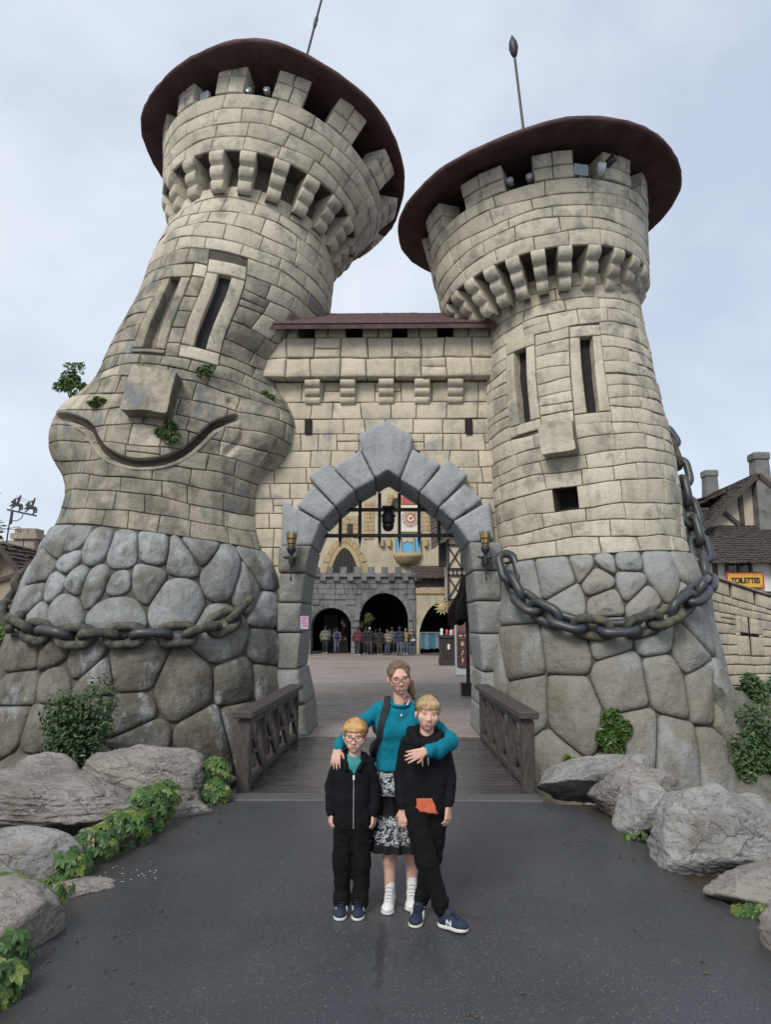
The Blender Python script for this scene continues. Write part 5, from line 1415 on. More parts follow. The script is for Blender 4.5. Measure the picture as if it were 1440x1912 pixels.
def shingle_roof(name, mat, parent, a, b, c, d, nu, nv, seed, thick=.04):
    """rows of shingles on the quad a-b (eave) c-d (ridge over b, a)"""
    r = random.Random(seed); a, b, c, d = [np.array(p, float) for p in (a, b, c, d)]
    nrm = np.cross(b - a, d - a); nrm /= np.linalg.norm(nrm); nrm = nrm if nrm[2] > 0 else -nrm
    V = []; F = []
    for j in range(nv):
        v0, v1 = j / nv, min(1., (j + 1.35) / nv); off = (j % 2) * .5
        for i in range(-1, nu + 1):
            u0, u1 = (i + off) / nu, (i + off + .93) / nu
            u0, u1 = max(0, u0), min(1, u1)
            if u1 - u0 < .2 / nu: continue
            q = lambda u, v: (a + (b - a) * u) * (1 - v) + (d + (c - d) * u) * v
            t = thick * r.uniform(.7, 1.5); dv = r.uniform(-.25, .1) / nv
            p = [q(u0, v0 + dv) + nrm * t, q(u1, v0 + dv) + nrm * t * r.uniform(.7, 1.3), q(u1, v1), q(u0, v1), q(u0, v0 + dv) - nrm * .01, q(u1, v0 + dv) - nrm * .01]
            n = len(V); V += p; F += [tuple(n + k for k in f) for f in ((0, 1, 2, 3), (4, 5, 1, 0), (4, 0, 3), (5, 2, 1))]
    o = obj(name, V, F, M[mat], parent, smooth=False, kind='stuff')
    n_ = len(V)
    return o
# low arcade on the right with a shingled roof
ac = thing('arcade', 'small cream arcade with dark shingled roof and a pointed opening right of the grey wall', 'building', (2.3, 48, 0))
AA = [(2.75 - 2.3, 1.25, 1.4, 3.3, True)]
m = MB(); arch_wall(m, 1.32 - 2.3, 2.6, 4.35, AA, 0, .6); m.build('wall', M['bg_cream'], ac)
m = MB(); m.box((-1.0, -.12, 3.95), (2.6, 0, 4.2)); m.build('cornice', M['bg_quoin'], ac)
m = MB(); m.box((-.98, -.05, 4.36), (2.6, .0, 5.0)); m.build('timber_band', M['dark_wood'], ac)
for k_ in range(6): m = MB(); m.bar((-.8 + k_ * .5, -.1, 4.4), (-.55 + k_ * .5, -.1, 4.95), .06); m.build('brace', M['shingle'], ac)
shingle_roof('roof_shingles', 'shingle', ac, (-1.3, -.5, 4.95), (2.7, -.5, 4.95), (2.7, 1.2, 5.9), (-1.3, 1.2, 5.9), 24, 8, 2)
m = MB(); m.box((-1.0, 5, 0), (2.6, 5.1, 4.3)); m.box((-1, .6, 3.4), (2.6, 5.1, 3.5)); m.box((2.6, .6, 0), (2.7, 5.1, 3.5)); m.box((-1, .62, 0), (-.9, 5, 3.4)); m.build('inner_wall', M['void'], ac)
ga = thing('garment_rack', 'rail of teal and blue garments under the pointed opening', 'clothes rack', (2.2, 46.6, 0))
m = MB(); m.bar((-.75, 0, 1.42), (.75, 0, 1.42), .04); m.bar((-.7, 0, 0), (-.7, 0, 1.4), .04); m.bar((.7, 0, 0), (.7, 0, 1.4), .04); m.build('rail', M['grey_metal'], ga)
for k_ in range(13):
    x = -.66 + k_ * .11; mt = ['goods_blue', 'goods_blue', 'slate_cloth', 'goods_blue'][rp.randrange(4)]
    MB().prism([(x - .05, .35 + rp.uniform(0, .15)), (x + .05, .35 + rp.uniform(0, .15)), (x + .06, 1.15), (x + .02, 1.38), (x - .02, 1.38), (x - .06, 1.15)], -.2, .2).build('garment', M[mt], ga)
M['starmetal'] = plain('pale_gold_star', (.36, .29, .15), .5, .15, 8, 0)
ss = thing('sun_sign', 'pale gold sun-shaped sign with a face outline above the garment rack', 'sign', (2.95, 46.3, 3.0))
pts = []
for k_ in range(24): a = k_ * math.pi / 12; q = .52 if k_ % 2 else .30; pts.append((q * math.cos(a) * (1 + .15 * math.sin(k_ * 3)), q * math.sin(a)))
m = MB(); m.prism(pts, -.04, .04); m.build('rays', M['starmetal'], ss)
MB().ell((0, -.05, 0), (.26, .08, .26)).build('disc', M['starmetal'], ss, smooth=True); m = MB(); m.bar((0, .02, .3), (.5, .9, .9), .05); m.build('bracket', M['iron'], ss)
# half-timbered bay on the far right of the court
M['plaster'] = plain('aged_plaster', (.42, .38, .29), .9, .25, 1.5, .1); M['white_plaster'] = plain('white_plaster', (.68, .67, .64), .9, .08, 2, .1)
hb = thing('timber_bay', 'narrow half-timbered bay with crossed black beams at the right side of the courtyard', 'building', (4.2, 45, 0)); 
MB().box((-1.0, 0, 3.4), (1.6, 3, 8.6)).build('wall', M['plaster'], hb)
def beam(p, a, b, w=.13, y=-.05, mat='dark_wood', par=None): m = MB(); m.bar((a[0], y, a[1]), (b[0], y, b[1]), .1, w, 0); return m.build('beam', M[mat], par or p)
for x in (-.95, -.1, .75, 1.5): beam(hb, (x, 3.4), (x, 8.5))
for z in (3.45, 4.95, 5.35, 6.85): beam(hb, (-1, z), (1.6, z))
for x in (-.95, -.1, .75):
    for z0, z1 in ((3.5, 4.9), (5.4, 6.8)): beam(hb, (x, z0), (x + .85, z1), .09, -.04); beam(hb, (x, z1), (x + .85, z0), .09, -.03)
    beam(hb, (x + .3, 4.95), (x + .3, 5.35), .08); beam(hb, (x + .55, 4.95), (x + .55, 5.35), .08)
MB().box((-.02, -.06, 7.0), (.66, .02, 7.7)).build('window', M['dglass'], hb)
m = MB(); m.lathe([(.25, 0), (.35, .2), (.4, .4), (.75, .6), (.85, .85), (1.0, 1.0), (1.0, 1.2)], 14, Matrix.Translation((.0, .6, 2.2))); m.build('console', M['bg_quoin'], hb)
shingle_roof('roof_shingles', 'shingle', hb, (-2.0, -.3, 6.6), (-.1, -.5, 7.6), (-.1, 1.5, 9.6), (-2.0, 1.5, 9.2), 10, 10, 4)
MB().box((-1.45, .6, 5.6), (-1.05, 1.6, 9)).build('side_wall', M['dark_wood'], hb)
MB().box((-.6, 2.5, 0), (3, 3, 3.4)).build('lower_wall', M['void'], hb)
# stall counter, menu banner, folded parasol
st = thing('stall', 'dark timber stall counter with small goods at the right side of the court', 'stall', (2.55, 35.4, 0))
MB().box((-.48, -.35, 0), (.6, .6, .28)).build('plinth', M['dark_wood'], st); 
for k_ in range(6): MB().box((-.45 + k_ * .17, -.32, .28), (-.29 + k_ * .17, -.28, 1.3), None, .01).build('board', M['dark_wood'], st)
MB().box((-.45, -.28, .28), (.56, .55, 1.3)).build('body', M['dark_wood'], st); MB().box((-.52, -.38, 1.3), (.64, .6, 1.4)).build('top', M['dark_wood'], st)
MB().box((-.1, -.345, .75), (.02, -.325, 1.0)).build('price_card', M['dial_white'], st)
for k_, (mt, x, h) in enumerate((('shopwhite', -.35, .35), ('goods_red', -.1, .3), ('shopwhite', .1, .28), ('goods_red', .25, .32), ('shopwhite', .45, .3))):
    g_ = thing('souvenir', ['white figure at the left end of the stall counter', 'short red souvenir beside the white figure on the stall', 'white souvenir in the middle of the stall counter', 'taller red souvenir on the stall counter', 'white souvenir at the right end of the stall counter'][k_], 'souvenir', (2.55 + x, 35.3, 1.4), 0, 'souvenirs on the stall')
    MB().lathe([(.07, 0), (.09, .05), (.06, h * .5), (.08, h * .8), (.02, h)], 8).build('body', M[mt], g_, smooth=True)
    MB().lathe([(.1, -.002), (.1, .02)], 8).build('base', M['dark_wood'], g_)
M['banner'] = plain('brown_banner_print', (.075, .035, .034), .5, .1, 5, 0); M['stripe'] = plain('dull_pink_stripe', (.30, .14, .13), .5, .1, 5, 0); M['vinyl'] = plain('pale_vinyl', (.45, .5, .52), .4, .1, 5, 0); M['tanprint'] = plain('tan_print', (.5, .36, .2), .5, .15, 8, 0)
bn = thing('menu_banner', 'tall brown snack menu banner with striped top and small food pictures', 'banner', (2.53, 28, 0), .04)
MB().box((-.28, 0, .06), (.28, .02, 2.05)).build('sheet', M['vinyl'], bn)
MB().box((-.22, -.006, .34), (.22, -.002, 1.98)).build('printed_panel', M['banner'], bn)
for k_ in range(5): MB().box((-.2 + k_ * .088, -.012, 1.68), (-.155 + k_ * .088, -.007, 1.98)).build('stripe', M['stripe'], bn)
for k_ in range(5):
    Q = Matrix.Translation((-.178 + k_ * .088, -.01, 1.66)); MB().prism([(.022 * math.cos(a), .035 * math.sin(a)) for a in np.linspace(math.pi, 2 * math.pi, 7)], -.003, .002, Q).build('scallop', M['stripe'], bn)
def pic(poly, x, z, mat): MB().prism([(x + a, z + b) for a, b in poly], -.013, -.007).build('picture', M[mat], bn)
pic([(-.13, -.02), (-.08, -.05), (.02, -.045), (.05, .0), (.0, .03), (-.1, .03)], -.02, 1.52, 'tanprint'); pic([(-.12, .0), (.03, .015), (.03, .025), (-.12, .012)], -.02, 1.52, 'dial_red'); pic([(0, 0), (.08, 0), (.09, .11), (-.01, .11)], .1, 1.46, 'vinyl')
pic([(-.05, -.08), (.05, -.08), (.065, .03), (.03, .09), (0, .10), (-.03, .09), (-.065, .03)], 0, 1.20, 'tanprint')
pic([(-.05, -.09), (-.03, -.10), (.04, .06), (.06, .09), (.02, .10), (-.01, .05)], 0, .86, 'vinyl')
pic([(-.02, -.12), (0, -.12), (.01, -.06), (.05, .0), (.045, .08), (.01, .11), (-.03, .07), (-.04, 0), (-.01, -.06)], 0, .56, 'tanprint')
for z, w in ((1.40, .14), (1.03, .09), (.71, .17), (.40, .15)):
    k_ = 0; x = -w
    while x < w: wl_ = rp.uniform(.02, .035); MB().box((x, -.011, z - .012), (x + wl_, -.007, z + .012)).build('lettering', M['stripe'], bn); x += wl_ + .008
pic([(-.22, .34), (-.1, .28), (.1, .28), (.22, .34), (.22, .36), (-.22, .36)], 0, 0, 'banner')
MB().box((-.3, -.1, 0), (.3, .12, .06), None, .01).build('foot', M['grey_metal'], bn)
for x in (-.285, .285): MB().box((x - .012, .0, .05), (x + .012, .025, 2.07)).build('side_pole', M['grey_metal'], bn)
M['mahogany'] = plain('dark_red_brown_wood', (.045, .024, .022), .5, .3, 6, .2); M['canvas'] = plain('dark_brown_canvas', (.025, .016, .013), .85, .4, 5, .5)
ps = thing('parasol', 'folded dark brown parasol on a square post in a box base inside the arch', 'parasol', (1.98, 20.3, 0))
MB().box((-.2, -.2, 0), (.2, .2, .32), None, .015).build('base_box', M['mahogany'], ps); MB().box((-.22, -.22, .32), (.22, .22, .36), None, .008).build('base_lid', M['mahogany'], ps)
MB().box((-.05, -.05, .36), (.05, .05, 3.3), None, .008).build('post', M['mahogany'], ps)
V = []; F = []; n = 30; prof = [(2.0, .30), (2.25, .34), (2.5, .25), (2.8, .17), (3.1, .10), (3.3, .04)]
for z, q in prof:
    for k_ in range(n): a = 2 * math.pi * k_ / n; rr = q * (1 + .35 * math.sin(a * 7 + z)); V.append((rr * math.cos(a) - (.16 if z < 2.7 else .05), rr * math.sin(a), z + .1 * math.sin(a * 3) * (z < 2.3)))
F = [(i * n + k_, i * n + (k_ + 1) % n, (i + 1) * n + (k_ + 1) % n, (i + 1) * n + k_) for i in range(len(prof) - 1) for k_ in range(n)]
obj('canvas', V, F, M['canvas'], ps)

# ------------------------------------------------------------ right bank: curved wall and half-timbered house
cw = thing('curved_wall', 'curved pale stone wall with a cross-shaped arrow slit right of the moat', 'wall', (9.5, 20, 0)); ci = Matrix.Translation(cw.location).inverted()
def cwp(u, z, o=0.):
    u = np.asarray(u, float); z = np.asarray(z, float); o = np.asarray(o, float)
    u, z, o = np.broadcast_arrays(u, z, o)
    x = 7.0 + u; y = 19.0 + .62 * u - .034 * u * u
    return np.stack([x + o * .45, y - o * .9, z + 0 * o - .09 * np.maximum(u - 1, 0) * np.clip(z / 3, 0, 1) ** 2 * 3 * .9], -1)
b4 = set(bpy.data.objects)
skin('wall_core', cwp, np.linspace(-.5, 8, 24), np.linspace(-.2, 3.35, 10), -.02, M['core'], cw)
skin('wall_back', cwp, np.linspace(-.5, 8, 24), np.linspace(-.2, 3.35, 10), -.5, M['core'], cw)
cx0 = 2.85
slit_v = (1.15, 2.42, fn(cx0 - .45), fn(cx0 + .45))
zz = [.0, .3, .58, .86, 1.15, 1.46, 1.78, 2.08, 2.42, 2.72, 2.98]
rcw = random.Random(12)
def makecw(l, r, b, t, um, vm): grid_block('stone_block', cwp, 1., l, r, b, t, M['cream_wall'], cw, h=.045, nx=1, ny=1, rnd=.03, gap=.013, wob=.02)
lay_courses(None, lambda v: 1., zz, .03, -.4, 7.8, .34, .62, rcw, [slit_v], makecw)
for a, b, c_, d_ in ((-.45, -.05, 1.15, 1.76), (.05, .45, 1.15, 1.76), (-.45, -.05, 1.86, 2.42), (.05, .45, 1.86, 2.42)):
    grid_block('slit_stone', cwp, 1., cx0 + a, cx0 + b, c_, d_, M['cream_wall'], cw, h=.06, nx=1, ny=2, rnd=.03, gap=.004, wob=.01)
for s in (-1, 1): grid_block('slit_stone', cwp, 1., cx0 + s * .40 - .06, cx0 + s * .40 + .06, 1.76, 1.86, M['cream_wall'], cw, h=.05, nx=1, ny=1, rnd=.02, gap=.004)
skin('slit_void', cwp, np.linspace(cx0 - .42, cx0 + .42, 3), np.linspace(1.18, 2.4, 3), -.005, M['void'], cw)
x = -.3; k_ = 0
while x < 7.6:
    w = rcw.uniform(.72, .85)
    grid_block('merlon_stone', cwp, 1., x, x + w, 2.99, 3.36, M['cream_wall'], cw, h=.05, nx=2, ny=1, rnd=.03, gap=.01, depth=.45); 
    grid_block('coping', cwp, 1., x - .04, x + w + .04, 3.365, 3.44, M['worn'], cw, h=.12, nx=2, ny=0, rnd=.02, gap=.003, depth=.55)
    x += w + .09; k_ += 1
for o in set(bpy.data.objects) - b4: o.matrix_parent_inverse = ci

th = thing('timber_house', 'half-timbered house with shingled gable, dormer and two stone chimneys on the right', 'house', (15.8, 32, 0)); H0 = (15.8, 32, 0)
def hx(x): return x - 15.8
M['chim'] = stone('chimney_stone', (.22, .21, .20), (.18, .175, .165), (.07, .068, .06), .8, 2, .45, .65, pit=.4)
m = MB(); m.prism([(hx(13.75), 0), (hx(18.45), 0), (hx(18.45), 6.2), (hx(16.1), 8.35), (hx(13.75), 6.2)], 0, 7); m.build('wall', M['plaster'], th)
for (a, b) in (((13.75, 6.15), (18.4, 6.15)), ((13.8, 0), (13.8, 6.3)), ((13.75, 6.2), (16.1, 8.35)), ((18.4, 6.2), (16.1, 8.35)), ((15.45, 6.2), (15.45, 7.75)), ((16.75, 6.2), (16.75, 7.75)), ((14.6, 6.95), (15.45, 6.2)), ((17.6, 6.95), (16.75, 6.2)), ((14.5, 3.5), (14.5, 6.1)), ((14.5, 5.9), (14.0, 4.4)), ((13.75, 4.9), (15, 4.9))):
    m = MB(); m.bar((hx(a[0]), -.06, a[1]), (hx(b[0]), -.06, b[1]), .12, .17); m.build('beam', M['timber_up'], th)
for z in (4.9, 6.1, 3.6): m = MB(); m.bar((hx(13.70), 0, z), (hx(13.70), 7, z), .14); m.build('beam', M['timber_up'], th)
for y in (1.2, 2.6, 4, 5.4): m = MB(); m.bar((hx(13.70), y, 2.8), (hx(13.70), y, 6.1), .15); m.build('beam', M['timber_up'], th)
for y in (.3, 1.6): MB().box((hx(13.68), y, 5.1), (hx(13.78), y + .7, 6.0)).build('window', M['dglass'], th)
shingle_roof('roof_shingles', 'shingle2', th, (hx(13.2), -.45, 5.85), (hx(13.2), 7.4, 5.75), (hx(16.1), 7.4, 8.5), (hx(16.1), -.45, 8.62), 32, 16, 7, .06)
shingle_roof('roof_shingles', 'shingle2', th, (hx(19.0), 7.4, 5.75), (hx(19.0), -.45, 5.75), (hx(16.1), -.45, 8.62), (hx(16.1), 7.4, 8.5), 32, 16, 8, .06)
m = MB(); m.bar((hx(13.15), -.5, 5.72), (hx(16.1), -.5, 8.5), .1, .2); m.bar((hx(19.05), -.5, 5.72), (hx(16.1), -.5, 8.5), .1, .2); m.build('barge_board', M['timber_up'], th)
# dormer on the left slope
dm = MB(); dm.box((hx(13.35), 1.3, 6.1), (hx(14.9), 4.0, 7.3)); d_ = dm.build('dormer', M['plaster'], th)
for y in (1.35, 2.2, 3.1, 3.95): m = MB(); m.bar((hx(13.3), y, 6.1), (hx(13.3), y, 7.3), .13); m.build('dormer_post', M['timber_up'], d_)
for y in (1.45, 2.35, 3.2): MB().box((hx(13.30), y, 6.3), (hx(13.36), y + .65, 7.15)).build('dormer_window', M['dglass'], d_)
m = MB(); m.bar((hx(13.35), 1.24, 6.2), (hx(14.5), 1.24, 7.2), .1); m.bar((hx(13.4), 1.24, 7.2), (hx(15), 1.24, 7.2), .12); m.build('dormer_beam', M['timber_up'], d_)
shingle_roof('dormer_shingles', 'shingle2', d_, (hx(12.9), .7, 7.25), (hx(12.9), 4.6, 7.2), (hx(15.4), 4.4, 8.1), (hx(15.4), 1.0, 8.1), 18, 9, 9, .06)
for x, y, z0, z1, w in ((16.15, 4.5, 6.8, 9.75, .62), (16.35, -.15, 5.6, 9.55, .66)):
    m = MB(); m.add([(hx(x) + sx * w * .5 * k_, y + sy * w * .5 * k_, z) for z, k_ in ((z0, 1.15), ((z0 + z1) / 2, 1.05), (z1, .88)) for sx, sy in ((-1, -1), (1, -1), (1, 1), (-1, 1))], [(i * 4 + j, i * 4 + (j + 1) % 4, i * 4 + 4 + (j + 1) % 4, i * 4 + 4 + j) for i in range(2) for j in range(4)] + [(8, 9, 10, 11)])
    c_ = m.build('chimney', M['chim'], th); MB().box((hx(x) - w * .55, y - w * .55, z1 - .35), (hx(x) + w * .55, y + w * .55, z1), None, .05).build('chimney_cap', M['chim'], c_)
# front lean-to with the sign
lt = thing('toilet_annexe', 'low white-walled annexe with a brown shingled hip roof in front of the timber house', 'building', (15, 29.4, 0)); lx = lambda x: x - 15
MB().box((lx(12.9), 0, 0), (lx(18.5), 2.5, 4.55)).build('wall', M['white_plaster'], lt)
for x in (12.95, 15.3, 17): m = MB(); m.bar((lx(x), -.05, 0), (lx(x), -.05, 4.5), .24, .12); m.build('beam', M['timber_up'], lt)
m = MB(); m.bar((lx(12.8), -.05, 3.1), (lx(18.5), -.05, 3.1), .12, .3); m.build('beam', M['timber_up'], lt)
MB().box((lx(13.45), -.06, 3.95), (lx(14.35), .02, 4.5)).build('window', M['dglass'], lt)
for x in (13.42, 13.9, 14.38): m = MB(); m.bar((lx(x), -.08, 3.9), (lx(x), -.08, 4.5), .1); m.build('window_frame', M['timber_up'], lt)
shingle_roof('roof_shingles', 'shingle', lt, (lx(12.35), -.6, 4.35), (lx(18.6), -.6, 4.35), (lx(18.6), 2.55, 6.3), (lx(14.4), 2.55, 6.3), 46, 17, 11, .05)
shingle_roof('roof_shingles', 'shingle', lt, (lx(12.35), 3.0, 4.35), (lx(12.35), -.6, 4.35), (lx(14.4), 2.55, 6.3), (lx(14.4), 2.9, 6.3), 24, 17, 12, .05)
MB().box((lx(12.0), -.9, 0), (lx(18.5), -.5, 2.95)).build('lower_screen', M['dark_wood'], lt)
M['sign_red'] = plain('red_sign_frame', (.42, .035, .03), .5, .1, 10, 0); M['sign_yellow'] = plain('yellow_sign_panel', (.62, .36, .05), .5, .1, 10, 0); M['sign_black'] = plain('black_lettering', (.02, .018, .018), .5, .1, 10, 0)
sg = thing('toilet_sign', 'yellow sign in a red frame reading TOILETTES on the annexe', 'sign', (14.05, 29.22, 3.36))
MB().box((-.76, -.04, 0), (.76, .0, .66), None, .01).build('frame', M['sign_red'], sg); MB().box((-.69, -.055, .06), (.69, -.041, .60)).build('panel', M['sign_yellow'], sg)
for x in (-.63, .63):
    for z in (.12, .54): MB().lathe([(.02, 0), (.015, .015), (.001, .018)], 8, Matrix.Translation((x, -.056, z)) @ Matrix.Rotation(R_(90), 4, 'X')).build('screw', M['sign_black'], sg)
fc = bpy.data.curves.new('lettering', 'FONT'); fc.body = 'TOILETTES'; fc.size = .30; fc.extrude = .006; fc.offset = .012; fc.align_x = 'CENTER'; fc.space_character = .93
fo = bpy.data.objects.new('lettering', fc); COL.objects.link(fo); bpy.context.view_layer.update()
me = bpy.data.meshes.new_from_object(fo.evaluated_get(bpy.context.evaluated_depsgraph_get())); bpy.data.objects.remove(fo); me.materials.clear(); me.materials.append(M['sign_black'])
w_ = max(v.co.x for v in me.vertices) - min(v.co.x for v in me.vertices); o = link('lettering', me, sg); o.location = (0, -.064, .22); o.rotation_euler = (R_(90), 0, 0); o.scale = (1.16 / w_, 1.0, 1)

# ------------------------------------------------------------ left background: old wall, hut roof, weathervane
ow = thing('castle_wall', 'distant tan castle wall with a square turret at the left edge', 'wall', (-21, 40, 0)); W = lambda x: x + 21
MB().box((W(-30), .02, 0), (W(-15), 1.5, 6.2)).build('wall_body', M['core'], ow)
M['tanwall'] = stone('tan_castle_stone', (.36, .31, .24), (.31, .27, .21), (.14, .125, .10), .7, 1, .47, .68, pit=.25, streak=.4)
rp = random.Random(6); z = 3.6; i = 0
while z < 6.15:
    x = -24.5 + (i % 2) * .4
    while x < -16.5:
        w = rp.uniform(.6, .95); ubox('stone_block', 'tanwall', ow, (W(x), -.05 - rp.uniform(0, .02), z), (W(x + w) - .03, .2, z + .47)); x += w
    z += .5; i += 1
x = -24.5
while x < -17: ubox('merlon', 'tanwall', ow, (W(x), -.1, 6.15), (W(x) + .62, .6, 6.62)); x += .85
tz = 3.6
while tz < 6.7:
    ubox('turret_stone', 'tanwall', ow, (W(-21.3), -.6, tz), (W(-20.75) + .2 * (int(tz * 2) % 2), .4, tz + .58)); ubox('turret_stone', 'tanwall', ow, (W(-20.72) + .2 * (int(tz * 2) % 2), -.6, tz), (W(-20.1), .4, tz + .58)); tz += .61
ubox('turret_cap', 'tanwall', ow, (W(-21.45), -.75, 6.62), (W(-19.95), .5, 6.95))
bush('distant green tuft of treetop behind the castle wall', (-20.2, 43, 7.0), (1.6, .8, .7), 900, 41, .12, 'moss_leaf', 'tree', 'tree', 8)
ht = thing('hut', 'hut with a brown shingled roof slope at the left edge behind the chain', 'hut', (-16.8, 26, 0))
MB().prism([(1.7, 0), (3.2, 0), (3.2, 3.9), (2.45, 4.8), (1.7, 3.9)], 0, 4).build('wall', M['tanwall'], ht)
shingle_roof('roof_shingles', 'shingle2', ht, (1.5, 4.4, 3.75), (1.5, -.6, 3.75), (2.45, -.6, 4.9), (2.45, 4.4, 4.9), 14, 7, 5, .1)
shingle_roof('roof_shingles', 'shingle2', ht, (3.4, -.6, 3.75), (3.4, 4.4, 3.75), (2.45, 4.4, 4.9), (2.45, -.6, 4.9), 14, 7, 3, .1)
m = MB(); m.bar((3.45, -.62, 3.65), (2.4, -.62, 4.9), .12, .16); m.bar((1.4, -.62, 3.7), (2.5, -.62, 4.9), .12, .16); m.build('barge_board', M['shingle2'], ht)
gw = thing('garden_wall', 'stepped tan wall with dark sloping copings between hut and left tower', 'wall', (-13, 24, 0))
for k_, (x0, x1, z0, z1) in enumerate(((-2.5, .75, 2.6, 3.72), (.6, 1.2, 3.8, 4.25), (1.15, 2.8, 4.2, 5.2))):
    MB().prism([(x0, 0), (x1, 0), (x1, z1), (x0, z0)], 0, .5).build('wall_panel', M['tanwall'], gw)
    m = MB(); m.bar((x0 - .1, .25, z0 + .03), (x1 + .05, .25, z1 + .06), .7, .14); m.build('coping', M['shingle2'], gw)
wv_ = thing('weathervane', 'black iron weathervane with two horsemen on a bar above the hut', 'weathervane', (-16.5, 30, 5.3)); 
m = MB(); m.tube([(-.1, 0, -1.6), (.02, 0, .6), (.1, 0, 1.35)], .03, 6); m.build('pole', M['iron'], wv_)
m = MB(); m.bar((-.1, 0, 1.47), (1.18, 0, 1.20), .07); m.build('platform', M['iron'], wv_)
m = MB(); m.tube([(.1, 0, 1.0), (.35, 0, .98), (.55, 0, 1.1), (.6, 0, 1.3)], .02, 5); m.bar((.1, 0, .85), (.12, 0, 1.42), .08); m.build('brace', M['iron'], wv_)
m = MB(); m.bar((-.9, 0, .72), (.38, .2, .62), .025); m.bar((-.6, 0, .55), (.3, .3, .78), .025); m.tube([(.38 + .07 * math.cos(a), .2, .62 + .13 * math.sin(a)) for a in np.linspace(0, 6.28, 10)], .015, 5); m.build('direction_arms', M['iron'], wv_)
HORSE = [(0, .30), (.02, .36), (.07, .40), (.09, .47), (.13, .50), (.17, .44), (.20, .36), (.30, .33), (.44, .34), (.50, .32), (.56, .22), (.57, .06), (.53, .10), (.51, .24), (.47, .20), (.50, .10), (.46, .0), (.42, .0), (.43, .10), (.38, .19), (.24, .18), (.16, .10), (.10, .02), (.06, .03), (.12, .12), (.10, .18), (.02, .12), (-.03, .14), (.04, .20), (.09, .26), (.06, .31), (.03, .28)]
RIDER = [(.25, .30), (.33, .30), (.35, .42), (.36, .55), (.345, .60), (.36, .66), (.33, .70), (.295, .67), (.30, .60), (.26, .57), (.15, .50), (.16, .47), (.26, .49)]
for k_, (x, z) in enumerate(((-.02, 1.49), (.60, 1.36))):
    Q = Matrix.Translation((x, 0, z)) @ Matrix.Rotation(R_(12), 4, 'Y')
    m = MB(); m.prism([(a, b) for a, b in HORSE][::-1], -.03, .03, Q); m.build('horse_figure', M['iron'], wv_)
    m = MB(); m.prism(RIDER, -.025, .025, Q); m.build('rider_figure', M['iron'], wv_)
    m = MB(); m.bar(Q @ Vector((.16, 0, .5)), Q @ Vector((.75 if k_ == 0 else -.5, 0, .42 if k_ == 0 else .62)), .015); m.build('lance', M['iron'], wv_)

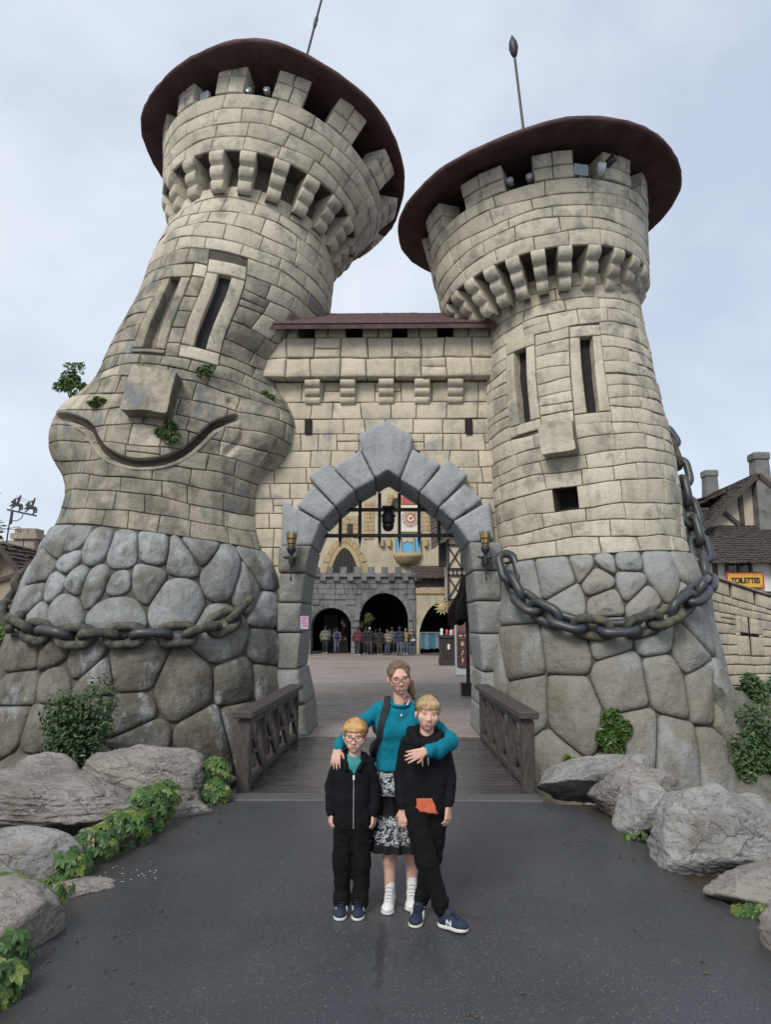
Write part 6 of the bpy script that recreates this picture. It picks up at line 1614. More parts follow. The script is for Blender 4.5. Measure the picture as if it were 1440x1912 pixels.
# ------------------------------------------------------------ people: bodies grown as one smooth surface
class Field:
    def __init__(s, lo, hi, h):
        s.lo = np.array(lo, float); s.h = h
        s.n = np.ceil((np.array(hi) - s.lo) / h).astype(int) + 1
        s.f = np.full(s.n, 1., np.float32)
    def blk(s, a, b, m):
        i0 = np.clip(np.floor((np.minimum(a, b) - m - s.lo) / s.h).astype(int), 0, s.n); i1 = np.clip(np.ceil((np.maximum(a, b) + m - s.lo) / s.h).astype(int) + 1, 0, s.n)
        sl = tuple(slice(p, q) for p, q in zip(i0, i1))
        g = [(np.arange(p, q) * s.h + o).astype(np.float32) for p, q, o in zip(i0, i1, s.lo)]
        return sl, g[0][:, None, None], g[1][None, :, None], g[2][None, None, :]
    def mix(s, sl, d, k):
        a = s.f[sl]
        if a.size == 0: return
        w = np.clip(.5 + .5 * (d - a) / k, 0, 1); s.f[sl] = d + (a - d) * w - k * w * (1 - w)
    def cap(s, a, b, ra, rb=None, k=.015):
        rb = ra if rb is None else rb; a = np.array(a, float); b = np.array(b, float)
        sl, x, y, z = s.blk(a, b, max(ra, rb) + k + 3 * s.h); d = b - a; L = float(d @ d) + 1e-9
        t = np.clip(((x - a[0]) * d[0] + (y - a[1]) * d[1] + (z - a[2]) * d[2]) / L, 0, 1)
        D = np.sqrt((x - a[0] - t * d[0]) ** 2 + (y - a[1] - t * d[1]) ** 2 + (z - a[2] - t * d[2]) ** 2) - (ra + (rb - ra) * t)
        s.mix(sl, D, k); return s
    def _ell(s, c, r, R, m):
        c = np.array(c, float); r = np.array(r, float); R = np.eye(3) if R is None else R
        q = np.full(3, r.max())
        sl, x, y, z = s.blk(c - q, c + q, m); p = [x - c[0], y - c[1], z - c[2]]
        l = [R[0, i] * p[0] + R[1, i] * p[1] + R[2, i] * p[2] for i in range(3)]
        k0 = np.sqrt(sum((l[i] / r[i]) ** 2 for i in range(3))); k1 = np.sqrt(sum((l[i] / r[i] ** 2) ** 2 for i in range(3))) + 1e-6
        return sl, k0 * (k0 - 1) / k1
    def ell(s, c, r, R=None, k=.015):
        sl, D = s._ell(c, r, R, k + 3 * s.h); s.mix(sl, D, k); return s
    def carve(s, c, r, R=None, k=.006):
        sl, D = s._ell(c, r, R, 3 * s.h + k); a = s.f[sl]
        if a.size: w = np.clip(.5 + .5 * (a + D) / k, 0, 1); s.f[sl] = -D * (1 - w) + a * w + k * w * (1 - w)
        return s
    def cut(s, p, n):
        n = np.array(n, float); n /= np.linalg.norm(n); g = [np.arange(m) * s.h + o for m, o in zip(s.n, s.lo)]
        D = (g[0][:, None, None] - p[0]) * n[0] + (g[1][None, :, None] - p[1]) * n[1] + (g[2][None, None, :] - p[2]) * n[2]
        s.f = np.maximum(s.f, D.astype(np.float32)); return s
    def folds(s, amp, fr, seed=0.):
        i = np.argwhere(np.abs(s.f) < .03 + amp); p = i * s.h + s.lo + seed
        s.f[tuple(i.T)] += amp * vnoise(p * np.array(fr), 1, 2); return s
    def front(s, x, z, y0=None):
        i = int(round((x - s.lo[0]) / s.h)); k = int(round((z - s.lo[2]) / s.h)); c = s.f[i, :, k]
        j = np.argmax(c < 0); 
        if c[j] >= 0: return None
        t = c[j - 1] / (c[j - 1] - c[j]) if j else 0
        return s.lo[1] + (j - 1 + t) * s.h
    def mesh(s):
        f = s.f; f[0], f[-1], f[:, 0], f[:, -1], f[:, :, 0], f[:, :, -1] = (1,) * 6
        S = f < 0; nx, ny, nz = s.n - 1
        c = np.zeros((nx, ny, nz), np.int8)
        for a in (0, 1):
            for b in (0, 1):
                for d in (0, 1): c += S[a:nx + a, b:ny + b, d:nz + d]
        I = np.argwhere((c > 0) & (c < 8)); idx = np.full((nx, ny, nz), -1, np.int32); idx[tuple(I.T)] = np.arange(len(I))
        acc = np.zeros((len(I), 3)); cnt = np.zeros(len(I))
        cor = np.array([(a, b, d) for a in (0, 1) for b in (0, 1) for d in (0, 1)])
        val = np.stack([f[tuple((I + q).T)] for q in cor], 1)
        for a in range(8):
            for b in range(a + 1, 8):
                if np.abs(cor[a] - cor[b]).sum() != 1: continue
                va, vb = val[:, a], val[:, b]; m = (va < 0) != (vb < 0); t = np.where(m, va / np.where(m, va - vb, 1), 0)
                acc += m[:, None] * (cor[a] + t[:, None] * (cor[b] - cor[a])); cnt += m
        V = (I + acc / cnt[:, None]) * s.h + s.lo
        Q = []
        for ax in range(3):
            e = np.eye(3, dtype=int)[ax]; sl0 = [slice(1, -1)] * 3; 
            A = S[:-1, :-1, :-1] if False else S
            s1 = tuple(slice(0, -1) if k == ax else slice(1, -1) for k in range(3)); s2 = tuple(slice(1, None) if k == ax else slice(1, -1) for k in range(3))
            m = S[s1] != S[s2]; J = np.argwhere(m); J = J + np.array([0 if k == ax else 1 for k in range(3)])
            u, v = [k for k in range(3) if k != ax]; eu = np.eye(3, dtype=int)[u]; ev = np.eye(3, dtype=int)[v]
            q = np.stack([idx[tuple(np.minimum(J - a * eu - b * ev, s.n - 2).T)] for a, b in ((0, 0), (1, 0), (1, 1), (0, 1))], 1)
            fl = S[tuple(J.T)] ^ (ax == 1); q[fl] = q[fl][:, ::-1]; Q.append(q[(q >= 0).all(1)])
        return V, np.concatenate(Q)
    def build(s, name, mat, parent=None, relax=1, **k):
        V, Q = s.mesh()
        me = bpy.data.meshes.new(name)
        me.vertices.add(len(V)); me.vertices.foreach_set('co', V.astype(np.float32).ravel())
        me.loops.add(Q.size); me.loops.foreach_set('vertex_index', Q.astype(np.int32).ravel())
        me.polygons.add(len(Q)); me.polygons.foreach_set('loop_start', np.arange(0, Q.size, 4, dtype=np.int32)); me.polygons.foreach_set('loop_total', np.full(len(Q), 4, np.int32))
        me.update(calc_edges=True); me.validate(); me.polygons.foreach_set('use_smooth', [True] * len(me.polygons)); me.materials.append(mat)
        return link(name, me, parent, **k)

def torso(S, secs, k=.02):
    for (a0, b0, y0, z0, r0), (a1, b1, y1, z1, r1) in zip(secs[:-1], secs[1:]):
        for t in (0, .5, 1): S.cap((a0 + (b0 - a0) * t, y0, z0), (a1 + (b1 - a1) * t, y1, z1), r0, r1, k)
def skin_mat(name, c, blush):
    k = NT(name, .5, .35); n = k.noise(9, 4); k.col(k.mix(k.ramp(n, .35, .7), c, blush)); k.b.inputs['Subsurface Weight'].default_value = .12; k.b.inputs['Subsurface Radius'].default_value = (.02, .008, .004); k.b.inputs['Subsurface Scale'].default_value = .5; return k.m
M['skin_w'] = skin_mat('woman_skin', (.58, .36, .275), (.52, .285, .22)); M['skin_a'] = skin_mat('fair_boy_skin', (.68, .45, .36), (.62, .345, .28)); M['skin_b'] = skin_mat('boy_skin', (.61, .385, .29), (.56, .31, .235)); M['skin_far'] = skin_mat('far_skin', (.42, .27, .2), (.38, .22, .17))
def hair_mat(name, a, b):
    k = NT(name, .45, .4); n = k.noise(30, 5, .7, vec=k.scale(k.obj_co(), (5.0, 3.0, .7))); k.col(k.mix(k.ramp(n, .35, .65), a, b)); k.bump(n, .9, .012); return k.m
M['hair_w'] = hair_mat('light_brown_hair', (.10, .064, .038), (.24, .16, .095)); M['hair_a'] = hair_mat('ginger_blond_hair', (.42, .21, .075), (.70, .43, .19)); M['hair_b'] = hair_mat('sandy_blond_hair', (.30, .20, .10), (.60, .43, .24)); M['hair_d'] = hair_mat('dark_hair', (.012, .01, .009), (.03, .022, .018))
def cloth(name, c, sc=120, var=.2, fold=.0, ro=.9):
    k = NT(name, ro, .2); n = k.noise(sc, 3); k.col(k.mix(n, [x * (1 - var) for x in c], [x * (1 + var) for x in c])); k.bump(n, .3, .004); k.bump(k.noise(7, 4, .6, vec=k.scale(k.obj_co(), (1.4, 1.4, 1))), .45, .025); return k.m
M['teal'] = cloth('teal_sweatshirt', (.003, .150, .215)); M['black_knit'] = cloth('black_hoodie_cloth', (.0050, .0055, .0070)); M['black_trouser'] = cloth('black_trouser_cloth', (.0042, .0042, .0048)); M['tee'] = cloth('sea_green_tee', (.045, .24, .23)); M['orange'] = cloth('orange_tee', (.50, .12, .055)); M['sneak_w'] = plain('white_leather', (.62, .61, .60), .5, .06, 30, .1); M['sole_w'] = plain('cream_rubber', (.55, .54, .48), .6, .08, 30, 0)
M['navy'] = plain('navy_suede', (.009, .018, .042), .8, .2, 40, .2); M['white_mark'] = plain('white_shoe_mark', (.6, .62, .65), .5, .05, 30, 0); M['eye_white'] = plain('eye_white', (.28, .24, .22), .2, .03, 30, 0); M['iris'] = plain('blue_grey_iris', (.03, .04, .045), .15, .2, 30, 0); M['lip'] = plain('lip_skin', (.38, .13, .11), .4, .08, 30, 0); M['teeth'] = plain('teeth', (.50, .45, .40), .3, .05, 30, 0); M['frame'] = plain('dark_plum_frame', (.030, .014, .018), .3, .1, 30, 0); M['cord'] = plain('beige_cord', (.45, .39, .30), .8, .1, 40, 0); M['zip'] = plain('grey_zip', (.16, .16, .17), .4, .2, 60, 0); M['silver'] = plain('silver', (.75, .75, .75), .2, .05, 20, 0)
def skirt_mat():
    k = NT('black_white_print_skirt', .9, .2); oc = k.obj_co(); sep = k.n('ShaderNodeSeparateXYZ'); k.l(oc, sep.inputs[0]); z = sep.outputs[2]
    v = k.voro(34, oc); ring = k.math('MULTIPLY', k.ramp(v, .22, .30), k.math('SUBTRACT', 1., k.ramp(v, .42, .5))); fl = k.math('MAXIMUM', ring, k.ramp(k.noise(75, 3, .6, oc), .54, .60)); fl = k.math('MAXIMUM', fl, k.math('SUBTRACT', 1., k.ramp(v, .06, .10)))
    band = lambda a, b: k.math('MULTIPLY', k.ramp(z, a, a + .008), k.math('SUBTRACT', 1., k.ramp(z, b, b + .008)))
    m = k.math('MAXIMUM', band(.745, 1.0), band(.425, .615)); stripe = k.math('MAXIMUM', band(.885, .895), k.math('MAXIMUM', band(.575, .583), band(.745, .757)))
    c = k.mix(k.math('MULTIPLY', m, k.math('MULTIPLY', fl, .95)), (.012, .012, .014), (.46, .48, .50)); c = k.mix(k.math('MULTIPLY', stripe, .7), c, (.46, .48, .5)); k.col(c); k.bump(k.noise(90, 2), .2, .004); return k.m
M['skirt'] = skirt_mat()

def hand(F, w, d, n, side, sc=1., curl=(.25, .3, .2), spread=.10, k=.006, thumb=.0):
    """palm, four bent fingers of different length and a thumb off the side of the palm; n = back of the hand"""
    w = np.array(w, float); d = np.array(d, float) / np.linalg.norm(d); n = np.array(n, float); n -= d * (n @ d); n /= np.linalg.norm(n); t = np.cross(d, n) * side
    off = np.array((.030, .010, -.010, -.029)) * sc; ln = np.array((.066, .076, .070, .055)) * sc
    for i in range(4):
        kn = w + d * (.082 - .006 * (i == 3) - .004 * (i == 0)) * sc + t * off[i]
        F.cap(w + t * off[i] * .55, kn, .0135 * sc, .0105 * sc, k * 1.6)
        p = kn; a = 0; dd = d * math.cos(spread * (1.5 - i) / 1.5) + t * math.sin(spread * (1.5 - i) / 1.5); r = .0092 * sc
        for s_, fr in enumerate((.46, .31, .23)):
            a += curl[s_]; q = p + (dd * math.cos(a) - n * math.sin(a)) * ln[i] * fr; F.cap(p, q, r, r * .9, k * .5); p = q; r *= .9
    b = w + d * .018 * sc + t * .022 * sc; q = b + (d * .62 + t * (.62 - thumb) - n * (.35 + thumb)) * .038 * sc; e = q + (d * .80 + t * (.28 - thumb) - n * (.3 + thumb)) * .034 * sc
    F.cap(b, q, .0135 * sc, .0110 * sc, k); F.cap(q, e, .0105 * sc, .0088 * sc, k * .6)

def rotm(rx, ry, rz): return np.array(Euler((R_(rx), R_(ry), R_(rz)), 'XYZ').to_matrix())
WX = 1.10
def head(F, c, Rm, s, smile=1., slim=1.):
    c = np.array(c, float); L = lambda *p: c + Rm @ (np.array(p) * s * (WX, 1, 1))
    E = lambda p, r, k=.015: F.ell(L(*p), np.array(r) * s * (WX, 1, 1), Rm, k * s)
    E((0, .014, .036), (.071, .089, .080)); E((0, -.024, -.020), (.060 * slim, .064, .074)); E((0, -.030, -.066), (.046 * slim, .047, .040), .025); E((0, -.062, -.094), (.017, .016, .015), .025)
    for q in (-1, 1):
        E((q * .037 * slim, -.050, -.028 + .004 * smile), (.026, .028, .025), .03); E((q * .0745, .006, -.012), (.010, .019, .029), .006); E((q * .010, -.092, -.034), (.008, .008, .007), .010)
    F.cap(L(-.036, -.074, .026), L(.036, -.074, .026), .008 * s, None, .03 * s); F.cap(L(0, -.082, .010), L(0, -.101, -.029), .006 * s, .0105 * s, .016 * s)
    F.cap(L(-.02, -.076, -.064), L(.02, -.076, -.064), .012 * s, None, .02 * s)
    for q in (-1, 1): F.carve(L(q * .031, -.090, .002), np.array((.0145, .010, .0055)) * s, Rm, .009 * s)
    return L
def face_parts(F, par, L, Rm, s, smile, glasses, brow, brow_mat, teeth=True):
    fr = lambda x, z, o: (lambda p: np.array([p[0], (F.front(p[0], p[2]) if F.front(p[0], p[2]) is not None else p[1]) - o, p[2]]))(L(x, -.08, z))
    for q in (-1, 1):
        p = L(q * .031, -.0705, .001); e = MB().ell(p, (.0125 * s, .0118 * s, .0060 * s), 12, 8).build('eye', M['eye_white'], par, smooth=True)
        MB().ell(p + Rm @ np.array((0, -.0095, 0)) * s, (.0060 * s, .0040 * s, .0054 * s), 10, 6).build('iris', M['iris'], e, smooth=True)
        m = MB(); m.tube([fr(q * x, z, .001) for x, z in ((.013, .0235), (.023, .0275), (.035, .0265), (.045, .0195))], [.0014 * s, .0022 * s, .0021 * s, .0009 * s], 6); m.build('eyebrow', brow_mat, par, smooth=True)
    w = .021 + .008 * smile; up = .017 * smile
    top = [(x * w, -.0600 + up * x * x * .8) for x in np.linspace(-1, 1, 7)]; bot = [(x * w, -.0600 - (.0035 + .0075 * smile) * (1 - x * x) + up * x * x * .8) for x in np.linspace(-1, 1, 7)]
    if teeth:
        V = [fr(*p, .0034) for p in top] + [fr(*p, .0034) for p in bot]; obj('teeth', V, [(i, i + 7, i + 8, i + 1) for i in range(6)], M['teeth'], par)
    m = MB(); m.tube([fr(*p, .0020) for p in top], [.0018 * s] + [.0028 * s] * 5 + [.0018 * s], 6); m.tube([fr(*p, .0020) for p in bot], [.0018 * s] + [.0032 * s] * 5 + [.001 * s], 6); m.build('lips', M['lip'], par, smooth=True)
    if glasses:
        m = MB()
        for q in (-1, 1):
            pts = []
            for a in np.linspace(0, 2 * math.pi, 20, endpoint=False):
                ca, sa = math.cos(a), math.sin(a); x = q * .0325 + .0265 * math.copysign(abs(ca) ** .7, ca); z = .000 + .0195 * math.copysign(abs(sa) ** .75, sa) * (1.05 if sa > 0 else 1) + .003 * q * ca * (sa > 0)
                pts.append(L(x, -.107 + abs(x) * .16, z))
            m.tube(pts, .0026 * s, 6, True); m.tube([L(q * .058, -.098, .008), L(q * .074, -.04, .008), L(q * .078, .0, .006)], .0024 * s, 6)
        m.tube([L(-.007, -.107, .005), L(0, -.110, .008), L(.007, -.107, .005)], .0026 * s, 6); m.build('glasses', M['frame'], par, smooth=True)
def hair_short(par, c, Rm, s, mat, fringe, seed, side=.6):
    c = np.array(c, float); L = lambda *p: c + Rm @ (np.array(p) * s * (WX, 1, 1))
    F = Field(c - .17 * s, c + .17 * s, .0045)
    F.ell(L(0, .016, .044), np.array((0.0924, 0.1000, 0.0880)) * s, Rm); F.ell(L(0, .06, -.005), np.array((0.0726, 0.0560, 0.0700)) * s, Rm, .02)
    F.cap(L(-.05, -.062, .070), L(.045, -.066, .072), .026 * s, None, .02); F.cap(L(-.06, -.05, .055), L(-.02, -.082, .052 - fringe), .020 * s, .010 * s, .015); F.cap(L(.055, -.05, .055), L(.0, -.085, .052 - fringe * side), .020 * s, .010 * s, .015); F.cap(L(.06, -.045, .05), L(.055, -.06, .03 - fringe * .5), .016 * s, .008 * s, .012)
    F.carve(L(0, -.075, -.055), np.array((0.0902, 0.0820, 0.0920)) * s, Rm, .01)
    for q in (-1, 1): F.carve(L(q * .085, -.01, -.035), np.array((0.0330, 0.0340, 0.0420)) * s, Rm, .008)
    i = np.argwhere(np.abs(F.f) < .03); p = (i * F.h + F.lo - c) @ Rm / s
    F.f[tuple(i.T)] += .0055 * vnoise(p * np.array((60, 22, 14)) + seed, 1, 3) 
    return F.build('hair', mat, par)
def strands(par, paths, w, mat, name='hair_strands'):
    V = []; F = []
    for P, c in paths:
        n = len(P); o = len(V)
        for i in range(n):
            d = P[min(i + 1, n - 1)] - P[max(i - 1, 0)]; u = P[i] - c; sd = np.cross(d, u); sd /= np.linalg.norm(sd) + 1e-9
            q = w * (1 - .75 * (i / (n - 1)) ** 2) * .5; V += [P[i] - sd * q, P[i] + sd * q]
        F += [(o + 2 * i, o + 2 * i + 1, o + 2 * i + 3, o + 2 * i + 2) for i in range(n - 1)]
    return fast_obj(name, V, F, mat, par)
def short_strands(par, c, Rm, s, mat, seed, front, sidez, backz, sweep, n=900):
    r = np.random.RandomState(seed); c = np.array(c, float); out = []; e = np.array((.0935, .101, .0895)); cc = np.array((0, .016, .044))
    for i in range(n):
        ph = r.uniform(-math.pi, math.pi); t0 = r.uniform(.05, .9); k = (1 + math.cos(ph)) / 2
        ze = (front * k ** 2.2 + (1 - k ** 2.2) * (sidez if abs(ph) < 1.9 else backz)) + r.normal() * .009
        t1 = math.acos(np.clip((ze - .044) / .0895, -.95, .95)); t0 = min(t0 * t1, t1 - .15); lift = r.uniform(.0, .055); P = []
        for a in np.linspace(0, 1, 6):
            th = t0 + (t1 - t0) * a; p2 = ph + sweep * a * k + r.normal() * .02 + .25 * math.sin(ph * 3 + seed) * (1 - a)
            P.append(c + Rm @ ((cc + e * (1 + lift * math.sin(a * 2.6) + .012) * np.array((math.sin(th) * math.sin(p2), -math.sin(th) * math.cos(p2), math.cos(th)))) * s * (1.0, 1, 1)))
        out.append((P, c))
    return strands(par, out, .0052 * s, mat)
def shoe(par, heel, toe, mat, sole, s=1., high=False, tilt=0, mark=None):
    heel = np.array(heel, float); toe = np.array(toe, float); d = toe - heel; Ln = np.linalg.norm(d); d /= Ln; up = np.array((0, 0, 1.)); up = up - d * (up @ d); up /= np.linalg.norm(up); sd = np.cross(d, up)
    lo = np.minimum(heel, toe) - .09; hi = np.maximum(heel, toe) + .12 + (.12 if high else 0)
    B = np.stack([sd, d, up], 1)
    F = Field(lo, hi, .005)
    F.ell(heel + d * .035 + up * .045, (.034 * s, .042 * s, .045 * s), B); F.cap(heel + d * .07 + up * .045, toe - d * .055 + up * .034, .036 * s, .037 * s, .02); F.ell(toe - d * .052 + up * .030, (.045 * s, .056 * s, .030 * s), B); F.cap(heel + d * .045 + up * .05, heel + d * (.06 if high else .075) + up * (.16 if high else .085), .036 * s, .036 * s, .02)
    if high: F.cap(heel + d * .05 + up * .15, heel + d * .12 + up * .06, .025, .025, .02)
    F.cut(heel + up * .014, -up); F.folds(.002, (40, 40, 40)); o = F.build('shoe', mat, par)
    G = Field(lo, hi, .005)
    for q, w in ((.04, .036), (.11, .033), (Ln - .055, .047)): G.ell(heel + d * q + up * .012, (w * s, .055 * s, .030), B, .03)
    G.cap(heel + d * .04 + up * .012, toe - d * .05 + up * .012, .031 * s, .04 * s, .02); G.cut(heel + up * .024, up); G.cut(heel + up * .001, -up); G.build('sole', sole, o)
    if high or mark:
        m = MB()
        n = 6 if high else 4
        for i in range(n):
            q = .075 + i * (.016 if high else .018); z = (.135 - i * .018) if high else (.095 - i * .010); p = heel + d * (q + .035) + up * z
            m.tube([p - sd * .022, p + up * .005 + d * .006, p + sd * .022], .0042, 5)
        m.build('laces', M['white_mark'] if high else M['navy'], o)
    if mark:
        for q in (-1, 1):
            p = heel + d * .10 + sd * q * .040 * s + up * .045; e = d * .016; u = up * .017
            m = MB(); m.bar(p - e - u, p - e + u, .006, .007); m.bar(p + e - u, p + e + u, .006, .007); m.bar(p - e + u, p + e - u, .006, .007); m.build('white_mark', M['white_mark'], o)
    return o

# --- woman
W = thing('person', 'woman in a teal sweatshirt, glasses and patterned black skirt hugging two boys', 'person', (0, 5.42, 0))
Rh = rotm(6, -5, 6); hc = (.022, -.03, 1.558)
F = Field((-.52, -.62, -.0), (.50, .22, 1.72), .006)
L = head(F, hc, Rh, .97, 1.0, .98)
F.cap((.03, .0, 1.34), (.025, -.005, 1.47), .052, .048, .02); F.cap((-.11, .01, 1.33), (.15, .01, 1.315), .04, None, .02); F.cap((.02, .01, 1.3), (-.02, .0, .85), .06, .06, .03)
F.cap((-.14, .02, 1.33), (-.325, .06, 1.17), .03, .026); F.cap((-.325, .06, 1.17), (-.415, -.155, 1.09), .026, .024)
hand(F, (-.417, -.17, 1.085), (-.12, -.36, -.92), (-.28, -.88, .35), -1, .92, (.15, .25, .2), .12)
F.cap((.18, .0, 1.315), (.365, -.22, 1.13), .03, .026); F.cap((.365, -.22, 1.13), (.205, -.455, 1.115), .026, .026)
hand(F, (.185, -.475, 1.117), (-.93, -.16, -.28), (.05, -.95, .2), -1, .92, (.22, .32, .25), .16, thumb=-.05)
for x, y in ((-.052, -.01), (.105, .05)):
    F.cap((x * .8 - .02, y * .5, .85), (x, y - .02, .46), .075, .052, .02); F.cap((x, y - .02, .46), (x, y + .005, .30), .050, .051, .02); F.ell((x, y + .02, .335), (.045, .05, .10), None, .02); F.cap((x, y + .005, .30), (x, y + .01, .06), .044, .034, .02)
bodyW = F.build('body', M['skin_w'], W); face_parts(F, W, L, Rh, .97, 1.0, True, 1, M['hair_w'])
H = Field(np.array(hc) - .22, np.array(hc) + .2, .0045)
H.ell(L(0, .018, .040), (.084, .096, .084), Rh); H.ell(L(0, .07, .0), (.066, .05, .06), Rh, .02)
H.carve(L(0, -.092, -.030), np.array((.070, .080, .118)), Rh, .012)
for q in (-1, 1): H.carve(L(q * .09, -.005, -.045), np.array((.03, .03, .05)), Rh, .01)
i = np.argwhere(np.abs(H.f) < .03); p_ = (i * H.h + H.lo - np.array(hc)) @ Rh; H.f[tuple(i.T)] += .0045 * vnoise(p_ * np.array((70, 20, 40)), 1, 3)
hw = H.build('hair', M['hair_w'], W)
r = np.random.RandomState(5); out = []; tl = np.array((.025, .105, .03))
for i_ in range(700):
    ph = r.uniform(-1.75, 1.75); z0 = .094 - .030 * (abs(ph) / 1.5) ** 2 * 1.5 + r.normal() * .004; z0 = max(z0, -.02)
    st0 = np.array((.0, .018, .040)); e = np.array((.0865, .0985, .0865)); th = math.acos(np.clip((z0 - .04) / .0865, -.9, .98)); u0 = np.array((math.sin(th) * math.sin(ph), -math.sin(th) * math.cos(ph), math.cos(th))); u1 = (tl - st0) / e; u1 = u1 / np.linalg.norm(u1); P_ = []; a0 = r.uniform(0, .55)
    for a in np.linspace(a0, min(1, a0 + r.uniform(.4, .9)), 7):
        u = u0 * (1 - a) + u1 * a + np.array((0, 0, .45 * math.sin(math.pi * a) * (1 - abs(ph) / 2.4))); u /= np.linalg.norm(u); P_.append(np.array(hc) + Rh @ (st0 + e * u * (1.008 + r.uniform(0, .02))))
    out.append((P_, np.array(hc)))
for i_ in range(160):
    a_ = r.uniform(0, 6.28); q = r.uniform(.2, 1.15); P_ = [np.array(L(*(np.array(p) + np.array((math.cos(a_), math.sin(a_), 0)) * w_ * q))) for p, w_ in (((.03, .10, .02), .020), ((.055, .10, -.03), .028), ((.07, .085, -.08), .030), ((.085, .06, -.13), .022), ((.094 + r.normal() * .006, .035, -.175 + r.normal() * .012), .006))]; out.append((P_, np.array(L(.06, .08, -.06))))
strands(W, out, .0045, M['hair_w'])
T_ = Field(np.array(hc) - .25, np.array(hc) + .2, .005); T_.cap(L(.03, .10, .02), L(.07, .085, -.06), .026, .030, .02); T_.cap(L(.07, .085, -.06), L(.092, .04, -.16), .030, .014, .02)
T_.folds(.006, (60, 40, 12)); T_.build('ponytail', M['hair_w'], hw)
S = Field((-.50, -.60, .86), (.50, .25, 1.42), .006)
S.cap((-.11, .01, 1.33), (.15, .01, 1.318), .058, None, .03); torso(S, [(-.085, .115, .005, 1.30, .072), (-.070, .095, .0, 1.23, .084), (-.052, .050, .0, 1.05, .082), (-.056, .030, .0, .90, .100)]); S.cap((-.055, -.03, 1.185), (.075, -.03, 1.18), .072, None, .03); S.cap((.03, .012, 1.385), (.03, .01, 1.32), .058, .09, .03)
S.cap((-.125, .01, 1.33), (-.33, .06, 1.17), .056, .054, .02); S.cap((-.33, .06, 1.17), (-.398, -.11, 1.11), .053, .042, .02); S.cap((-.398, -.11, 1.11), (-.413, -.150, 1.092), .040, .038, .008)
S.cap((.165, .0, 1.318), (.365, -.21, 1.14), .057, .062, .02); S.cap((.365, -.21, 1.14), (.265, -.37, 1.108), .065, .058, .02); S.cap((.245, -.40, 1.112), (.212, -.445, 1.116), .045, .041, .012)
S.cut((0, 0, .915), (0, 0, -1)); S.carve((.028, -.026, 1.44), (.074, .076, .072), None, .008)
S.folds(.010, (13, 13, 9), 2.); S.folds(.004, (34, 34, 26), 5.); sw = S.build('sweatshirt', M['teal'], W)
m = MB(); m.tube([(.028 + .068 * math.cos(a), -.016 + .066 * math.sin(a), 1.385 + .022 * math.sin(a)) for a in np.linspace(0, 2 * math.pi, 24, endpoint=False)], .010, 8, True); m.build('neckband', M['teal'], sw, smooth=True)
m = MB(); m.tube([(.062, -.075, 1.385), (.075, -.05, 1.405), (.08, -.01, 1.42)], .012, 6); m.build('collar_edge', M['dial_red'], W, smooth=True)
m = MB(); m.tube([(.075, -.075, 1.372), (.088, -.045, 1.395), (.09, -.0, 1.41)], .008, 6); m.build('collar_edge', M['white_mark'], W, smooth=True)
pf = S.front(.035, 1.30); MB().ell((.035, pf - .004, 1.30), (.007, .004, .010), 8, 6).build('pendant', M['silver'], W, smooth=True)
V = []; n = 84
for z, r, pl in ((.95, .105, .0), (.90, .128, .006), (.80, .150, .010), (.752, .165, .018), (.75, .150, .008), (.62, .172, .016), (.50, .190, .024), (.42, .205, .032), (.375, .212, .036)):
    for k_ in range(n): a = 2 * math.pi * k_ / n; q = r + pl * math.sin(a * 15 + .6 * math.sin(3 * a)) ; V.append((-.02 + q * 1.0 * math.cos(a) + (.03 if z < .6 else 0), .012 + q * .78 * math.sin(a), z + (.008 * math.sin(a * 15 + 1) if z < .4 else 0)))
obj('skirt', V, [(i * n + k_, i * n + (k_ + 1) % n, (i + 1) * n + (k_ + 1) % n, (i + 1) * n + k_) for i in range(8) for k_ in range(n)], M['skirt'], W)
shoe(W, (-.045, .055, 0), (-.068, -.20, 0), M['sneak_w'], M['sole_w'], .95, True)
shoe(W, (.108, .11, 0), (.098, -.14, 0), M['sneak_w'], M['sole_w'], .95, True)
bp = thing('backpack', 'black backpack worn by the woman with one strap over her teal shoulder', 'backpack', (-.05, 5.56, .95))
G = Field((-.2, -.02, -.1), (.22, .28, .4), .01); G.cap((-.06, .10, .05), (.06, .10, .05), .10, None, .03); G.cap((-.05, .10, .24), (.06, .10, .24), .09, None, .04); G.folds(.006, (15, 15, 12)); G.build('bag', M['cloth_black'], bp)
def ribbon(name, pts, w, mat, par, th=.006, nrm=(0, -1, 0.)):
    pts = np.array(pts, float); V = []; F = []
    for i in range(len(pts)):
        d = pts[min(i + 1, len(pts) - 1)] - pts[max(i - 1, 0)]; d /= np.linalg.norm(d); s_ = np.cross(d, nrm); s_ /= np.linalg.norm(s_); u = np.cross(s_, d)
        V += [pts[i] - s_ * w / 2, pts[i] + s_ * w / 2, pts[i] + s_ * w / 2 + u * th, pts[i] - s_ * w / 2 + u * th]
    for i in range(len(pts) - 1):
        for k_ in range(4): F.append((i * 4 + k_, i * 4 + (k_ + 1) % 4, i * 4 + 4 + (k_ + 1) % 4, i * 4 + 4 + k_))
    return obj(name, V, F, mat, par, smooth=False)
st_ = []
for x, z in ((-.075, 1.36), (-.092, 1.31), (-.108, 1.25), (-.120, 1.18), (-.125, 1.11)):
    y = S.front(x, z); st_.append((x + .05, (y if y else 0) - .012 - .14, z - .95))
st_ = [(-.015, .07 - .14, 1.40 - .95), (-.018, .01 - .14, 1.41 - .95)] + st_ + [(-.11, .02 - .14, 1.02 - .95), (-.10, .09 - .14, 1.0 - .95)]
ribbon('strap', spline(st_, 4), .046, M['cloth_black'], bp, .010)

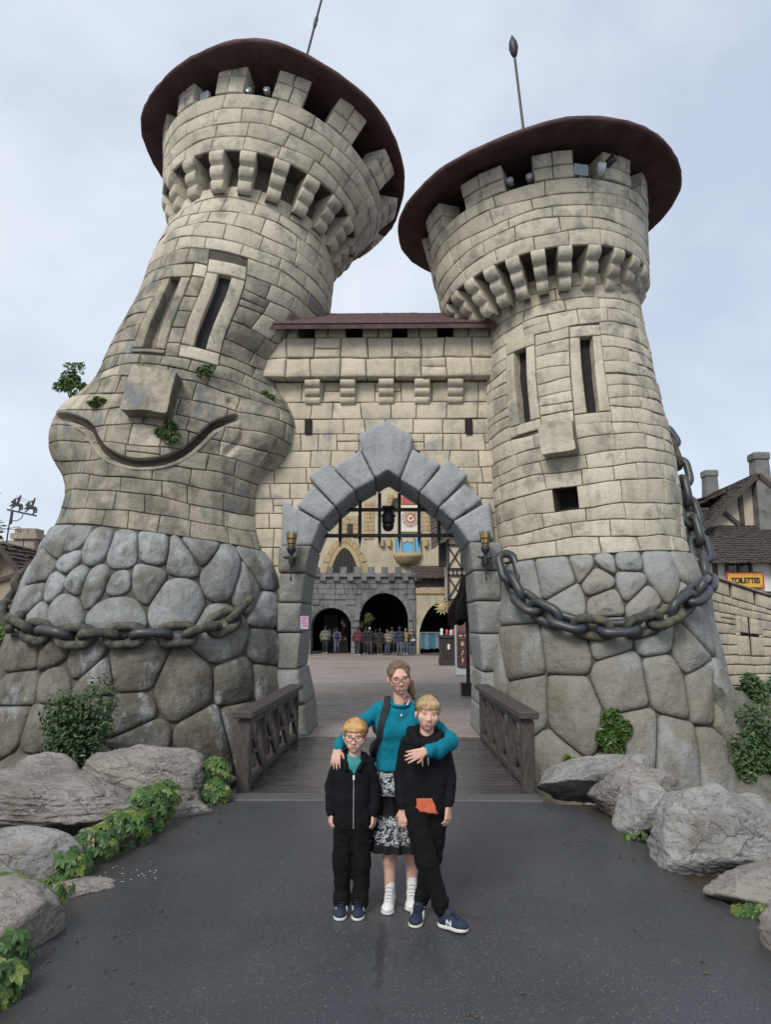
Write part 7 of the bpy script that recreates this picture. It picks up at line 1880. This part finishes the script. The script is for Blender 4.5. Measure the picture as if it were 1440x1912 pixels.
# --- younger boy on the left
A_ = thing('person', 'younger ginger-haired boy with glasses in an open-necked black zip jacket', 'person', (-.31, 5.28, 0))
Rh = rotm(5, 2, -3); hc = (.016, -.02, 1.170); s = .94
F = Field((-.28, -.22, 0), (.28, .2, 1.34), .006); L = head(F, hc, Rh, s, .45, 1.03)
F.cap((.01, .0, .98), (.016, .0, 1.10), .046, .043, .02); F.cap((-.08, .01, .97), (.08, .01, .97), .035, None, .02); F.cap((0, 0, .9), (0, 0, .55), .05, .05, .03)
for q, hz in ((-1, .655), (1, .65)):
    F.cap((q * .10, .01, .97), (q * .155, .02, .82), .024, .022); F.cap((q * .155, .02, .82), (q * .150, -.03, hz), .022, .019); hand(F, (q * .150, -.032, hz - .004), (-q * .02, -.10, -1), (q * .85, -.45, 0), -q, .74, (.35, .5, .4), .06)
    F.cap((q * .05, 0, .55), (q * .052, 0, .08), .04, .03)
F.build('body', M['skin_a'], A_); face_parts(F, A_, L, Rh, s, .45, True, 1, M['hair_a'], teeth=False)
hair_short(A_, hc, Rh, s, M['hair_a'], .002, 3.); short_strands(A_, hc, Rh, s, M['hair_a'], 3, .052, .012, -.05, .25)
T_ = Field((-.2, -.2, .75), (.2, .2, 1.05), .007); torso(T_, [(-.04, .04, .0, .97, .060), (-.035, .035, .0, .85, .060)]); T_.cap((0, 0, .98), (.01, 0, 1.035), .062, .052, .02); T_.carve((.014, -.025, 1.075), (.048, .055, .05)); T_.folds(.004, (20, 20, 14)); T_.build('tee_shirt', M['tee'], A_)
J = Field((-.28, -.25, .52), (.28, .22, 1.10), .006)
J.cap((-.088, .01, .985), (.088, .01, .985), .050, None, .03); torso(J, [(-.075, .075, .005, .975, .058), (-.052, .052, .0, .90, .076), (-.048, .048, .0, .74, .080), (-.052, .052, .0, .57, .084)]); J.cap((0, .02, .99), (0, .03, 1.03), .08, .060, .03)
J.ell((.0, .065, 1.015), (.085, .065, .050), None, .03); J.cap((-.070, -.01, 1.03), (-.04, -.085, .955), .028, .018, .015); J.cap((.080, -.01, 1.03), (.05, -.085, .955), .028, .018, .015)
for q in (-1, 1):
    J.cap((q * .106, .005, .985), (q * .157, .02, .82), .044, .042, .012); J.cap((q * .157, .02, .82), (q * .152, -.02, .685), .042, .039, .010); J.cap((q * .151, -.026, .685), (q * .150, -.03, .655), .034, .031, .006)
J.cut((0, 0, .56), (0, 0, -1)); J.carve((.014, -.03, 1.085), (.062, .078, .075), None, .008)
i = np.argwhere(J.f < .05); p_ = i * J.h + J.lo; dd = np.minimum((p_[:, 2] - .92) * .55 - np.abs(p_[:, 0] - .012), -p_[:, 1] - .045); J.f[tuple(i.T)] = np.maximum(J.f[tuple(i.T)], dd)
J.folds(.009, (15, 15, 10), 7.); J.folds(.004, (38, 38, 26), 3.); jk = J.build('jacket', M['black_knit'], A_)
zp = [(.012, J.front(.012, z) - .001, z) for z in np.linspace(.565, .915, 12)]; ribbon('zip', zp, .008, M['zip'], jk, .003); MB().box((.006, zp[-1][1] - .008, .885), (.018, zp[-1][1] - .003, .915)).build('zip_pull', M['silver'], jk)
def trousers(par, hip, legs, mat, r, lo, hi, seed, top, name='trousers', cuff=True):
    T = Field(lo, hi, .007); 
    for a in hip: T.cap(*a[:2], a[2], a[3], .03)
    for leg in legs:
        for (p, q, r0, r1) in leg: T.cap(p, q, r0, r1, .018)
    T.folds(.010, (14, 14, 11), seed); T.folds(.005, (30, 30, 42), seed + 3); T.cut((0, 0, top), (0, 0, 1)); return T.build(name, mat, par)
trousers(A_, [((-.05, 0, .60), (.05, 0, .60), .09, .09)], [[((-.058, 0, .56), (-.070, -.01, .32), .078, .066), ((-.070, -.01, .32), (-.068, .005, .085), .064, .057), ((-.068, -.012, .10), (-.068, -.018, .075), .060, .058)], [((.058, 0, .56), (.068, -.01, .32), .078, .066), ((.068, -.01, .32), (.058, .005, .085), .064, .055), ((.058, -.012, .10), (.058, -.018, .075), .058, .056)]], M['black_trouser'], 0, (-.2, -.2, -.02), (.2, .2, .68), 4., .66)
shoe(A_, (-.058, .055, 0), (-.075, -.165, 0), M['navy'], M['sole_w'], .9, mark=True); shoe(A_, (.045, .055, 0), (.048, -.165, 0), M['navy'], M['sole_w'], .9, mark=True)

# --- older boy on the right, legs crossed
B_ = thing('person', 'older blond boy in a black hoodie standing with crossed legs', 'person', (.195, 5.15, 0))
Rh = rotm(2, 5, 6); hc = (.020, -.02, 1.338); s = .95
F = Field((-.32, -.32, 0), (.34, .24, 1.52), .006); L = head(F, hc, Rh, s, .9, 1.0)
F.cap((.01, .0, 1.15), (.018, .0, 1.27), .050, .047, .02); F.cap((-.09, .01, 1.13), (.09, .01, 1.13), .04, None, .02); F.cap((0, 0, 1.05), (0, 0, .7), .055, .055, .03)
for q, hz, hx_ in ((-1, .715, -.155), (1, .73, .152)):
    F.cap((q * .11, .01, 1.12), (q * .168, .02, .91), .028, .025); F.cap((q * .168, .02, .91), (hx_, -.04, hz), .025, .021); hand(F, (hx_, -.045, hz - .004), (-q * .04, -.12, -1), (q * .75, -.6, 0) if q > 0 else (-.25, -.95, 0), -q, .88, (.2, .35, .3) if q < 0 else (.35, .5, .4), .08)
F.cap((-.06, 0, .68), (.0, -.08, .40), .05, .04); F.cap((.0, -.08, .40), (.11, -.10, .10), .04, .03); F.cap((.07, .03, .68), (.03, .03, .40), .05, .04); F.cap((.03, .03, .40), (-.03, .04, .08), .04, .03)
F.build('body', M['skin_b'], B_); face_parts(F, B_, L, Rh, s, .9, False, 1, M['hair_b'])
hair_short(B_, hc, Rh, s, M['hair_b'], .010, 9., .3); short_strands(B_, hc, Rh, s, M['hair_b'], 8, .036, .0, -.055, -.55)
J = Field((-.32, -.28, .68), (.34, .26, 1.28), .006)
J.cap((-.092, .01, 1.145), (.092, .01, 1.145), .056, None, .03); torso(J, [(-.08, .08, .005, 1.135, .062), (-.062, .062, .0, 1.05, .084), (-.058, .058, -.005, .90, .088), (-.062, .062, .0, .76, .094)]); J.cap((0, .02, 1.14), (0, .03, 1.20), .09, .075, .03)
J.ell((.0, .075, 1.195), (.105, .08, .065), None, .03); J.cap((-.09, .0, 1.215), (-.045, -.09, 1.145), .036, .024, .02); J.cap((.10, .0, 1.20), (.055, -.09, 1.14), .034, .024, .02); J.cap((-.055, -.085, 1.145), (.06, -.085, 1.145), .024, None, .02)
for q, hz, hx_ in ((-1, .715, -.155), (1, .73, .152)):
    J.cap((q * .118, .005, 1.14), (q * .172, .02, .92), .050, .047, .012); J.cap((q * .172, .02, .92), (hx_ * 1.05, -.03, hz + .05), .047, .043, .010); J.cap((hx_ * 1.03, -.036, hz + .045), (hx_, -.042, hz + .01), .040, .036, .006)
J.cut((0, 0, .725), (.06, 0, -1)); J.carve((.016, -.02, 1.262), (.066, .078, .072), None, .008); J.folds(.010, (13, 13, 9), 12.); J.folds(.005, (34, 34, 24), 5.); jk = J.build('hoodie', M['black_knit'], B_)
for x, dz in ((-.012, .0), (.012, .008)):
    pts = [(x * 1.6, J.front(x, z) - .004, z) for z in np.linspace(1.13, 1.0 + dz, 7)]; m = MB(); m.tube(pts, .005, 6); m.build('drawstring', M['cord'], jk, smooth=True)
T_ = Field((-.2, -.2, .62), (.25, .2, .8), .007); torso(T_, [(-.045, .050, -.010, .78, .086), (-.040, .045, -.012, .71, .088)]); T_.cut((0, 0, .703), (-.10, 0, -1)); T_.folds(.004, (20, 20, 14)); T_.build('tee_shirt', M['orange'], B_)
trousers(B_, [((-.055, 0, .72), (.055, 0, .72), .096, .096)], [[((-.062, -.01, .68), (.005, -.085, .40), .092, .072), ((.005, -.085, .40), (.085, -.10, .15), .070, .056), ((.088, -.10, .15), (.096, -.102, .115), .056, .050)], [((.075, .02, .68), (.045, .03, .40), .092, .07), ((.045, .03, .40), (-.02, .045, .15), .068, .052), ((-.022, .045, .15), (-.028, .045, .115), .052, .048)]], M['black_trouser'], 0, (-.22, -.25, .06), (.26, .2, .78), 9., .77)
m = MB(); m.tube([(.096, -.10, .14), (.11, -.105, .07)], .038, 10); m.tube([(-.028, .045, .14), (-.04, .045, .06)], .038, 10); m.build('socks', M['black_knit'], B_, smooth=True)
shoe(B_, (-.035, .085, 0), (-.085, -.135, 0), M['navy'], M['sole_w'], .98, mark=True); shoe(B_, (.085, -.085, .0), (.255, -.215, .012), M['navy'], M['sole_w'], 1.0, mark=True)

# --- visitors in the courtyard, walking away
far_cols = {k_: plain('visitor_' + k_, c, .9, .2, 12, .1) for k_, c in dict(sage=(.13, .13, .10), black=(.014, .014, .016), grey=(.09, .10, .115), maroon=(.085, .02, .028), denim=(.06, .085, .125), beige=(.20, .16, .125), navy=(.02, .025, .05), slate=(.07, .08, .10), yellow=(.26, .19, .05), darkgrey=(.05, .05, .055), brown=(.035, .026, .022), white=(.6, .6, .6), paleblue=(.3, .34, .42)).items()}
def visitor(x, y, hgt, top, leg, label, seed, hair='hair_d', bag=None, wide=1., hood=False, coat=0., rz=0):
    r = random.Random(seed); s = hgt / 1.75; P = thing('person', label, 'person', (x, y, 0), rz, 'visitors walking away in the courtyard'); P.scale = (s, s, s); h = .02; ph = r.uniform(-1, 1)
    st = .16 * ph
    F = Field((-.4, -.4, -.02), (.4, .4, 1.8), h); F.ell((0, 0, 1.63), (.075, .095, .115)); F.cap((0, 0, 1.42), (0, 0, 1.55), .055, .05); F.cap((-.14, 0, 1.40), (.14, 0, 1.40), .06); F.cap((0, 0, 1.35), (0, 0, .95), .07, .07, .04); ank = []
    for q in (-1, 1):
        kn = (q * .1, -.04 + q * st * .6, .50); an = (q * .10, q * st * 1.2, .09 + max(0, -q * st) * .25); F.cap((q * .09, 0, .92), kn, .075, .055); F.cap(kn, an, .05, .04); F.cap(an, (an[0], an[1] + .12, .035 + an[2] * .2), .04, .035); ank.append((kn, an))
        el = (q * .25 * wide, -q * st * .5 - .02, 1.12); wr = (q * .24 * wide, -q * st * .9 + .10, .88); F.cap((q * .18 * wide, 0, 1.38), el, .045, .04); F.cap(el, wr, .038, .03); F.cap(wr, (wr[0], wr[1] + .03, .79), .04, .03)
    F.build('body', M['skin_far'], P)
    J = Field((-.42, -.36, .4), (.42, .36, 1.6), h); J.cap((-.13 * wide, 0, 1.36), (.13 * wide, 0, 1.36), .095, None, .04); J.cap((-.1 * wide, 0, 1.15), (.1 * wide, 0, 1.15), .125, None, .05); J.cap((-.09 * wide, 0, .92 - coat), (.09 * wide, 0, .92 - coat), .125, None, .05); J.cap((-.09 * wide, 0, .95), (.09 * wide, 0, .92 - coat), .13, None, .05)
    if hood: J.ell((0, 0, 1.63), (.10, .115, .135))
    else: J.cap((0, -.02, 1.42), (0, -.03, 1.48), .08, .07, .03)
    for q in (-1, 1): J.cap((q * .18 * wide, 0, 1.37), (q * .26 * wide, -q * st * .5 - .02, 1.12), .07, .062, .03); J.cap((q * .26 * wide, -q * st * .5 - .02, 1.12), (q * .245 * wide, -q * st * .9 + .10, .88), .06, .05, .03)
    J.cut((0, 0, .86 - coat), (0, 0, -1)); J.folds(.012, (9, 9, 6), seed); J.build('jacket', far_cols[top], P)
    T = Field((-.3, -.4, .0), (.3, .4, 1.0), h); T.cap((-.07, 0, .9), (.07, 0, .9), .12, None, .04)
    for (kn, an), q in zip(ank, (-1, 1)): T.cap((q * .09, 0, .88), kn, .105, .08, .03); T.cap(kn, an, .08, .066, .03)
    T.folds(.01, (9, 9, 7), seed + 2); T.build('trousers', far_cols[leg], P)
    if not hood and hair: Hh = Field((-.15, -.15, 1.45), (.15, .15, 1.8), h * .8); Hh.ell((0, -.012, 1.655), (.085, .10, .108)); Hh.ell((0, -.05, 1.60), (.07, .06, .08)); Hh.build('hair', M[hair], P)
    S = Field((-.25, -.4, -.02), (.25, .5, .3), h * .8)
    for (kn, an), q in zip(ank, (-1, 1)): S.cap((an[0], an[1] - .02, an[2] - .04), (an[0], an[1] + .15, .04 + an[2] * .1), .05, .04)
    S.build('shoes', far_cols['white' if seed % 2 else 'darkgrey'], P)
    if bag:
        B = thing('backpack' if bag[1] == 'b' else 'shoulder_bag', bag[2], 'bag', (x, y - .2 * s if bag[1] == 'b' else y - .05, 0), rz); B.scale = (s, s, s)
        G = Field((-.3, -.2, .7), (.35, .3, 1.6), h)
        if bag[1] == 'b': G.cap((-.06, -.02, 1.12), (.06, -.02, 1.12), .10, None, .04); G.cap((-.05, 0, 1.32), (.05, 0, 1.32), .09, None, .04)
        else: G.cap((.0, -.12, 1.0), (.16, -.14, 1.02), .09, None, .04)
        G.build('bag', far_cols[bag[0]], B)
        m = MB(); m.tube([(-.12, .06, 1.46), (.02, -.10, 1.3), (.12, -.12, 1.08)] if bag[1] != 'b' else [(-.12, .1, 1.42), (-.1, .05, 1.46), (-.08, -.02, 1.36)], .015, 5); m.build('strap', far_cols[bag[0]], B)
VIS = [(-4.75, 48.6, 1.82, 'sage', 'black', 'visitor in a sage green hoodie walking into the left round arch', dict(hood=False, wide=1.12)), (-4.0, 48.9, 1.72, 'grey', 'denim', 'visitor with a navy backpack and grey jacket under the left round arch', dict(bag=('navy', 'b', 'navy backpack on the visitor under the left round arch'))),
 (-2.45, 46.0, 1.80, 'maroon', 'black', 'visitor in a maroon jacket leftmost in front of the wide round arch', dict(wide=1.1)), (-1.72, 47.0, 1.78, 'black', 'darkgrey', 'bald visitor in a black jacket beside the maroon jacket', dict(hair=None, wide=1.08)), (-1.05, 46.2, 1.68, 'black', 'brown', 'dark-haired visitor all in black before the middle of the wide arch', {}),
 (-.58, 46.6, 1.60, 'beige', 'denim', 'visitor in a beige jacket and jeans before the wide arch', dict(hair='hair_w')), (-.28, 47.3, 1.76, 'slate', 'darkgrey', 'visitor in a slate blue jacket half hidden behind the beige jacket', {}), (.20, 45.3, 1.80, 'navy', 'slate', 'visitor in a navy jacket and grey trousers nearest the camera in the group', dict(wide=1.08)),
 (.60, 47.2, 1.68, 'yellow', 'denim', 'visitor in a yellow top and jeans behind the long dark coat', dict(hair='hair_w')), (.98, 45.9, 1.66, 'brown', 'denim', 'visitor in a long dark hooded coat with a white shoulder bag', dict(hood=True, coat=.22, bag=('paleblue', 's', 'pale shoulder bag hanging from the long dark coat'))), (-2.0, 47.9, 1.74, 'black', 'black', 'visitor in black deep in the shade left of the wide arch', {}), (-1.35, 47.9, 1.6, 'darkgrey', 'black', 'short visitor in dark grey seen between two black jackets', {})]
for i_, (x, y, hgt, top, leg, lab, kw) in enumerate(VIS): visitor(x, y, hgt, top, leg, lab, i_ + 1, **kw)
